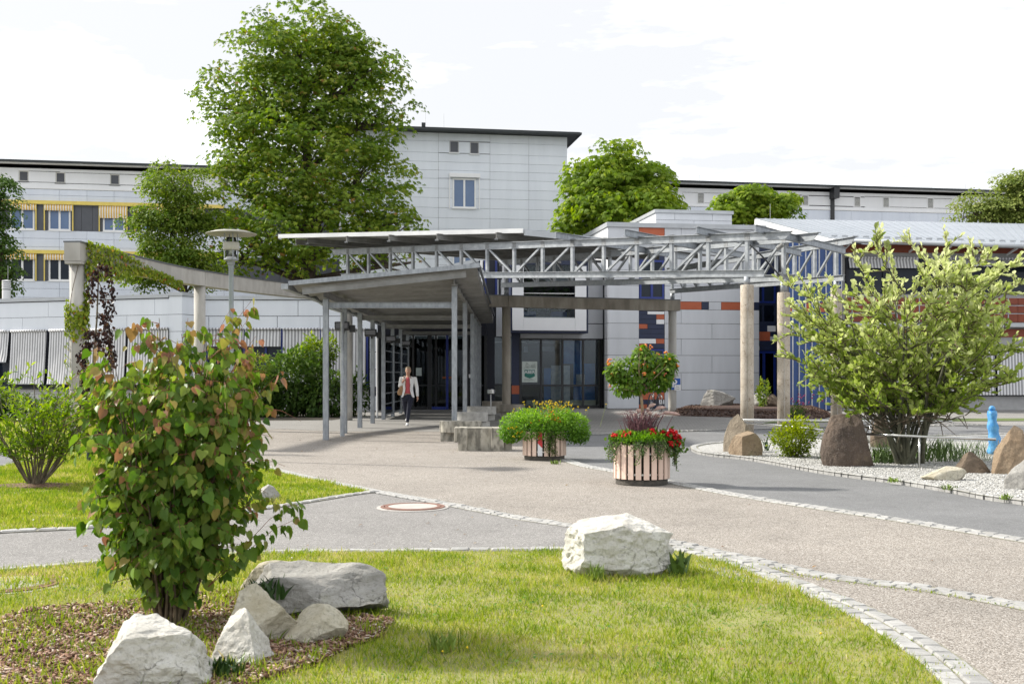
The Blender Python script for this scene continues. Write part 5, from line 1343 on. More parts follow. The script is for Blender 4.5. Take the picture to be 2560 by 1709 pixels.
# floodlights on the outer posts
for i, k in enumerate((1, 3, 5, 7)):
    y = Y1 + DY * k; z = HC - ((809, 827, 843, 854.5)[i] - HY) * y / F - .12
    labs = ('black box floodlight on the second post of the canopy', 'black floodlight on the fourth canopy post', 'black floodlight on the sixth canopy post', 'farthest black floodlight on the canopy posts')
    t = thing('floodlight', labs[i], 'light', (XL - .02, y - .07, z), group='floodlights on the canopy posts')
    mk('housing', MB().loft([[(-.20, -.16, -.02), (.16, -.16, -.02), (.16, -.16, .15), (-.20, -.16, .15)], [(-.20, -.02, -.06), (.16, -.02, -.06), (.16, -.02, .17), (-.20, -.02, .17)]]), BLACKM, t, local=True)
    mk('ballast', MB().box((.165, -.08, -.10), (.30, .02, .08)), BLACKM, t, local=True)
    mk('arm', MB().box((-.03, -.02, -.12), (.03, .01, -.06)), BLACKM, t, local=True)
    mk('lens', MB().box((-.17, -.168, .0), (.13, -.162, .13)), mat('lamp_lens', (0.10, 0.10, 0.11), rough=.1), t, local=True)
# glass wind screens between the rear posts
for i, k in enumerate((4, 5, 6)):
    ya, yb = Y1 + DY * k + .2, Y1 + DY * (k + 1) - .25
    t = thing('wind_screen', ('nearest gridded glass wind screen between canopy posts', 'middle gridded wind screen between canopy posts', 'rear gridded wind screen next to the entrance')[i], 'screen', (XL + .02, ya, .0), group='wind screens along the canopy')
    h0, h1 = .12, 2.55
    piece('pane', t, glassmat('screen_glass', (.72, .76, .76), .22) if 'screen_glass' not in MATS else MATS['screen_glass'], (-.006, 0, h0), (.006, yb - ya, h1))
    for yy in (0, yb - ya): piece('stile', t, GALV, (-.03, yy - .025, 0), (.03, yy + .025, h1 + .05))
    for q in range(7): piece('rail', t, GALV, (-.02, .03, h0 + .02 + (h1 - h0) * q / 6.8), (.02, yb - ya - .03, h0 + .055 + (h1 - h0) * q / 6.8))
t = thing('screen_post', 'slim pale pole ahead of the first wind screen', 'pole', (-4.62, 38.4, 0))
mk('pole', MB().tube([(0, 0, 0), (0, 0, 2.75)], .035, 10), WHITE, t, local=True); mk('foot', MB().lathe([(.08, 0), (.08, .02), (.04, .03)], n=14), GALV, t, local=True)

# ---- concrete benches
def arc_pts(cx, cy, r, a0, a1, n=14): return [(cx + r * math.cos(a0 + (a1 - a0) * i / n), cy + r * math.sin(a0 + (a1 - a0) * i / n)) for i in range(n + 1)]
def disc_bench(label, cx, cy, rx_, m, bx=(-.28, .28), by=(-.22, .25), h=.46, th=.26):
    t = thing('concrete_bench', label, 'bench', (cx, cy, 0), group='curved concrete benches')
    pts = [(x, -.02 + y) for x, y in arc_pts(0, .12, rx_, math.radians(205), math.radians(335))] 
    pts = [(-rx_, .30), (-rx_, -.02)] + [(x, y * .75) for x, y in arc_pts(0, .10, rx_ * .98, math.radians(200), math.radians(340))] + [(rx_, -.02), (rx_, .30)]
    pts = pts[::-1] if sum(pts[i-1][0]*pts[i][1] - pts[i][0]*pts[i-1][1] for i in range(len(pts))) < 0 else pts
    o = mk('seat_slab', MB().prism(pts, h - th, h), m, t, local=True)
    bv = o.modifiers.new('bevel', 'BEVEL'); bv.width = .012; bv.segments = 2; bv.limit_method = 'ANGLE'
    o = mk('base', MB().box((bx[0], by[0], 0), (bx[1], by[1], h - th - .002)), m, t, local=True)
    return t
b1 = disc_bench('dark stained bench round the front right canopy post', -1.16, 25.2, .47, AGG, (-.44, .20), (-.10, .28))
b3 = disc_bench('pale curved bench at the third canopy post on the right', -1.12, 31.0, .45, AGGL, (-.1, .50), (-.05, .28))
b4 = disc_bench('pale curved bench behind, at the fifth canopy post', -1.02, 36.7, .50, AGGL, (-.1, .46), (-.05, .28))
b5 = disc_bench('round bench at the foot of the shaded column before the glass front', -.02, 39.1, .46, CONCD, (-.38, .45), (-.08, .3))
b6 = disc_bench('low concrete bench beside the ashtray near the doors', -.75, 43.6, .42, CONCD, (-.3, .4), (-.05, .28))
t = thing('concrete_bench', 'front concrete bench with dark streaked middle and two piers left of the yellow planter', 'bench', (-.56, 22.0, 0), group='curved concrete benches')
def bev(o, w=.012):
    b = o.modifiers.new('bevel', 'BEVEL'); b.width = w; b.segments = 2; b.limit_method = 'ANGLE'; return o
bev(mk('body', MB().box((-.33, .06, 0), (.16, .50, .452)), AGG, t, local=True))
bev(mk('pier', MB().prism([(-.50, -.02), (-.315, -.02), (-.315, .5), (-.50, .5)], 0, .46), AGG, t, local=True))
bev(mk('pier', MB().prism([(.155, -.10), (.40, -.10), (.40, .42), (.155, .42)], 0, .46), AGG, t, local=True))
bev(mk('slab_end', MB().box((-.575, -.01, .17), (-.503, .48, .458)), AGG, t, local=True))
bev(mk('slab_end', MB().box((.403, -.06, .20), (.60, .42, .456)), AGG, t, local=True))
mk('foot', MB().box((.403, .08, 0), (.56, .40, .198)), AGG, t, local=True)

# ---- ashtray
ax, ay = (1227 - 1280) * 42.0 / F, 42.0
t = thing('ashtray_stand', 'white pedestal ashtray beside the shaded column', 'ashtray', (ax, ay, 0))
mk('pole', MB().lathe([(.16, 0), (.16, .015), (.03, .03), (.022, .05), (.022, .78)], n=16), WHITE, t, local=True)
mk('bowl', MB().lathe([(.14, .78), (.145, .80), (.145, .94), (.12, .95)], n=20), STEEL, t, local=True)

# ---- parking sign on its column
t = thing('parking_sign', 'blue parking sign with white P and small notice plate on the column', 'sign', (COLS['c5'][0], COLS['c5'][1] - .17, 0))
s5 = F / (COLS['c5'][1] - .2)
def sgx(px): return (px - 1280) / s5 - COLS['c5'][0]
def sgz(py): return HC - (py - HY) / s5
x0, x1, z0, z1 = sgx(1674), sgx(1701), sgz(973.5), sgz(945.5)
SGB = mat('sign_blue', (0.005, 0.09, 0.42), rough=.4)
bev(mk('plate', MB().box((x0, -.02, z0), (x1, -.008, z1)), SGB, t, local=True), .01)
text_mesh('P', .40, WHITE, 'letter', t, ((x0 + x1) / 2 - .02, -.024, z0 + .09))
mk('notice_plate', MB().box((sgx(1686), -.034, sgz(975)), (sgx(1702), -.027, sgz(961.5))), WHITE, t, local=True)
text_mesh('Frei', .07, mat('poster_ink', (0.18, 0.22, 0.2)), 'lettering', t, ((sgx(1686) + sgx(1702)) / 2, -.037, sgz(968)), bold=False)
text_mesh('Sorger', .06, mat('poster_ink', (0.18, 0.22, 0.2)), 'lettering', t, ((sgx(1686) + sgx(1702)) / 2, -.037, sgz(972.5)), bold=False)
for zz in (z0 + .06, z1 - .06): mk('clamp', MB().lathe([(.158, -.015), (.158, .015)], c=(0, .17, zz), n=24), STEEL, t, local=True)

# ---- street lamp
lx, ly = (578 - 1280) * 19.5 / F, 19.5
sl = F / ly
def lz(py): return HC - (py - HY) / sl
t = thing('street_lamp', 'grey street lamp with wide disc shade and glass cylinder at the left', 'lamp', (lx, ly, 0))
mk('pole', MB().lathe([(.07, 0), (.07, .5), (.05, .55), (.043, 1.2), (.043, lz(665)), (.05, lz(664))], n=18), mat('lamp_grey', (0.34, 0.38, 0.42), (0.28, 0.32, 0.36), scale=4, rough=.5, metal=.3), t, local=True, smooth=True)
mk('collar', MB().lathe([(.05, lz(664)), (.065, lz(660)), (.065, lz(652)), (.12, lz(651)), (.13, lz(648)), (.12, lz(647))], n=20), GALVP, t, local=True, smooth=True)
mk('glass', MB().lathe([(.085, lz(646)), (.085, lz(594))], n=24), glassmat('lamp_glass', (.86, .88, .86), .10), t, local=True, smooth=True)
mk('burner', MB().lathe([(.095, lz(646)), (.07, lz(638)), (.03, lz(632)), (.028, lz(626)), (.045, lz(620)), (.02, lz(614))], n=18), WHITE, t, local=True, smooth=True)
mk('band', MB().lathe([(.135, lz(625)), (.14, lz(624)), (.14, lz(607)), (.135, lz(606))], n=28), mat('band_cream', (0.44, 0.43, 0.37), rough=.5), t, local=True, smooth=True)
for q in range(4):
    a = q * math.pi / 2 + .5; mk('rod', MB().tube([(.115 * math.cos(a), .115 * math.sin(a), lz(648)), (.115 * math.cos(a), .115 * math.sin(a), lz(584))], .011, 8), GALVP, t, local=True)
mk('shade', MB().lathe([(.06, lz(581)), (.43, lz(586)), (.435, lz(584.5)), (.30, lz(578.5)), (.10, lz(575)), (.02, lz(574.5))], n=48), mat('shade_cream', (0.40, 0.39, 0.33), (0.30, 0.29, 0.25), scale=5, rough=.6), t, local=True, smooth=True)
for a in (-.12, .12): mk('finial', MB().lathe([(.02, lz(576)), (.02, lz(572))], c=(a, 0, 0), n=8), GALVP, t, local=True)
# ================================================================== TREES AND PLANTS
L_CHEST = leafmat('chestnut_leaves', [(0, (0.07, 0.135, 0.016)), (.45, (0.155, 0.235, 0.028)), (.8, (0.25, 0.31, 0.045)), (.95, (0.30, 0.29, 0.06)), (1, (0.29, 0.17, 0.05))], .36)
L_CHESTL = leafmat('young_chestnut_leaves', [(0, (0.10, 0.175, 0.018)), (.5, (0.20, 0.29, 0.03)), (1, (0.33, 0.39, 0.055))], .40)
L_MAPLE = leafmat('maple_leaves', [(0, (0.085, 0.15, 0.022)), (.6, (0.18, 0.25, 0.038)), (1, (0.30, 0.32, 0.065))], .38)
L_DKGRN = leafmat('dark_leaves', [(0, (0.039, 0.085, 0.019)), (.7, (0.089, 0.153, 0.029)), (1, (0.161, 0.221, 0.048))], .3)
L_PALE = leafmat('pale_leaves', [(0, (0.128, 0.180, 0.043)), (.6, (0.225, 0.270, 0.071)), (1, (0.360, 0.375, 0.128))], .35)
def tree(name, label, Y, base_px, lobes, nclump, per, leaf, tpl, m, tr, cr=.95, flat=.42, depth=.9, group='trees behind the buildings', browns=0.0, limbs=None):
    s = F / Y
    bx = (base_px - 1280) / s
    t = thing(name, label, 'tree', (bx, Y, 0), group=group)
    cen = [(Vector(((px - 1280) / s, Y + dy, HC - (py - HY) / s)), rx / s, ry / s) for px, py, rx, ry, dy in lobes]
    vol = np.array([rx * rx * rz for _, rx, rz in cen]); vol = vol / vol.sum()
    pos = []; dr = []; nr = []; rn = []; cl = []
    zlo = min(c.z - rz for c, _, rz in cen); zhi = max(c.z + rz for c, _, rz in cen)
    for i in range(nclump):
        c, rx, rz = cen[RNG.choice(len(cen), p=vol)]
        u = rvec(1)[0] * RNG.random() ** .38
        p = np.array([c.x + u[0] * rx, c.y + u[1] * rx * depth, c.z + u[2] * rz]); cl.append(p)
        R = cr * RNG.uniform(.55, 1.25); k = max(6, int(per * RNG.uniform(.6, 1.3) * (R / cr) ** 2))
        a = RNG.random(k) * 2 * np.pi; r = np.sqrt(RNG.random(k)); h = flat * R * (1 - r ** 2 * 1.5) + RNG.normal(0, .10 * R, k)
        out = np.c_[np.cos(a), np.sin(a), np.zeros(k)]
        pos.append(p + out * (r * R)[:, None] + np.c_[np.zeros(k), np.zeros(k), h])
        dr.append(out + np.c_[RNG.normal(0, .5, k), RNG.normal(0, .5, k), -.35 - .5 * r + RNG.normal(0, .25, k)])
        nr.append(np.c_[RNG.normal(0, .35, k), RNG.normal(0, .35, k), np.ones(k)] + out * .3)
        bb = RNG.normal(0, .12); fz = (p[2] - zlo) / (zhi - zlo)
        rn.append(np.clip(RNG.normal(.42 + bb, .2, k) + browns * max(0, .6 - fz) * (RNG.random(k) < .5) * 1.4, 0, 1))
    pos = np.vstack(pos); n = len(pos)
    cloud('crown', *tpl, pos, frames(np.vstack(dr), np.vstack(nr)), leaf * RNG.uniform(.7, 1.25, n), m, np.concatenate(rn), parent=t)
    # trunk and limbs
    top = max(cen, key=lambda q: q[0].z + q[2] * .3)
    zt = top[0].z
    pts = [Vector((bx, Y, -.1))] + [Vector((bx + (top[0].x - bx) * f ** 1.6 + .25 * math.sin(f * 7 + bx), Y + .2 * math.sin(f * 5), zt * f)) for f in (.2, .4, .6, .8, 1)]
    mk('trunk', MB().tube(pts, [tr, tr * .85, tr * .7, tr * .5, tr * .3, tr * .08], 9), BARK, t, smooth=True)
    mb = MB(); cl = np.array(cl)
    for c, rx, rz in cen:
        f = min(.85, max(.18, (c.z - rz * 1.0) / zt)); a = pts[0].lerp(pts[-1], f)
        j = f * 5; a = pts[int(j)].lerp(pts[min(int(j) + 1, 5)], j - int(j))
        mid = a.lerp(c, .5) + Vector((0, 0, .12 * rz))
        mb.tube([a, mid, c], [tr * .42 * (1 - f * .6), tr * .26, tr * .10], 6)
        near = cl[np.argsort(((cl - np.array(c)) ** 2).sum(1))[:14]]
        for q in near:
            q = Vector(q); mb.tube([mid.lerp(c, .4), mid.lerp(q, .65) + Vector((0, 0, .1)), q], [tr * .13, tr * .08, tr * .03], 5, cap=False)
    mk('limbs', mb, BARK, t, smooth=True)
    return t
tree('chestnut_tree', 'tall horse chestnut with broad crown rising behind the canopy', 58.0, 790,
     [(740, 125, 165, 112, 0), (850, 115, 105, 75, 0), (920, 200, 95, 95, 0), (640, 260, 135, 130, -.5), (850, 220, 160, 140, .5), (950, 290, 90, 140, 0), (590, 275, 52, 65, 0), (760, 400, 200, 160, -1), (930, 460, 110, 120, 0), (610, 480, 95, 110, -.5), (800, 590, 215, 110, -1), (630, 620, 115, 85, -1), (975, 570, 85, 75, 0), (560, 640, 55, 70, -1), (1040, 660, 50, 40, -1)],
     1000, 44, .195, T_PALM, L_CHEST, .55, cr=.92, browns=.16)
tree('maple_tree', 'light green maple between the yellow awnings and the tall chestnut', 55.0, 468,
     [(440, 465, 85, 55, 0), (395, 560, 80, 60, 0), (485, 540, 75, 85, 0), (425, 650, 95, 55, -.5), (360, 690, 70, 42, -.5), (500, 690, 60, 50, 0)],
     270, 100, .145, T_OVAL, L_MAPLE, .2, cr=.62, flat=.5)
tree('maple_tree', 'dark green maple cut off by the left picture edge', 60.0, -10,
     [(0, 500, 40, 60, 0), (5, 600, 50, 70, 0), (0, 690, 50, 55, 0), (-70, 600, 80, 150, 0)], 170, 100, .17, T_OVAL, L_DKGRN, .25, cr=.75)
tree('chestnut_tree', 'round light green chestnut beside the grey tower', 62.0, 1555,
     [(1540, 395, 52, 48, 0), (1500, 455, 85, 62, 0), (1600, 455, 80, 65, 0), (1452, 520, 60, 55, 0), (1560, 535, 130, 55, -.5), (1655, 520, 45, 45, 0), (1430, 565, 45, 28, 0)],
     330, 38, .25, T_PALM, L_CHESTL, .25, cr=.85)
tree('chestnut_tree', 'small spreading chestnut in front of the right white wing', 64.0, 1880,
     [(1875, 490, 52, 28, 0), (1835, 528, 52, 38, 0), (1915, 525, 62, 38, 0), (1968, 505, 26, 16, 0), (1810, 500, 26, 14, 0)], 130, 36, .25, T_PALM, L_CHESTL, .15, cr=.75, flat=.3)
tree('lime_tree', 'pale leafy tree rising over the zinc roof at the right edge', 67.0, 2560,
     [(2545, 475, 50, 45, 0), (2455, 522, 55, 36, 0), (2400, 540, 40, 22, 0), (2510, 535, 60, 40, 0), (2600, 500, 60, 70, 0)], 190, 90, .19, T_OVAL, L_PALE, .25, cr=.75)

# ---- shrubs from stems and twigs
def stems(base, n, height, spread, lean=(0, 0), wig=.06, env=None, nt=14, seed=1, r0=.012, tw=(.18, .4), twn=5, updroop=.3):
    """returns list of stem paths, list of twig paths"""
    rs = np.random.default_rng(seed); S = []; T = []
    for i in range(n):
        a = rs.uniform(0, 2 * np.pi); q = np.sqrt(rs.random()); h = height * rs.uniform(.70, 1.0) * (1 - .14 * q)
        tip = np.array([np.cos(a) * spread[0] * q + lean[0], np.sin(a) * spread[1] * q + lean[1], h])
        b = np.array([np.cos(a) * .06 + rs.normal(0, .02), np.sin(a) * .06, 0])
        ctl = b + (tip - b) * np.array([.55, .55, .45]) * np.array([rs.uniform(.7, 1.3), rs.uniform(.7, 1.3), 1])
        path = []
        for k in range(9):
            t = k / 8; p = (1-t)**2 * b + 2*t*(1-t) * ctl + t*t * tip + rs.normal(0, wig * .3, 3) * t
            path.append(p + np.array(base))
        S.append(np.array(path))
        for k in range(twn):
            t = rs.uniform(.25, 1.0); j = t * 8; f = path[int(min(j, 7))] + (path[int(min(j, 7)) + 1] - path[int(min(j, 7))]) * (j - int(min(j, 7)))
            d = np.array([np.cos(a) * .6, np.sin(a) * .6, 0]) * q + np.r_[rs.normal(0, .7, 2), rs.uniform(.1, .9)]
            d /= np.linalg.norm(d); L = rs.uniform(*tw); pts = [f + d * L * u + np.array([0, 0, -updroop * L * u * u]) for u in (0, .33, .66, 1)]
            T.append(np.array(pts))
    return S, T
def along_paths(paths, step, t0=0.0, seed=3, jit=.3):
    rs = np.random.default_rng(seed); P_ = []; D_ = []; T_ = []
    for p in paths:
        seg = np.diff(p, axis=0); L = np.linalg.norm(seg, axis=1).sum(); n = max(1, int(L / step))
        for k in range(n):
            t = t0 + (1 - t0) * (k + rs.random() * jit + .3) / n; t = min(t, .999); j = t * (len(p) - 1); i = int(j)
            P_.append(p[i] + seg[i] * (j - i)); D_.append(seg[i] / (np.linalg.norm(seg[i]) + 1e-9)); T_.append(t)
    return np.array(P_), np.array(D_), np.array(T_)
def wood(name, parent, S, T, r0, m, tm=None):
    mb = MB()
    for p in S: mb.tube([tuple(q) for q in p], [r0 * (1 - .85 * k / (len(p) - 1)) for k in range(len(p))], 6, cap=False)
    mk(name, mb, m, parent, smooth=True)
    mb = MB()
    for p in T: mb.tube([tuple(q) for q in p], [r0 * .28 * (1 - .7 * k / (len(p) - 1)) for k in range(len(p))], 5, cap=False)
    if mb.v: mk('twigs', mb, tm or m, parent, smooth=True)

# 1. red-tipped heart-leaved shrub in the foreground
bx, by = g(425, 1572)
kt = thing('heart_leaf_shrub', 'upright shrub with green and reddish heart-shaped leaves in the front bark bed', 'shrub', (bx, by, .02))
S, T = stems((bx, by, .02), 40, 1.92, (.44, .40), lean=(.06, .0), seed=21, twn=16, tw=(.12, .36), updroop=.5)
# sprigs that stick out at the top and the bough to the right
rs = np.random.default_rng(5)
for px, py in ((575, 775), (628, 752), (618, 800), (640, 840), (380, 830), (470, 795), (420, 850), (700, 930), (610, 880), (330, 1120), (255, 1190), (250, 1260), (740, 1255), (755, 1290), (270, 1390)):
    e = np.array(P(px, py, by + rs.uniform(-.15, .15))); b = np.array([bx + .3 * (e[0] - bx), by, max(.25, e[2] - .62)])
    T.append(np.array([b, b + (e - b) * .35 + [0, 0, .03], b + (e - b) * .7 + [0, 0, .05], e]))
S2 = [np.array([[bx + .02, by, .02], [bx + .25, by - .05, .55], [bx + .52, by - .1, .78], [bx + .78, by - .12, .74]])]
T += S2
wood('stems', kt, S, T, .011, TWIG, TWIGR)
lp, ld, lt = along_paths(T, .027, .1, 8); sp_, sd, st = along_paths(S, .06, .12, 9)
pos = np.vstack([lp, sp_]); dirs = np.vstack([ld, sd]); tt = np.r_[lt, st * .7]
n = len(pos)
cenx = bx + .06 * np.clip(pos[:, 2] / 1.8, 0, 1)
# outline of the shrub by height
envz = [0.0, .15, .4, .65, .9, 1.2, 1.5, 1.75, 2.0]; envr = [.15, .25, .35, .44, .50, .49, .45, .40, .30]
r_ = np.hypot((pos[:, 0] - cenx), (pos[:, 1] - by) * 1.1); keep = (r_ < np.interp(pos[:, 2], envz, envr) * 1.12) | (np.arange(n) >= len(lp) - 3000) & (lt.max() > 2)
idx_sprig = np.zeros(n, bool); cnt = sum(max(1, int(np.linalg.norm(np.diff(p, axis=0), axis=1).sum() / .027)) for p in T[:-16]); idx_sprig[cnt:len(lp)] = True
keep |= idx_sprig; keep &= pos[:, 2] > .07
pos, dirs, tt, idx_sprig, r_, cenx = pos[keep], dirs[keep], tt[keep], idx_sprig[keep], r_[keep], cenx[keep]; n = len(pos)
out = np.c_[pos[:, 0] - cenx, pos[:, 1] - by, np.zeros(n)]; out /= np.linalg.norm(out, axis=1, keepdims=True) + 1e-6
side = rvec(n)
d = out * .35 + side * .6 + np.c_[np.zeros((n, 2)), -np.ones(n) * .95]
nn = out * .75 + np.c_[np.zeros((n, 2)), np.full(n, .35)] + rvec(n) * .85
pet = pos + dirs * .0 + side * .02 + out * .02
zf = np.clip(pos[:, 2] / 1.8, 0, 1)
young = (tt * .50 + zf ** 1.5 * .62 + .18 * (r_ > .36) + RNG.normal(0, .20, n))
rnd = np.clip(.38 + RNG.normal(0, .17, n) + np.where(young > .92, .30, 0) + np.where(young > 1.12, .18, 0), 0, 1)
size = np.clip(RNG.normal(.054, .014, n), .022, .09) * np.where(young > 1.0, .8, 1.0)
HEART_COL = [(0, (0.05, 0.115, 0.018)), (.4, (0.12, 0.20, 0.032)), (.62, (0.20, 0.26, 0.05)), (.76, (0.27, 0.23, 0.07)), (.88, (0.27, 0.15, 0.075)), (1, (0.30, 0.15, 0.10))]
L_HEART = leafmat('heart_leaves', HEART_COL, .34, .38)
R = frames(d, nn)
front = np.argsort(pos[:, 1] + r_ * -.4)[:300]; fm = np.zeros(n, bool); fm[front] = True
variants = []
for k, (lo_, hi_) in enumerate(((.0, .35), (.35, .5), (.5, .7), (.7, .85), (.85, 1.01))):
    cc = np.array([c for _, c in HEART_COL]); pp = np.array([p for p, _ in HEART_COL]); mid = (lo_ + min(hi_, 1)) / 2
    c = tuple(float(np.interp(mid, pp, cc[:, q])) for q in range(3))
    mm = leafmat('heart_leaf_%s' % ('deep', 'mid', 'light', 'bronze', 'red')[k], [(0, tuple(v * .75 for v in c)), (1, tuple(v * 1.3 for v in c))], .34, .38, use_object=True)
    mbh = MB().add(*T_HEART); variants.append((lo_, hi_, to_mesh('leaf', mbh, mm, True)))
inv = WM[kt.name].inverted()
for i in front:
    me = [v for lo_, hi_, v in variants if lo_ <= rnd[i] < hi_][0]
    M = Matrix([[*(R[i][0] * size[i]), pet[i][0]], [*(R[i][1] * size[i]), pet[i][1]], [*(R[i][2] * size[i]), pet[i][2]], [0, 0, 0, 1]])
    inst('leaf', me, kt, M=inv @ M)
cloud('foliage', *T_HEART, pet[~fm], R[~fm], size[~fm], L_HEART, rnd[~fm], parent=kt)
print('heart shrub leaves', n)

# 2. grey willow shrub on the gravel island
bx, by = g(2275, 1166)
wt = thing('willow_shrub', 'large pale green willow shrub spreading over the gravel island', 'shrub', (bx, by, .05), group=None)
rs = np.random.default_rng(77); S = []; T = []; S1 = []
for i in range(17):
    a = rs.uniform(0, 6.283) if i > 3 else (2.9, .25, 4.4, 5.4)[i]; q = rs.uniform(.35, 1.0); h = rs.uniform(1.5, 3.1)
    b = np.array([bx + rs.uniform(-.22, .25), by + rs.uniform(-.12, .12), .02]); e = np.array([bx + math.cos(a) * 1.5 * q, by + math.sin(a) * 1.0 * q, h])
    c = b + (e - b) * np.array([rs.uniform(.2, .75), rs.uniform(.2, .75), .45]); S.append(np.array([(1-t)**2 * b + 2*t*(1-t) * c + t*t * e + rs.normal(0, .03, 3) * t for t in np.linspace(0, 1, 10)]))
    for k in range(10):
        t = rs.uniform(.22, 1.0); j = min(t * 9, 8.99); f = S[-1][int(j)] + (S[-1][int(j) + 1] - S[-1][int(j)]) * (j - int(j))
        az = a + rs.normal(0, 1.2); up = rs.uniform(-.05, 1.0); d = np.array([math.cos(az), math.sin(az), up]); d /= np.linalg.norm(d); L = rs.uniform(.6, 1.5) * (1.15 - .35 * t)
        w2 = rs.normal(0, .12, 3); p2 = np.array([f + d * L * u + w2 * u * u * L + np.array([0, 0, .22 * L * u * u]) for u in np.linspace(0, 1, 7)])
        if p2[-1][2] > 3.95 or p2[-1][2] < .6 or abs(p2[-1][0] - bx) > 2.5: continue
        S1.append(p2)
        for m_ in range(10):
            u = rs.uniform(.2, 1.0); j2 = min(u * 6, 5.99); f2 = p2[int(j2)] + (p2[int(j2) + 1] - p2[int(j2)]) * (j2 - int(j2))
            d2 = d * .5 + rs.normal(0, .55, 3) + np.array([0, 0, .35]); d2 /= np.linalg.norm(d2); L2 = rs.uniform(.16, .48); T.append(np.array([f2 + d2 * L2 * v + np.array([0, 0, -.12 * L2 * v * v]) for v in (0, .33, .66, 1)]))
mb = MB()
for p in S1: mb.tube([tuple(q) for q in p], [.013 * (1 - .8 * k / 6) for k in range(7)], 6, cap=False)
mk('boughs', mb, mat('willow_bark', (0.115, 0.115, 0.075), (0.06, 0.06, 0.04), scale=6, rough=.95), wt, smooth=True)
wood('stems', wt, S, T, .036, mat('willow_bark', (0.115, 0.115, 0.075), (0.06, 0.06, 0.04), scale=6, rough=.95), TWIG)
pos, dirs, tt = along_paths(T + [p[3:] for p in S1], .034, .05, 14); n = len(pos)
keep = pos[:, 2] > .85; pos, dirs, tt = pos[keep], dirs[keep], tt[keep]; n = len(pos)
side = rvec(n); side[:, 2] = np.abs(side[:, 2]) * .5
d = dirs * .8 + side * .8 + np.c_[np.zeros((n, 2)), np.full(n, .25)]
nn = np.c_[RNG.normal(0, .6, n), RNG.normal(0, .6, n) - .3, np.ones(n) * .7]
zf = (pos[:, 2] - .5) / 3.2
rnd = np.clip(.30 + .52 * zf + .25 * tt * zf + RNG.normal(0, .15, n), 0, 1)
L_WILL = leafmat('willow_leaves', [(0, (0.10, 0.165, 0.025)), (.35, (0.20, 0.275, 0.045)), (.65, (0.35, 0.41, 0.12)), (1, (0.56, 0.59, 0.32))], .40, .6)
size = np.clip(RNG.normal(.092, .017, n), .04, .13)
R = frames(d, nn)
front = np.argsort(pos[:, 1])[:260]; fm = np.zeros(n, bool); fm[front] = True
mmw = leafmat('willow_leaf', [(0, (0.15, 0.21, 0.04)), (1, (0.40, 0.44, 0.19))], .36, .6, use_object=True)
me = to_mesh('leaf', MB().add(*T_OVAL), mmw, True); inv = WM[wt.name].inverted()
for i in front:
    M = Matrix([[*(R[i][0] * size[i]), pos[i][0]], [*(R[i][1] * size[i]), pos[i][1]], [*(R[i][2] * size[i]), pos[i][2]], [0, 0, 0, 1]])
    inst('leaf', me, wt, M=inv @ M)
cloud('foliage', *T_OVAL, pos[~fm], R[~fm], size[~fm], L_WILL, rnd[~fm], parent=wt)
print('willow leaves', n)

# 3. shrub on the left lawn
bx, by = g(88, 1217)
lt_ = thing('lawn_shrub', 'bushy yellow-green shrub with bare stems on the left lawn', 'shrub', (bx, by, .01))
S, T = stems((bx, by, 0), 24, 1.62, (.92, .7), lean=(.0, 0), seed=41, twn=14, tw=(.15, .42), updroop=-.1, wig=.08)
T.append(np.array([[bx + .1, by, .3], [bx + .35, by, .48], [bx + .6, by, .62], [bx + .75, by, .78]]))
wood('stems', lt_, S, T, .016, mat('grey_twig', (0.17, 0.14, 0.10), (0.09, 0.075, 0.05), scale=15, rough=.9))
pos, dirs, tt = along_paths(T, .030, .15, 15); keep = pos[:, 2] > .36; pos, dirs, tt = pos[keep], dirs[keep], tt[keep]; n = len(pos)
d = dirs * .7 + rvec(n) * .8 + np.c_[np.zeros((n, 2)), np.full(n, .25)]
L_LAWN = leafmat('lawn_shrub_leaves', [(0, (0.062, 0.132, 0.015)), (.5, (0.155, 0.248, 0.027)), (1, (0.341, 0.419, 0.059))], .4, .4)
cloud('foliage', *T_OVAL, pos, frames(d, np.c_[RNG.normal(0, .5, n), RNG.normal(0, .5, n), np.ones(n)]), np.c_[np.full(n, .05), np.full(n, .078), np.full(n, .07)] * RNG.uniform(.7, 1.25, n)[:, None], L_LAWN, np.clip(.35 + .35 * (pos[:, 2] / 1.7) + RNG.normal(0, .18, n), 0, 1), parent=lt_)
cc = fill([(bx + .75 * math.cos(a) * 1.1, by + .3 * math.sin(a)) for a in np.linspace(0, 6.28, 14)], 900)
mk('soil_ring', MB().lathe([(.62, 0), (.55, .025), (.1, .04)], c=(bx + .08, by, .012), n=24, sy=.55), M_MULCH, lt_)

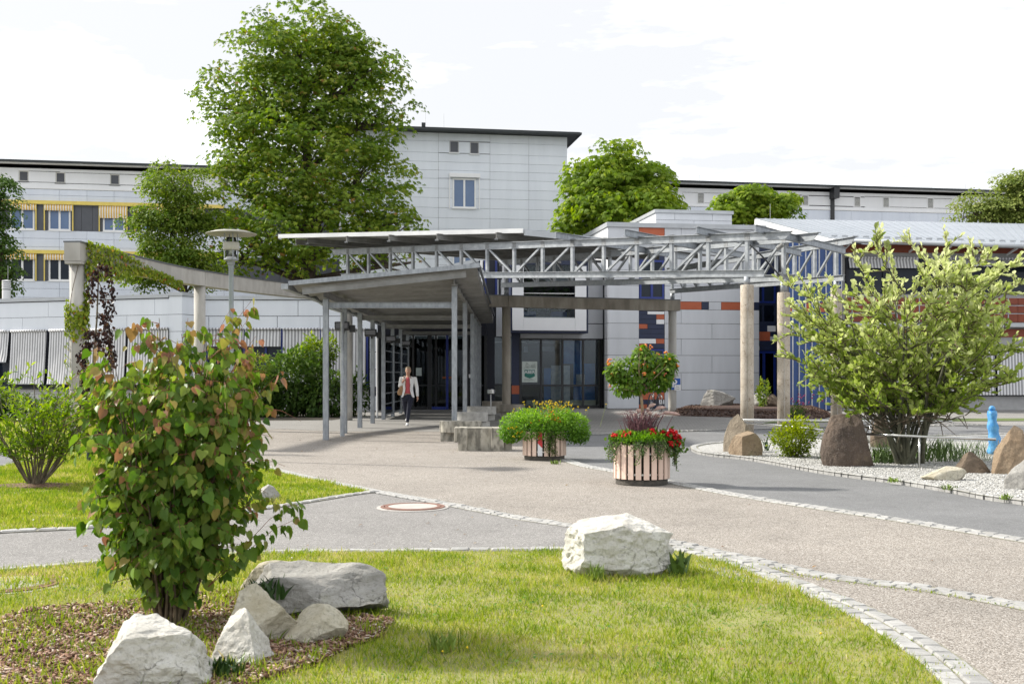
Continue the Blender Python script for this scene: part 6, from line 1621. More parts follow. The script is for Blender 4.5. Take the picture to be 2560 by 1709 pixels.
# 4. yellow-green perennial and other island plants
def clump(name, label, px, py, rx, h, n, leaf, m, tpl=T_OVAL, ry=None, group=None, top=1.0, seed=0, up=.3, z0=.03, stemc=18):
    bx, by = g(px, py); t = thing(name, label, 'plant', (bx, by, z0), group=group); ry = ry or rx
    S = []
    for k in range(stemc):
        a = RNG.random() * 6.28; q = math.sqrt(RNG.random()); e = (bx + math.cos(a) * rx * q, by + math.sin(a) * ry * q, z0 + h * RNG.uniform(.65, 1) * (1 - .25 * q * q))
        S.append(np.array([(bx + .25 * (e[0] - bx), by + .25 * (e[1] - by), z0), (bx + .6 * (e[0] - bx), by + .6 * (e[1] - by), z0 + .5 * (e[2] - z0)), e]))
    mb = MB()
    for p in S: mb.tube([tuple(q) for q in p], [.007, .005, .002], 5, cap=False)
    mk('stems', mb, TWIG, t)
    ii = RNG.integers(0, len(S), n); tt = RNG.random(n) ** .6
    pos = np.array([S[i][0] * (1-u)**2 + 2*u*(1-u) * S[i][1] + u*u * S[i][2] for i, u in zip(ii, tt)]) + RNG.normal(0, 1, (n, 3)) * np.array([rx * .13, ry * .13, h * .05])
    pos[:, 2] = np.maximum(pos[:, 2], z0 + .02)
    o_ = pos - np.array([bx, by, z0 + h * .4]); o_ /= np.linalg.norm(o_, axis=1, keepdims=True) + 1e-6
    cloud('foliage', *tpl, pos, frames(o_ + rvec(n) * .7 + np.array([0, 0, up]), rvec(n) * .6 + o_ * .4 + np.array([0, 0, .8])), leaf * RNG.uniform(.7, 1.25, n), m, np.clip(.25 + .5 * (pos[:, 2] - z0) / h + RNG.normal(0, .18, n), 0, 1), parent=t)
    return t
L_YEL = leafmat('yellow_green_leaves', [(0, (0.072, 0.120, 0.009)), (.5, (0.192, 0.252, 0.014)), (1, (0.360, 0.408, 0.034))], .4)
clump('spirea_shrub', 'bright yellow-green bushy plant between the two large brown rocks', 1990, 1148, .44, .78, 3200, .055, L_YEL, T_RHOMB, ry=.4)
def straps(name, label, px, py, rx, ry, n, h, w, m, z0=.03, parent=None, seed=0):
    bx, by = g(px, py, z0); t = thing(name, label, 'plant', (bx, by, z0))
    mb = MB()
    for k in range(n):
        a = RNG.random() * 6.28; q = math.sqrt(RNG.random()); b = Vector((bx + math.cos(a) * rx * q, by + math.sin(a) * ry * q, z0 - .01))
        ln = Vector((RNG.normal(0, .28), RNG.normal(0, .28), 1)).normalized(); H = h * RNG.uniform(.55, 1.1); sd = Vector((math.cos(a + 1.3), math.sin(a + 1.3), 0)) * w * RNG.uniform(.7, 1.2)
        c = b + ln * H * .55; e = b + ln * H + Vector((ln.x, ln.y, -.25)) * H * .25
        mb.add([b - sd * .7, b + sd * .7, c + sd, c - sd, e], [(0, 1, 2, 3), (3, 2, 4)])
    mk('leaves', mb, m, t, kind='stuff'); return t
STRAP = mat('strap_leaf', (0.085, 0.15, 0.02), (0.045, 0.09, 0.014), scale=14, rough=.5); STRAPD = mat('strap_leaf_dark', (0.035, 0.085, 0.012), (0.02, 0.055, 0.01), scale=10, rough=.45)
straps('iris_clump', 'tall grassy iris leaves behind the willow stems', 2330, 1150, 1.1, .6, 420, .48, .008, STRAP)
straps('iris_clump', 'grassy iris leaves right of the large brown rock', 2205, 1158, .30, .2, 160, .40, .009, STRAP)
straps('iris_clump', 'small iris tuft beside the yellow-green plant', 2056, 1150, .07, .06, 22, .32, .010, STRAP)
straps('yucca_tuft', 'dark spiky tuft left of the yellow-green plant', 1915, 1128, .10, .08, 16, .40, .012, STRAPD)
straps('daylily_tuft', 'broad strap leaves rising from the hollow in the basin rock', 668, 1492, .12, .05, 34, .155, .014, STRAPD, z0=.16)
straps('dock_weed', 'broad-leaved weed at the right foot of the white boulder', 1700, 1432, .10, .06, 22, .20, .022, STRAP)
straps('weed_tuft', 'light feathery weed growing before the white boulder', 1490, 1447, .07, .03, 46, .15, .005, mat('weed_light', (0.16, 0.24, 0.03), rough=.6))
straps('weed_tuft', 'green weed tuft between the two pale foreground rocks', 560, 1690, .10, .06, 40, .13, .010, STRAPD)
straps('weed_tuft', 'bright grass tuft in the lawn right of the bark', 1120, 1620, .12, .08, 60, .12, .006, mat('weed_light', (0.16, 0.24, 0.03), rough=.6))
for px, py, lab in ((2375, 1222, 'weed on the gravel edge below the flat stone'), (2515, 1246, 'weed on the gravel edge at the right picture edge'), (2236, 1203, 'tiny weed on the island kerb near the flat stone'), (1390, 1158, 'small weed by the kerb right of the yellow planter')):
    straps('weed_tuft', lab, px, py, .10, .05, 26, .09, .010, mat('weed_light', (0.16, 0.24, 0.03), rough=.6), z0=.05 if px > 1700 else .02)
# pink flowers at the back bed and a sapling by the crackled column
def flowers(t, pts, r, m, name='flower'):
    n = len(pts); k = 3
    pos = np.repeat(np.array(pts), 5, 0) + RNG.normal(0, r * .5, (n * 5, 3))
    cloud(name, *T_STONE, pos, frames(rvec(n*5), rvec(n*5)), np.full(n*5, r) * RNG.uniform(.5, 1.0, n*5), m, RNG.random(n*5), parent=t)
PINK = leafmat('pink_petals', [(0, (0.35, 0.06, 0.16)), (1, (0.55, 0.15, 0.30))], .2)
t = clump('pink_perennial', 'airy perennial with pink flower heads behind the crackled columns', 1985, 1052, .45, .60, 500, .08, L_DKGRN, T_RHOMB)
b_ = WM[t.name].translation
flowers(t, [(b_.x + RNG.normal(0, .35), b_.y + RNG.normal(0, .2), .55 + RNG.random() * .35) for _ in range(22)], .035, PINK)
clump('sapling', 'thin green sapling beside the front crackled column', 1915, 1032, .35, 1.5, 420, .11, L_MAPLE, T_OVAL, stemc=5)

# 5. bushes before the low wing
def bush(name, label, Y, lobes, n, leaf, m, tpl=T_RHOMB, ns=30):
    s = F / Y; cs = [(np.array([(px - 1280) / s, Y + dy, HC - (py - HY) / s]), rx / s, ry / s) for px, py, rx, ry, dy in lobes]
    bx = float(np.mean([c[0] for c, _, _ in cs])); t = thing(name, label, 'bush', (bx, Y, 0))
    v = np.array([a * a * b for _, a, b in cs]); v /= v.sum(); ii = RNG.choice(len(cs), n, p=v); u = rvec(n) * (RNG.random(n) ** .25)[:, None]
    nz = np.array([1 + .35 * mnoise.noise(Vector(q) * 2.3 + Vector((i_ * 3.0, 0, 0))) for q, i_ in zip(u, ii)])
    C = np.array([c for c, _, _ in cs]); A_ = np.array([[a, a * .8, b] for _, a, b in cs])
    pos = C[ii] + u * A_[ii] * nz[:, None]; k = pos[:, 2] > .03; pos, u = pos[k], u[k]; n = len(pos)
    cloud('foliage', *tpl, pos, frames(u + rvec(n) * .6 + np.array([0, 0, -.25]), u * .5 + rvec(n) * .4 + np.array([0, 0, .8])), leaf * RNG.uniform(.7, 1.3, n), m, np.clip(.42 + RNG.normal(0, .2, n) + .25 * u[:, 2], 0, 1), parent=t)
    mb = MB()
    for c, a, b in cs:
        for k in range(4): mb.tube([(c[0] * .5 + bx * .5, Y, 0), (c[0] + RNG.normal(0, a * .2), c[1], c[2] * .5), (c[0] + RNG.normal(0, a * .5), c[1], c[2] + b * .3)], [.03, .02, .008], 5)
    mk('stems', mb, BARK, t); return t
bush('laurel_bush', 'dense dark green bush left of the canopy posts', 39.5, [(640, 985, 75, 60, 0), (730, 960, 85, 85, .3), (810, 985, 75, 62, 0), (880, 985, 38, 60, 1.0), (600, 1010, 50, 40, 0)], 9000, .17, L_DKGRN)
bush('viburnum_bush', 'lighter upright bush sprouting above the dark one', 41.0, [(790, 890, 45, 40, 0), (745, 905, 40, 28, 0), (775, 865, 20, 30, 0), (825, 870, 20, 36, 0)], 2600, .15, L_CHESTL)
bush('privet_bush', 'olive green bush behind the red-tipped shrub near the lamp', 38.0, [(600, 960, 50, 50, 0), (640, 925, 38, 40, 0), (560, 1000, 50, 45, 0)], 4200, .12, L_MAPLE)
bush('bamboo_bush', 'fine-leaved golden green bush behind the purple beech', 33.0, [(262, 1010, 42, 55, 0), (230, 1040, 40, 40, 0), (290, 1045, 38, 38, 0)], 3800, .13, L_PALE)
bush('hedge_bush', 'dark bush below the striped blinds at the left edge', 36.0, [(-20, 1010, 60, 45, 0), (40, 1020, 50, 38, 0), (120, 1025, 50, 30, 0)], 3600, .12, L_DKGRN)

# 6. purple weeping beech
by = 22.3; s = F / by
def w(px, py, dy=0.0): return np.array(P(px, py, by + dy))
b0 = w(232, 1124); t = thing('purple_beech', 'slender weeping beech with dark purple leaves beside the vine column', 'tree', (float(b0[0]), by, 0))
trunk = [np.array([b0[0], by, 0]), w(233, 1040), w(229, 960), w(234, 900), w(242, 800), w(245, 720), w(247, 660)]
mk('trunk', MB().tube([tuple(p) for p in trunk], [.035, .03, .026, .022, .018, .014, .008], 8), mat('grey_twig', (0.17, 0.14, 0.10), (0.09, 0.075, 0.05), scale=15, rough=.9), t, smooth=True)
STR = []
for pts in (((247, 660), (265, 668), (282, 720), (279, 790)), ((247, 665), (235, 690), (226, 720), (232, 760)), ((245, 700), (262, 740), (270, 800), (275, 860), (284, 910)), ((243, 780), (258, 790), (268, 850), (280, 880), (273, 925)), ((240, 830), (222, 830), (214, 870), (205, 900), (196, 885)),
            ((238, 860), (215, 860), (205, 930), (202, 1000), (204, 1060)), ((236, 900), (245, 920), (250, 960), (240, 1010)), ((233, 940), (215, 960), (208, 1040), (212, 1090)), ((232, 960), (240, 1000), (246, 1060), (252, 1100)), ((232, 1000), (222, 1030), (224, 1080), (230, 1110)), ((240, 820), (246, 850), (258, 880)), ((232, 980), (250, 1040), (265, 1090), (288, 1120))):
    STR.append(np.array([w(a, b, RNG.normal(0, .12)) for a, b in pts]))
mb = MB()
for p in STR: mb.tube([tuple(q) for q in p], [.010] + [.006] * (len(p) - 2) + [.003], 5, cap=False)
mk('branches', mb, TWIG, t, smooth=True)
pos, dirs, tt = along_paths(STR, .0085, .12, 18); n = len(pos); pos += RNG.normal(0, .040, (n, 3)) * np.array([1, 1, .8])
L_PURP = leafmat('purple_leaves', [(0, (0.016, 0.012, 0.012)), (.6, (0.039, 0.023, 0.022)), (.9, (0.078, 0.039, 0.031)), (1, (0.143, 0.078, 0.037))], .2, .35)
cloud('foliage', *T_OVAL, pos, frames(rvec(n) * .6 + np.array([0, 0, -.8]), rvec(n) + np.array([0, -.6, .2])), np.c_[np.full(n, .085), np.full(n, .075), np.full(n, .07)] * RNG.uniform(.7, 1.2, n)[:, None], L_PURP, RNG.random(n), parent=t)
mk('stake', MB().tube([(b0[0] - .09, by, 0), (b0[0] - .05, by, 1.15)], .025, 8), mat('grey_stake', (0.42, 0.40, 0.37), rough=.9), t)
bx, by = g(225, 1156)
t = thing('garden_spotlight', 'short dark green garden spotlight on the lawn below the purple beech', 'light', (bx, by, .012))
mk('body', MB().lathe([(.05, 0), (.055, .01), (.055, .16), (.05, .17)], n=16), mat('dark_green_paint', (0.012, 0.03, 0.026), rough=.4), t, local=True); mk('cap', MB().lathe([(.06, .172), (.06, .185), (.02, .19)], n=16), BLACKM, t, local=True)

# 7. climbing vine on the first column and the beam
L_VINE = leafmat('vine_leaves', [(0, (0.075, 0.135, 0.014)), (.5, (0.195, 0.262, 0.026)), (.85, (0.330, 0.360, 0.043)), (.95, (0.360, 0.195, 0.043)), (1, (0.390, 0.105, 0.043))], .3)
t = thing('climbing_vine', 'yellow-green climbing vine on the left column and along the beam', 'vine', (COLS['c1'][0], COLS['c1'][1], 0))
pos = []; nor = []
nb_ = 9
for k in range(2400):          # on the face of the beam, fading out to the right
    f = RNG.random() ** .9 * .80; j = 1 + f * 12; i = int(j); p = line[i].lerp(line[min(i + 1, len(line) - 1)], j - i)
    tn = (line[min(i+2, len(line)-1)] - line[max(i-1, 0)]).normalized(); nr_ = Vector((tn.y, -tn.x))
    top = ZT_ + .05 - max(0, f - .28) * .85; bot = ZB_ - .22 + .16 * f - .12 * math.sin(f * 9)
    if f > .95 * RNG.random() + .25 and RNG.random() < .35: continue
    z = bot + (top - bot) * RNG.random()
    if abs(z - (ZB_ + .2)) < .05 and RNG.random() < .6 and f > .3: continue
    pos.append((p.x + nr_.x * (.18 + .13 * RNG.random()), p.y + nr_.y * (.18 + .13 * RNG.random()), z)); nor.append((nr_.x, nr_.y, .35))
for k in range(6500):          # round the column in bands
    z = RNG.random() * 3.9; a = RNG.random() * 2 * np.pi
    band = max(0, 1 - abs(z - 2.75 - .15 * math.sin(a)) / .42) + .9 * max(0, 1 - abs(((a - 4.2 - z * 1.5) % 6.283) - .4) / .35) * (z < 2.6) + (1.0 if (abs(((a + .25) % 6.283)) < .5 and z > 2.0) else 0) + .5 * max(0, 1 - abs(((a - 3.3) % 6.283)) / .5) * (z < 2.9)
    if RNG.random() > band * 1.1: continue
    r = .165 + .09 * RNG.random(); pos.append((COLS['c1'][0] + r * math.cos(a), COLS['c1'][1] + r * math.sin(a), z)); nor.append((math.cos(a), math.sin(a), .3))
pos = np.array(pos); nor = np.array(nor); n = len(pos)
cloud('foliage', *T_HEART, pos, frames(rvec(n) * .5 + np.array([0, 0, -1]), nor + rvec(n) * .4), np.full(n, .066) * RNG.uniform(.5, 1.3, n), L_VINE, np.clip(.5 + RNG.normal(0, .22, n), 0, 1), parent=t)
mb = MB()
for k in range(2):
    a0 = RNG.random() * 6.28; mb.tube([(COLS['c1'][0] + .16 * math.cos(a0 + z * (1.2 + .3 * k % 2)), COLS['c1'][1] + .16 * math.sin(a0 + z * (1.2 + .3 * k % 2)), z) for z in np.linspace(0, 3.8, 20)], .006, 5, cap=False)
mk('stems', mb, TWIG, t)
# ================================================================== ROCKS, PLANTERS, RAILS
def rockmat(name, c1, c2, c3, s=3.0):
    """stone: broad tone changes, dark speckle, fine cracks and a little lichen"""
    m, t, b = newmat(name); L = t.links.new
    tc = N(t, 'ShaderNodeTexCoord')
    def ramp(node_out, p0, c0, p1, c1_):
        r = N(t, 'ShaderNodeValToRGB'); r.color_ramp.elements[0].position = p0; r.color_ramp.elements[1].position = p1
        r.color_ramp.elements[0].color = rgba(c0); r.color_ramp.elements[1].color = rgba(c1_); L(node_out, r.inputs[0]); return r.outputs[0]
    def mix(fac, a, c):
        mx = N(t, 'ShaderNodeMix', data_type='RGBA'); L(fac, mx.inputs['Factor']); L(a, mx.inputs[6])
        if isinstance(c, tuple): mx.inputs[7].default_value = rgba(c)
        else: L(c, mx.inputs[7])
        return mx.outputs[2]
    n1 = N(t, 'ShaderNodeTexNoise', Scale=s, Detail=8.0, Roughness=.65); L(tc.outputs['Object'], n1.inputs['Vector'])
    col = ramp(n1.outputs[0], .36, c2, .62, c1)
    n2 = N(t, 'ShaderNodeTexNoise', Scale=55.0, Detail=4.0, Roughness=.7); L(tc.outputs['Object'], n2.inputs['Vector'])
    col = mix(ramp(n2.outputs[0], .52, (0, 0, 0), .70, (.75, .75, .75)), col, c3)
    n4 = N(t, 'ShaderNodeTexNoise', Scale=s * 1.6, Detail=9.0, Roughness=.7); n4.inputs['Distortion'].default_value = 1.2; L(tc.outputs['Object'], n4.inputs['Vector'])
    col = mix(ramp(n4.outputs[0], .56, (0, 0, 0), .70, (.55, .55, .55)), col, tuple(v * .62 for v in c2))
    ds = N(t, 'ShaderNodeMix', data_type='VECTOR'); ds.inputs[0].default_value = .22; L(tc.outputs['Object'], ds.inputs[4]); L(n1.outputs['Color'], ds.inputs[5])
    v = N(t, 'ShaderNodeTexVoronoi', Scale=s * 2.6, feature='DISTANCE_TO_EDGE'); L(ds.outputs[1], v.inputs['Vector'])
    cr0 = ramp(v.outputs['Distance'], .0, (.6, .6, .6), .016, (0, 0, 0))
    nm = N(t, 'ShaderNodeTexNoise', Scale=s * 1.1, Detail=2.0); L(tc.outputs['Object'], nm.inputs['Vector'])
    cm = N(t, 'ShaderNodeMix', data_type='RGBA', blend_type='MULTIPLY'); cm.inputs[0].default_value = 1.0; L(cr0, cm.inputs[6]); L(ramp(nm.outputs[0], .50, (0, 0, 0), .64, (1, 1, 1)), cm.inputs[7]); crack = cm.outputs[2]
    col = mix(crack, col, tuple(x * .3 for x in c2))
    n5 = N(t, 'ShaderNodeTexNoise', Scale=s * .9, Detail=5.0); L(tc.outputs['Object'], n5.inputs['Vector'])
    col = mix(ramp(n5.outputs[0], .60, (0, 0, 0), .74, (.5, .5, .5)), col, (0.30, 0.29, 0.16) if c1[0] > .3 else (0.26, 0.20, 0.13))
    L(col, b.inputs['Base Color']); b.inputs['Roughness'].default_value = .92; b.inputs['Specular IOR Level'].default_value = .3
    nb = N(t, 'ShaderNodeTexNoise', Scale=14.0, Detail=9.0, Roughness=.72); L(tc.outputs['Object'], nb.inputs['Vector'])
    sb = N(t, 'ShaderNodeMath', operation='SUBTRACT'); L(nb.outputs[0], sb.inputs[0]); cv = N(t, 'ShaderNodeMath', operation='MULTIPLY'); cv.inputs[1].default_value = .5; L(crack, cv.inputs[0]); L(cv.outputs[0], sb.inputs[1])
    bp = N(t, 'ShaderNodeBump'); bp.inputs['Strength'].default_value = .85; bp.inputs['Distance'].default_value = .035; L(sb.outputs[0], bp.inputs['Height']); L(bp.outputs[0], b.inputs['Normal'])
    MATS[name] = m
    return m
RK_W = rockmat('rock_white', (0.64, 0.63, 0.59), (0.49, 0.47, 0.42), (0.27, 0.26, 0.24))
RK_C = rockmat('rock_cream', (0.55, 0.52, 0.43), (0.42, 0.375, 0.27), (0.27, 0.25, 0.19))
RK_G = rockmat('rock_grey', (0.40, 0.39, 0.365), (0.28, 0.27, 0.25), (0.18, 0.173, 0.155))
RK_B = rockmat('rock_brown', (0.19, 0.145, 0.105), (0.11, 0.085, 0.062), (0.07, 0.052, 0.04), 2.5)
RK_D = rockmat('rock_dark_brown', (0.115, 0.085, 0.065), (0.065, 0.05, 0.04), (0.17, 0.15, 0.135), 2.5)
RK_T = rockmat('rock_tan', (0.34, 0.265, 0.185), (0.24, 0.175, 0.115), (0.15, 0.11, 0.08), 2.5)
def rock(label, m, px0, px1, ytop, ybase, depth, seed, cuts=8, rough=.12, z0=0.0, rz=0.0, Yf=None, sub=4, top=None, bury=.12, group=None):
    """boulder whose outline spans the given photo pixels at its own distance"""
    Y = Yf or (HC - z0) * F / (ybase - HY)
    w = (px1 - px0) * Y / F; h = (ybase - ytop) * Y / F
    Yc = Y + depth * .35
    x = ((px0 + px1) / 2 - 1280) * Yc / F
    me = rock_mesh('rock', m, w * Yc / Y, depth, h * Yc / Y, seed, cuts, rough, sub, top, bury)
    return inst('rock', me, None, (x, Yc, z0), rz, label=label, cat='rock', group=group)
def taper(k):
    def f(V):
        q = (V[:, 2] - V[:, 2].min()) / (V[:, 2].max() - V[:, 2].min()); V[:, :2] *= (1 - k * q ** 1.5)[:, None]; return V
    return f
rock('large white boulder at the edge of the front lawn', RK_W, 1405, 1682, 1297, 1446, .55, 3, cuts=13, rough=.19, sub=5)
rock('big cream-white rock at the bottom edge', RK_W, 232, 532, 1562, 1745, .50, 19, cuts=12, rough=.18, sub=5)
rock('pointed white rock right of the big bottom one', RK_W, 526, 682, 1530, 1675, .30, 27, cuts=12, rough=.15, sub=5, top=taper(.4))
rock('leaning yellowish rock slab behind the pointed white one', RK_C, 556, 752, 1468, 1618, .32, 31, cuts=12, rough=.17, sub=5)
rock('small cream rock at the right end of the foreground group', RK_C, 716, 870, 1521, 1620, .30, 43, cuts=7, rough=.10, sub=5)
def hollow(V):
    r = np.hypot((V[:, 0] + .25) / .75, V[:, 1] / .7); k = (V[:, 2] > .05) & (r < 1)
    V[k, 2] -= .42 * (1 - r[k] ** 2) * np.clip(V[k, 2] * 2, 0, 1); return V
rock('wide grey basin rock with rusty hollow in the foreground group', RK_G, 610, 970, 1424, 1556, .55, 52, cuts=11, rough=.14, sub=5, top=hollow)
rock('pale low rock behind the basin rock', RK_C, 598, 748, 1408, 1496, .34, 66, cuts=6, rough=.08)
rock('small grey stone in the left lawn behind the shrub', RK_G, 632, 704, 1213, 1254, .35, 71, cuts=6)
rock('tall grey-brown standing stone at the tip of the gravel island', rockmat('rock_greybrown', (0.30, 0.255, 0.195), (0.20, 0.165, 0.125), (0.13, 0.105, 0.08)), 1808, 1884, 1036, 1130, .42, 82, cuts=2, rough=.10, z0=.04, bury=.32, top=taper(.30))
rock('low brown stone leaning on the standing stone', RK_T, 1822, 1907, 1079, 1140, .42, 95, cuts=3, rough=.08, z0=.04, bury=.3, top=taper(.35))
rock('large dark brown boulder holding both handrails', RK_D, 2052, 2178, 1036, 1166, .62, 104, cuts=2, rough=.09, z0=.04, sub=5, bury=.30, top=taper(.30))
rock('brown standing stone behind the willow stems', RK_B, 2176, 2224, 1033, 1118, .35, 113, cuts=3, rough=.08, z0=.04, bury=.28, top=taper(.3))
rock('small grey stone between the boulders', RK_G, 2160, 2186, 1084, 1108, .20, 117, cuts=5, z0=.04)
rock('pointed dark brown stone beside the tan block', RK_B, 2378, 2480, 1129, 1183, .35, 121, cuts=7, rough=.06, z0=.04, bury=.3, top=taper(.55))
rock('tall tan stone block at the right edge', RK_T, 2474, 2584, 1066, 1186, .55, 134, cuts=3, rough=.08, z0=.04, sub=5, bury=.25, top=taper(.12))
rock('grey rock at the right edge before the tan block', RK_G, 2510, 2620, 1148, 1224, .40, 141, cuts=6, z0=.04)
rock('flat pale stone lying on the gravel', RK_C, 2302, 2416, 1167, 1201, .36, 153, cuts=8, rough=.08, z0=.04)
rock('pale grey rock in the mulch before the grey facade', RK_G, 1747, 1838, 979, 1026, .9, 161, cuts=8, rough=.12, z0=.12, Yf=45.2)
rock('grey rock behind the front crackled column', RK_G, 1876, 1920, 984, 1032, .8, 171, cuts=6, rough=.1, z0=.1, Yf=44.3)
rock('rounded brown rock between the two crackled columns', RK_B, 1913, 1950, 994, 1036, .7, 181, cuts=4, rough=.08, z0=.08, Yf=43.6)
# rusty wet hollow of the basin rock: still water film
# ---- rails
def rail(label, pts, posts=(), r=.021):
    p0 = pts[0]; t = thing('handrail', label, 'handrail', (p0[0], p0[1], 0), group='steel handrails on the gravel island')
    mk('tube', MB().tube(pts, r, 12), STEEL, t, smooth=True)
    for p in posts: mk('post', MB().tube([(p[0], p[1], .03), (p[0], p[1], p[2] - r)], .016, 10), STEEL, t, smooth=True)
    for e in (pts[0], pts[-1]):
        e = Vector(e); mk('hook', MB().tube([e + Vector((.03, -.01, -.01)), e + Vector((.03, -.01, -.09)), e + Vector((.03, .06, -.10))], .007, 6), STEEL, t)
    return t
pA_ = P(1846, 1054, 22.0); pB_ = P(2060, 1074, 19.3)
rail('left steel handrail from standing stone to dark boulder', [pA_, pA_.lerp(pB_, .5), pB_])
pA_ = P(2132, 1083, 18.0); pB_ = P(2490, 1098, 16.9); q = pA_.lerp(pB_, .48)
rail('right steel handrail from dark boulder to tan block', [pA_, q, pB_], [q])
pA_ = P(1858, 1049, 22.6); pB_ = P(2380, 1053, 23.4)
rail('rear steel handrail behind the willow', [pA_, pA_.lerp(pB_, .5), pB_], [pA_.lerp(pB_, .6)])
# ---- blue painted stump
x, y = (2487 - 1280) * 20.5 / F, 20.5
t = thing('blue_figure', 'bright blue painted wooden post behind the tan block', 'sculpture', (x, y, .04))
rings = []
for k in range(14):
    f = k / 13; z = f * .80; r = .115 * (1 - .35 * f) * (1 + .12 * math.sin(k * 1.7))
    rings.append([(r * (1 + .14 * math.sin(3 * a + k * .6)) * math.cos(a) - .05 * f, r * (1 + .14 * math.cos(2 * a + k)) * math.sin(a), z) for a in np.linspace(0, 2 * np.pi, 16, endpoint=False)])
BLP = mat('blue_paint', (0.03, 0.20, 0.50), (0.12, 0.36, 0.62), scale=9, rough=.5, bump=.4, bscale=20)
mk('post', MB().loft(rings), BLP, t, local=True, smooth=True)
mk('knob', MB().lathe([(.02, .78), (.05, .80), (.06, .84), (.04, .88), (.01, .89)], c=(-.05, 0, 0), n=16), BLP, t, local=True, smooth=True)

# ---- slatted planters
def planter(label, px, py, R=.375, h=.55, plate=None, rot=0.0):
    bx, by = g(px, py); by += R; bx = (px - 1280) * by / F
    t = thing('slatted_planter', label, 'planter', (bx, by, .004), group='round slatted planters')
    mk('base', MB().lathe([(R * .93, 0), (R * .95, .01), (R * .95, .07), (R * .9, .075)], n=40), mat('planter_base', (0.10, 0.09, 0.075), (0.05, 0.046, 0.04), scale=14, rough=.95), t, local=True)
    mk('tub', MB().lathe([(R * .90, .05), (R * .90, h - .03), (R * .80, h - .03), (R * .78, h - .07)], n=40), SOILD, t, local=True)
    mk('soil', MB().lathe([(R * .79, h - .1), (R * .79, h - .06), (.02, h - .03)], n=28), mat('bed_soil', (0.06, 0.05, 0.035), rough=.95), t, local=True)
    ns = 22
    for k in range(ns):
        a = 2 * math.pi * k / ns + rot
        M = Matrix.Rotation(a, 4, 'Z') @ Matrix.Translation((0, -R, 0))
        mm = SLAT
        if plate is not None and k == plate:
            pl = bpy.data.objects.new('marker_plate', None); place(pl, t, M=M)
            mk('white_field', MB().add([(-.04, -.012, .085), (.04, -.012, .085), (.04, -.012, .22), (-.04, -.012, .30)], [(0, 1, 2, 3)]), mat('reflective_white', (0.72, 0.73, 0.75), rough=.3), pl, local=True)
            mk('red_field', MB().add([(-.04, -.012, .302), (.04, -.012, .222), (.04, -.012, h), (-.04, -.012, h)], [(0, 1, 2, 3)]), mat('reflective_red', (0.55, 0.025, 0.03), rough=.3), pl, local=True)
            piece('backing', pl, STEEL, (-.042, -.011, .083), (.042, .006, h)); continue
        o = bpy.data.objects.new('slat', SLATM); place(o, t, M=M @ Matrix.Diagonal((1, 1, h / .55, 1)))
    for zz in (.15, h - .12): mk('hoop', MB().lathe([(R * .955, zz - .012), (R * .962, zz - .012), (R * .962, zz + .012), (R * .955, zz + .012)], n=40), STEEL, t, local=True)
    return t, Vector((bx, by, 0))
mbs = MB().box((-.037, -.010, .085), (.037, .010, .55)); mbs.add([(-.006, -.0105, .148), (.006, -.0105, .148), (.006, -.0105, .16), (-.006, -.0105, .16)], [(0, 1, 2, 3)])
SLATM = to_mesh('slat', mbs, SLAT)
pl2, c2 = planter('round peach slatted planter with the little flowering tree on the plaza', 1604, 1216, rot=.06)
pl1, c1 = planter('round peach slatted planter under a mound of green and yellow flowers', 1361, 1152, h=.50, plate=21, rot=.06)
# plants in the left planter
L_PARS = leafmat('mound_leaves', [(0, (0.07, 0.16, 0.02)), (.5, (0.165, 0.31, 0.04)), (1, (0.30, 0.46, 0.07))], .38)
t = thing('flower_mound', 'bushy green foliage with yellow and orange flowers in the left planter', 'flowers', (c1.x, c1.y, .46))
lob = [((-.50, -.05, .60), (.28, .26, .22)), ((-.26, -.24, .58), (.26, .24, .24)), ((.0, -.30, .56), (.24, .2, .24)), ((.22, -.24, .60), (.24, .24, .22)), ((.44, -.1, .58), (.28, .28, .25)), ((.58, .05, .58), (.22, .24, .22)), ((0, .05, .70), (.52, .35, .22)), ((-.3, 0, .68), (.25, .25, .2)), ((.3, 0, .70), (.25, .25, .2)), ((-.60, .0, .46), (.2, .2, .16)), ((.62, .05, .44), (.18, .2, .15))]
n = 15000; ii = RNG.integers(0, len(lob), n); u = rvec(n); nzz = np.array([1 + .34 * mnoise.noise(Vector(q) * 5 + Vector((float(i) * 4, 0, 0))) for q, i in zip(u, ii)])
pos = np.array([lob[i][0] for i in ii]) + u * (RNG.random(n) ** .18 * nzz)[:, None] * np.array([lob[i][1] for i in ii]); pos += np.array(c1)
cloud('foliage', *T_RHOMB, pos, frames(u + rvec(n) * .9, u * .6 + rvec(n) * .6 + np.array([0, 0, .7])), np.full(n, .044) * RNG.uniform(.5, 1.3, n), L_PARS, np.clip(.35 + .35 * u[:, 2] + RNG.normal(0, .2, n), 0, 1), parent=t)
YEL = leafmat('yellow_petals', [(0, (0.62, 0.42, 0.01)), (1, (0.80, 0.62, 0.03))], .2); ORA = leafmat('orange_petals', [(0, (0.65, 0.16, 0.015)), (1, (0.75, 0.30, 0.03))], .2)
ys = [(c1.x + RNG.normal(.08, .30), c1.y + RNG.normal(0, .18), .84 + RNG.random() * .20 - .0) for _ in range(95)] + [(c1.x - .50 + RNG.normal(0, .07), c1.y - .30, .42 + RNG.random() * .18) for _ in range(14)]
mb = MB()
for p in ys[:95]: mb.tube([(p[0] * .9 + c1.x * .1, p[1], .6), (p[0], p[1], p[2])], .003, 4, cap=False)
mk('flower_stalks', mb, mat('stalk_green', (0.12, 0.16, 0.03)), t, kind='stuff')
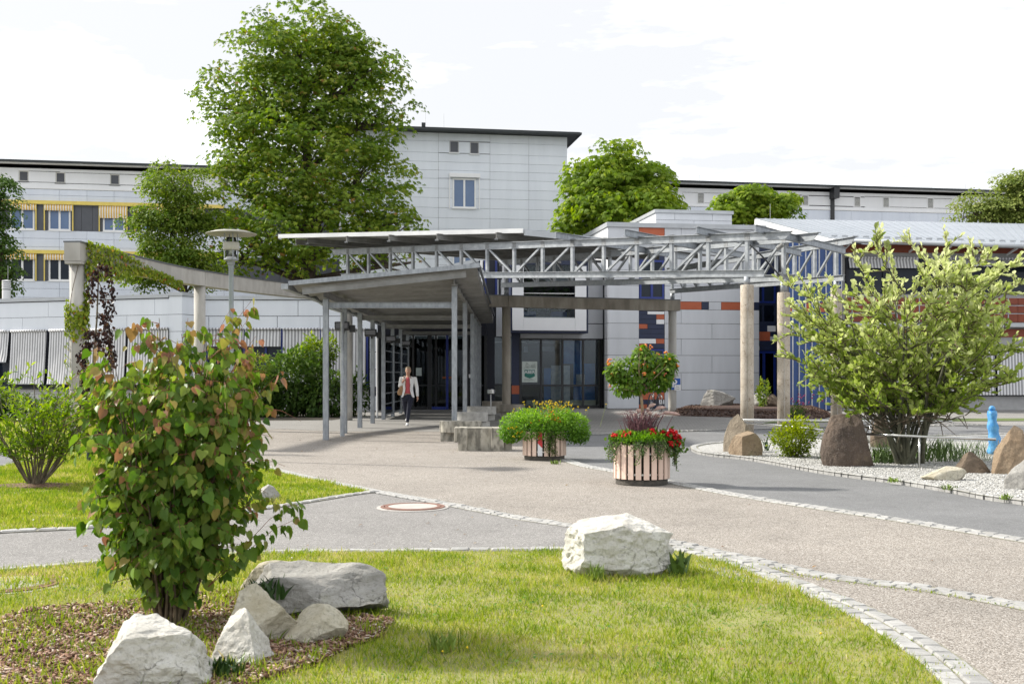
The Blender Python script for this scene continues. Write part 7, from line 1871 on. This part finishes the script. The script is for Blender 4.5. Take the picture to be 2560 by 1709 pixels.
flowers(t, ys, .013, YEL, 'yellow_flowers'); flowers(t, [(c1.x + RNG.normal(.16, .13), c1.y - .28 + RNG.normal(0, .08), .72 + RNG.normal(0, .06)) for _ in range(26)], .014, ORA, 'orange_flowers')
def trailing(label, c, ang, r, z0, drop, n, m, spread=.25, seed=0, leaf=.03):
    t = thing('trailing_plant', label, 'plant', (c.x + math.cos(ang) * r, c.y + math.sin(ang) * r, z0))
    S = []
    for k in range(n):
        a = ang + RNG.normal(0, spread); d_ = drop * RNG.uniform(.4, 1.0); rr = r + RNG.uniform(.01, .05)
        p0 = np.array([c.x + math.cos(a) * (rr - .1), c.y + math.sin(a) * (rr - .1), z0]); pts = [p0]
        for q in (.15, .4, .7, 1): pts.append(np.array([c.x + math.cos(a + .1 * math.sin(q * 5 + k)) * (rr + .05 * math.sin(q * 2)), c.y + math.sin(a + .1 * math.sin(q * 5 + k)) * (rr + .05 * math.sin(q * 2)), z0 - d_ * q + .03]))
        S.append(np.array(pts))
    mb = MB()
    for p in S: mb.tube([tuple(q) for q in p], .0035, 4, cap=False)
    mk('stems', mb, TWIG, t)
    pos, dd, tt = along_paths(S, .007, 0, seed); k_ = len(pos); pos = pos + RNG.normal(0, .016, (k_, 3))
    cloud('foliage', *T_RHOMB, pos, frames(rvec(k_) + np.array([0, 0, -.5]), rvec(k_) + np.array([0, -.6, .3])), np.full(k_, leaf) * RNG.uniform(.6, 1.2, k_), m, RNG.random(k_), parent=t)
L_TRAIL = leafmat('trailing_leaves', [(0, (0.045, 0.098, 0.036)), (.6, (0.112, 0.180, 0.064)), (1, (0.225, 0.300, 0.100))], .3)
trailing('dark trailing plant hanging down the left planter', c1, -1.30, .375, .52, .46, 16, L_DKGRN, .13)
# right planter: ground cover, geraniums, fountain grass, lantana standard
t = thing('ground_cover', 'feathery green ground cover filling the right planter', 'plant', (c2.x, c2.y, .5))
n = 6500; a = RNG.random(n) * 6.283; r = np.sqrt(RNG.random(n)) * .43; zz = .56 + .12 * np.sqrt(np.maximum(0, 1 - (r / .46) ** 2)) + RNG.normal(0, .03, n)
u = np.c_[np.cos(a) * r / .43, np.sin(a) * r / .43, np.ones(n)]
cloud('foliage', *T_RHOMB, np.c_[c2.x + r * np.cos(a), c2.y + r * np.sin(a), zz], frames(u + rvec(n) * .9, rvec(n) + np.array([0, 0, .6])), np.full(n, .036) * RNG.uniform(.6, 1.3, n), L_PARS, np.clip(RNG.normal(.35, .2, n), 0, 1), parent=t)
for ang, dr, nn_, lab in ((-2.7, .36, 12, 'wispy trailing plant on the left rim of the tree planter'), (-1.75, .34, 9, 'trailing strand on the front of the tree planter'), (-.95, .30, 14, 'broad trailing plant on the front right of the tree planter'), (-.2, .50, 12, 'long trailing strands on the right of the tree planter')):
    trailing(lab, c2, ang, .385, .60, dr, nn_, L_TRAIL, .16, seed=int(ang * -10))
t = thing('geranium', 'bright red geranium heads along the rim of the tree planter', 'flowers', (c2.x, c2.y - .3, .55))
REDP = leafmat('red_petals', [(0, (0.30, 0.004, 0.008)), (.6, (0.60, 0.012, 0.018)), (1, (0.75, 0.05, 0.05))], .15)
sG = F / (c2.y - .2)
hd = []
for px, py, sp in ((1539, 1088, .03), (1563, 1085, .025), (1575, 1080, .02), (1632, 1078, .03), (1640, 1085, .03), (1655, 1080, .02), (1668, 1080, .03), (1678, 1088, .03), (1690, 1092, .03), (1693, 1100, .03), (1673, 1104, .03), (1680, 1112, .03), (1697, 1111, .025), (1685, 1078, .02)):
    p = P(px, py, c2.y - .22); hd += [(p.x + RNG.normal(0, sp * .8), p.y + RNG.normal(0, .05), p.z + RNG.normal(0, sp * .6)) for _ in range(4)]
flowers(t, hd, .027, REDP, 'flower_heads')
mb = MB()
for p in hd[::2]: mb.tube([(p[0] * .6 + c2.x * .4, p[1] + .08, .56), p], .004, 4, cap=False)
mk('stalks', mb, mat('stalk_green', (0.12, 0.16, 0.03)), t)
n = 260; q = np.array(hd)[RNG.integers(0, len(hd), n)] + RNG.normal(0, .05, (n, 3)) - np.array([0, -.05, .07])
cloud('foliage', *T_HEART, q, frames(rvec(n), rvec(n) + np.array([0, -.4, .8])), np.full(n, .055), L_DKGRN, RNG.random(n), parent=t)
t = thing('fountain_grass', 'purple fountain grass with arching plumes in the tree planter', 'grass', (c2.x - .05, c2.y, .56))
mb = MB(); PL = []
for k in range(190):
    a = RNG.normal(-math.pi / 2, 1.6); L = RNG.uniform(.28, .56); x0 = c2.x - .05 + RNG.normal(.03, .09); y0 = c2.y + RNG.normal(-.05, .06)
    dx, dy = math.cos(RNG.random() * 6.28) * .45, RNG.normal(0, .25)
    pts = [(x0, y0, .55), (x0 + dx * L * .25, y0 + dy * L * .25, .55 + L * .5), (x0 + dx * L * .65, y0 + dy * L * .6, .55 + L * .85), (x0 + dx * L * 1.2, y0 + dy * L, .55 + L * .82)]
    mb.tube(pts, [.0045, .0045, .003, .001], 4, cap=False)
mk('blades', mb, mat('purple_blade', (0.15, 0.06, 0.075), (0.09, 0.035, 0.045), scale=20, rough=.6), t)
mb = MB()
for k, (ex, ez_) in enumerate(((1600, 1029), (1640, 1010), (1665, 1018), (1690, 1034), (1585, 1040), (1630, 1034), (1605, 1048), (1650, 1042), (1700, 1036), (1620, 1022), (1590, 1026))):
    e = P(ex, ez_, c2.y - .1); s0 = Vector((c2.x + .02 * k - .1, c2.y, .6)); md = s0.lerp(e, .6) + Vector((0, 0, .14))
    mb.tube([s0, s0.lerp(md, .6) + Vector((0, 0, .04)), md], .003, 4, cap=False)
    dv = Vector((e.x - md.x, 0, e.z - md.z)); dv = dv if dv.length > .06 else Vector((.12, 0, -.02)); mb.tube([md, md.lerp(e, .3) + Vector((0, 0, .02)), md.lerp(e, .7) + Vector((0, 0, .012)), e], [.005, .026, .024, .005], 7)
mk('plumes', mb, mat('plume_pink', (0.58, 0.43, 0.37), (0.46, 0.30, 0.27), scale=30, rough=.95, bump=.6, bscale=150), t, smooth=True)
t = thing('lantana_tree', 'small standard tree with orange flower heads in the slatted planter', 'tree', (c2.x, c2.y, .55))
s = F / c2.y
def lw(px, py, dy=0.0): return Vector(((px - 1280) * (c2.y + dy) / F, c2.y + dy, HC - (py - HY) * (c2.y + dy) / F))
tr_ = [lw(1612, 1090), lw(1607, 1040), lw(1604, 1000), lw(1601, 975), lw(1598, 958)]
mb = MB().tube(tr_, [.026, .022, .020, .022, .016], 10)
lobes = [(1560, 925, 42, 36), (1610, 905, 45, 36), (1650, 925, 42, 34), (1600, 945, 55, 34), (1570, 965, 40, 24), (1648, 950, 32, 24), (1535, 930, 22, 22), (1672, 905, 18, 24), (1605, 880, 18, 14)]
mk('trunk', mb, mat('lantana_stem', (0.38, 0.28, 0.18), (0.26, 0.19, 0.12), scale=12, rough=.9, bump=.4, bscale=30), t, smooth=True)
mb = MB()
for px, py, rx_, ry_ in lobes:
    for k in range(4):
        e = lw(px + RNG.normal(0, rx_ * .4), py + RNG.normal(0, ry_ * .3), RNG.normal(0, .15)); b = tr_[3].lerp(tr_[4], RNG.random()); mb.tube([b, b.lerp(e, .5) + Vector((0, 0, -.02)), e], [.009, .006, .002], 5, cap=False)
mk('branches', mb, mat('lantana_stem', (0.38, 0.28, 0.18)), t, smooth=True)
n = 2600; ii = RNG.integers(0, len(lobes), n); u = rvec(n); rr = RNG.random(n) ** .3
pos = np.array([lw(*lobes[i][:2]) for i in ii]) + u * rr[:, None] * np.array([(lobes[i][2] / s, min(lobes[i][2], 40) / s, lobes[i][3] / s) for i in ii])
L_LANT = leafmat('lantana_leaves', [(0, (0.045, 0.105, 0.014)), (.5, (0.105, 0.188, 0.023)), (1, (0.225, 0.300, 0.043))], .36, .4)
cloud('crown', *T_OVAL, pos, frames(u * .6 + rvec(n) * .5 + np.array([0, 0, -.7]), u * .8 + rvec(n) * .4 + np.array([0, 0, .5])), np.full(n, .066) * RNG.uniform(.6, 1.25, n), L_LANT, np.clip(.42 + .2 * u[:, 2] + RNG.normal(0, .2, n), 0, 1), parent=t)
fp = []
while len(fp) < 34:
    i = RNG.integers(0, len(lobes)); u = rvec(1)[0]
    if u[2] < -.2 or u[1] > .4: continue
    c = lw(*lobes[i][:2]); fp.append((c.x + u[0] * lobes[i][2] / s * 1.08, c.y + u[1] * min(lobes[i][2], 40) / s * 1.12, c.z + u[2] * lobes[i][3] / s * 1.12))
fpos = np.array(fp); n = len(fpos)
LOR = leafmat('lantana_flowers', [(0, (0.70, 0.20, 0.03)), (.6, (0.78, 0.33, 0.05)), (1, (0.72, 0.22, 0.16))], .15)
flowers(t, fp, .021, LOR, 'flower_heads')
# ================================================================== WOMAN, BAG, BICYCLE
WY = 33.0
def wp(cx, cy, dy=0.0):      # crop coordinates of the walking woman -> world
    px, py = 980 + cx / 7.467, 880 + cy / 7.467
    return Vector(((px - 1280) * WY / F, WY + dy, HC - (py - HY) * WY / F))
def ell(c, rx, ry, n=16, tilt=0.0): return [(c.x + rx * math.cos(2*math.pi*i/n), c.y + ry * math.sin(2*math.pi*i/n), c.z + tilt * math.cos(2*math.pi*i/n)) for i in range(n)]
def remesh(o, v):
    m = o.modifiers.new('remesh', 'REMESH'); m.mode = 'VOXEL'; m.voxel_size = v; m.use_smooth_shade = True
    s = o.modifiers.new('smooth', 'SMOOTH'); s.factor = .5; s.iterations = 3; return o
wo = thing('person', 'woman walking in white blazer, coral top, navy trousers and white shoes', 'person', tuple(wp(300, 1366)))
SKIN = mat('skin', (0.52, 0.30, 0.21), (0.47, 0.26, 0.18), scale=20, rough=.55); JKT = mat('blazer_white', (0.88, 0.88, 0.88), (0.82, 0.82, 0.83), scale=14, rough=.85, bump=.2, bscale=30)
CORAL = mat('top_coral', (0.62, 0.12, 0.14), (0.54, 0.09, 0.11), scale=14, rough=.8, bump=.2, bscale=30); TRS = mat('trousers_navy', (0.014, 0.017, 0.036), (0.010, 0.012, 0.026), scale=14, rough=.85); HAIR = mat('hair_blond', (0.42, 0.33, 0.22), (0.30, 0.22, 0.14), scale=25, rough=.6, stretch=(1, 1, .3)); SHOE = mat('shoe_white', (0.68, 0.68, 0.68), rough=.7)
hc = wp(302, 348, -.02)
mb = MB()
# head with chin, nose, brow; neck; torso; legs; arms; hands with fingers
mb.loft([ell(hc + Vector((0, dy, z)), rx, ry) for z, rx, ry, dy in ((-.118, .022, .025, -.03), (-.105, .042, .045, -.02), (-.075, .057, .068, -.01), (-.035, .066, .082, 0), (.01, .071, .092, 0), (.05, .072, .094, .005), (.085, .062, .080, .01), (.108, .038, .05, .01), (.118, .012, .02, .01))])
mb.tube([hc + Vector((0, -.088, .02)), hc + Vector((0, -.108, -.022)), hc + Vector((0, -.092, -.034))], [.008, .015, .010], 8)
for sx in (-1, 1):
    mb.tube([hc + Vector((sx * .068, .0, .018)), hc + Vector((sx * .080, .01, .0)), hc + Vector((sx * .068, .0, -.028))], [.012, .014, .009], 8)
    mb.tube([hc + Vector((sx * .012, -.088, .030)), hc + Vector((sx * .046, -.078, .030))], [.008, .007], 6)
sh = wp(298, 455); hip = wp(300, 830)
mb.tube([hc + Vector((0, .01, -.08)), sh + Vector((0, .01, .02))], [.052, .058], 12)
mb.loft([ell(Vector((sh.x, sh.y + dy, z)), rx, ry) for z, rx, ry, dy in ((sh.z + .01, .06, .06, 0), (sh.z - .04, .15, .09, 0), (sh.z - .15, .15, .11, -.01), (sh.z - .33, .115, .09, 0), (hip.z + .05, .15, .11, .01), (hip.z - .08, .16, .12, .01))])
KL, AL = wp(238, 1040, .16), wp(262, 1225, .34); KR, AR = wp(325, 1040, -.14), wp(300, 1300, -.22)
HL_, HR_ = wp(240, 850), wp(350, 850)
for H, K, A in ((HL_, KL, AL), (HR_, KR, AR)): mb.tube([H, H.lerp(K, .5), K, K.lerp(A, .35), A], [.085, .075, .055, .052, .034], 12)
for A, d in ((AL, .0), (AR, .0)): mb.tube([A + Vector((0, .05, -.05)), A + Vector((0, -.02, -.075)), A + Vector((0, -.14, -.09))], [.03, .036, .026], 10)
SL_, EL_, WL_ = wp(178, 480), wp(140, 640, .04), wp(205, 560, -.13)
SR_, ER_, WR_ = wp(425, 480), wp(462, 660, .05), wp(478, 830, -.03)
for S_, E_, W_2 in ((SL_, EL_, WL_), (SR_, ER_, WR_)): mb.tube([S_, S_.lerp(E_, .5), E_, E_.lerp(W_2, .5), W_2], [.048, .044, .038, .034, .024], 12)
def hand(Wr, dirv, palmn, curl):
    dirv = dirv.normalized(); side = dirv.cross(palmn).normalized()
    mb.tube([Wr, Wr + dirv * .04, Wr + dirv * .085], [.022, .032, .030], 10)
    for q, L in ((-.024, .060), (-.008, .072), (.008, .068), (.024, .052)):
        b = Wr + dirv * .085 + side * q; m1 = b + dirv * L * .5 + palmn * curl * .3; e = m1 + dirv * L * .4 * (1 - curl * 4) + palmn * curl
        mb.tube([b - dirv * .02, b, m1, e], [.009, .009, .008, .006], 6)
    b = Wr + dirv * .03 + side * .028; mb.tube([b, b + dirv * .03 + side * .022, b + dirv * .06 + side * .02 + palmn * .012], [.011, .010, .008], 6)
hand(WR_, Vector((.05, -.05, -1)), Vector((-1, -.2, 0)), .03)
hand(WL_, Vector((.35, -.45, .5)), Vector((.3, .8, -.2)), .05)
remesh(mk('body', mb, SKIN, wo, smooth=True), .0075)
# face details
EYE = mat('eye_dark', (0.03, 0.025, 0.02)); LIP = mat('lips', (0.42, 0.11, 0.10))
for sx in (-1, 1): mk('eye', MB().lathe([(.004, -.006), (.009, 0), (.004, .006)], c=tuple(hc + Vector((sx * .028, -.084, .012))), n=10), EYE, wo)
mk('mouth', MB().tube([hc + Vector((-.026, -.078, -.058)), hc + Vector((0, -.090, -.062)), hc + Vector((.026, -.078, -.058))], [.004, .007, .004], 6), LIP, wo)
# hair: swept back, ponytail behind
mb = MB()
mb.loft([ell(hc + Vector((0, dy, z)), rx, ry) for z, rx, ry, dy in ((-.06, .070, .050, .055), (-.01, .080, .080, .028), (.04, .083, .096, .016), (.085, .075, .088, .012), (.115, .052, .062, .012), (.130, .016, .02, .012))])
mb.tube([hc + Vector((0, .09, .03)), hc + Vector((0, .13, -.04)), hc + Vector((.01, .11, -.16))], [.035, .032, .012], 8)
remesh(mk('hair', mb, HAIR, wo, smooth=True), .008)
# coral top
mb = MB().loft([ell(Vector((sh.x + .004, sh.y - .03 + dy, z)), rx, ry) for z, rx, ry, dy in ((sh.z - .01, .055, .06, .02), (sh.z - .06, .085, .085, 0), (sh.z - .16, .095, .10, 0), (sh.z - .33, .085, .085, 0.01), (hip.z + .10, .10, .10, 0))])
mk('top', mb, CORAL, wo, smooth=True)
# blazer: open front halves, sleeves, lapels
mb = MB()
prof = ((sh.z + .012, .085, .060), (sh.z - .03, .185, .085), (sh.z - .10, .175, .118), (sh.z - .20, .165, .122), (sh.z - .34, .135, .105), (sh.z - .44, .150, .115), (hip.z + .02, .178, .130), (hip.z - .02, .184, .134))
na = 26
for k, (z, rx, ry) in enumerate(prof):
    gap = (.95, .62, .55, .52, .50, .52, .72, .95)[k]
    a0, a1 = -math.pi/2 + gap, 1.5 * math.pi - gap
    for off in (0, .010):
        for i in range(na + 1):
            a = a0 + (a1 - a0) * i / na; mb.v.append((sh.x + (rx + off) * math.cos(a), sh.y + (ry + off) * math.sin(a), z))
w_ = 2 * (na + 1)
for k in range(len(prof) - 1):
    for off in (0, 1):
        for i in range(na): q = k*w_ + off*(na+1) + i; mb.f.append((q, q+1, q+1+w_, q+w_) if off == 0 else (q+w_, q+1+w_, q+1, q))
mk('blazer', mb, JKT, wo, smooth=True)
mb = MB()
for S_, E_, W_2, u_ in ((SL_, EL_, WL_, .9), (SR_, ER_, WR_, .97)): mb.tube([S_ + Vector((0, 0, .03)), S_, S_.lerp(E_, .5), E_, E_.lerp(W_2, .5), E_.lerp(W_2, u_)], [.045, .062, .056, .050, .045, .038], 14)
remesh(mk('sleeves', mb, JKT, wo, smooth=True), .010)
for sx, gx in ((-1, .09), (1, .09)):
    mk('lapel', MB().add([Vector((sh.x + sx * .055, sh.y - .085, sh.z + .005)), Vector((sh.x + sx * .115, sh.y - .115, sh.z - .09)), Vector((sh.x + sx * .075, sh.y - .122, sh.z - .24)), Vector((sh.x + sx * .065, sh.y - .112, sh.z - .10))], [(0, 1, 2, 3)]), JKT, wo)
for z in (.25, .31, .37): mk('button', MB().lathe([(.008, -.003), (.008, .003)], c=(sh.x + .085, sh.y - .118, sh.z - z), n=8), EYE, wo)
mk('belt', MB().lathe([(.125, -.012), (.13, 0), (.125, .012)], c=(sh.x, sh.y, hip.z + .085), n=24, sy=.82), mat('belt_tan', (0.42, 0.34, 0.25)), wo)
# trousers
mb = MB()
mb.loft([ell(Vector((sh.x + .005, sh.y + .01, z)), rx, ry) for z, rx, ry in ((hip.z + .09, .128, .105), (hip.z + .02, .155, .122), (hip.z - .07, .170, .128), (hip.z - .13, .150, .115))])
for H, K, A in ((HL_, KL, AL), (HR_, KR, AR)): mb.tube([H, H.lerp(K, .5), K, K.lerp(A, .4), A + Vector((0, 0, .0))], [.098, .086, .064, .060, .046], 14)
remesh(mk('trousers', mb, TRS, wo, smooth=True), .010)
for A, up in ((AL, .0), (AR, 0)):
    mb = MB().tube([A + Vector((0, .055, -.055)), A + Vector((0, .02, -.055)), A + Vector((0, -.06, -.075)), A + Vector((0, -.17, -.088))], [.030, .046, .044, .028], 12)
    remesh(mk('shoe', mb, SHOE, wo, smooth=True), .008)
# shoulder bag
b0 = wp(160, 700, -.02)
bg = thing('shoulder_bag', 'tan leather shoulder bag carried by the walking woman', 'bag', tuple(b0))
TAN = mat('leather_tan', (0.40, 0.235, 0.12), (0.32, 0.18, 0.09), scale=10, rough=.6, bump=.2, bscale=20)
mb = MB().loft([[(c.x + dx, c.y + dy, c.z) for dx, dy in ((-hw, 0), (-hw*.7, -t_), (hw*.7, -t_), (hw, 0), (hw*.7, t_), (-hw*.7, t_))] for c, hw, t_ in ((wp(150, 808), .04, .03), (wp(145, 780), .085, .06), (wp(150, 730), .095, .065), (wp(175, 660), .065, .045), (wp(202, 595), .025, .02))])
o = mk('pouch', mb, TAN, bg, smooth=True); ss = o.modifiers.new('sub', 'SUBSURF'); ss.levels = 2; ss.render_levels = 2
mk('strap', MB().tube([wp(203, 600, -.03), wp(212, 540, -.16), wp(222, 470, -.12), wp(222, 446, .0), wp(215, 480, .11), wp(200, 600, .06)], .010, 6), TAN, bg, smooth=True)

# ---- bicycle against the facade
ba = Vector(((1628 - 1280) * 45.6 / F, 45.6, .012)); bb = Vector(((1646 - 1280) * 44.75 / F, 44.75, .012))
dv = (bb - ba); dv.z = 0; dv.normalize(); sv = Vector((-dv.y, dv.x, 0))
bk = thing('bicycle', 'dark city bicycle parked by the coloured facade strip', 'bicycle', tuple(ba))
RB_ = .345
def wheel(c):
    tor = MB(); n = 30; vs = []
    for i in range(n):
        a = 2*math.pi*i/n; r = dv * math.cos(a) + Vector((0, 0, 1)) * math.sin(a)
        for j in range(6):
            b = 2*math.pi*j/6; vs.append(c + r * (RB_ - .02 + .02 * math.cos(b)) + sv * .02 * math.sin(b))
    tor.add(vs, [(i*6+j, i*6+(j+1) % 6, ((i+1) % n)*6+(j+1) % 6, ((i+1) % n)*6+j) for i in range(n) for j in range(6)])
    w_ = mk('wheel', tor, BLACKM, bk, smooth=True)
    sp = MB()
    for i in range(14):
        a = 2*math.pi*i/14; sp.tube([c, c + (dv * math.cos(a) + Vector((0, 0, 1)) * math.sin(a)) * (RB_ - .03)], .002, 4, cap=False)
    mk('spokes', sp, STEEL, w_); mk('hub', MB().tube([c - sv * .04, c + sv * .04], .025, 10), STEEL, w_)
w0 = Vector((ba.x, ba.y, RB_ + .012)); w1 = w0 + dv * 1.05
wheel(w0); wheel(w1)
hd = w1 - dv * .14 + Vector((0, 0, .52)); st_ = w0 + dv * .28 + Vector((0, 0, .48)); pe = w0 + dv * .43 + Vector((0, 0, -.06))
DKF = mat('bike_frame', (0.02, 0.022, 0.028), rough=.3)
mb = MB()
for a, b, r in ((hd, st_, .016), (hd - Vector((0, 0, .12)), pe, .019), (st_, pe, .016), (st_, w0, .010), (pe, w0, .011), (hd, hd - Vector((0, 0, .14)) + dv * .02, .02)): mb.tube([a, b], r, 8)
mk('frame', mb, DKF, bk, smooth=True)
mk('fork', MB().tube([hd - Vector((0, 0, .12)), w1 + sv * .05]  , .012, 8).tube([hd - Vector((0, 0, .12)), w1 - sv * .05], .012, 8), DKF, bk, smooth=True)
hb = hd + Vector((0, 0, .16)); mk('handlebar', MB().tube([hd, hb], .013, 8).tube([hb - sv * .30 - dv * .14, hb - sv * .24, hb, hb + sv * .24, hb + sv * .30 - dv * .14], .013, 8), STEEL, bk, smooth=True)
sd_ = st_ + Vector((0, 0, .16)); mk('seat_post', MB().tube([st_, sd_], .013, 8), STEEL, bk); mk('saddle', MB().loft([[tuple(sd_ + dv * x + sv * y + Vector((0, 0, z))) for y, z in ((-w2, 0), (w2, 0), (w2 * .7, .05), (-w2 * .7, .05))] for x, w2 in ((-.14, .08), (-.05, .075), (.05, .03), (.13, .02))]), BLACKM, bk)
mk('headlight', MB().tube([hd + dv * .06, hd + dv * .11], [.03, .035], 10), STEEL, bk)
mk('pedals', MB().tube([pe - sv * .12, pe + sv * .12], .012, 6).box((-.05, -.04, -.01), (.05, .04, .01), Matrix.Translation(pe + sv * .14 + Vector((0, 0, -.12)))), BLACKM, bk)
mg = MB()
for c in (w0, w1):
    mg.tube([c + (dv * math.cos(a) + Vector((0, 0, 1)) * math.sin(a)) * (RB_ + .025) for a in np.linspace(.3, 2.8, 12)], .014, 6)
mk('mudguards', mg, DKF, bk, smooth=True)
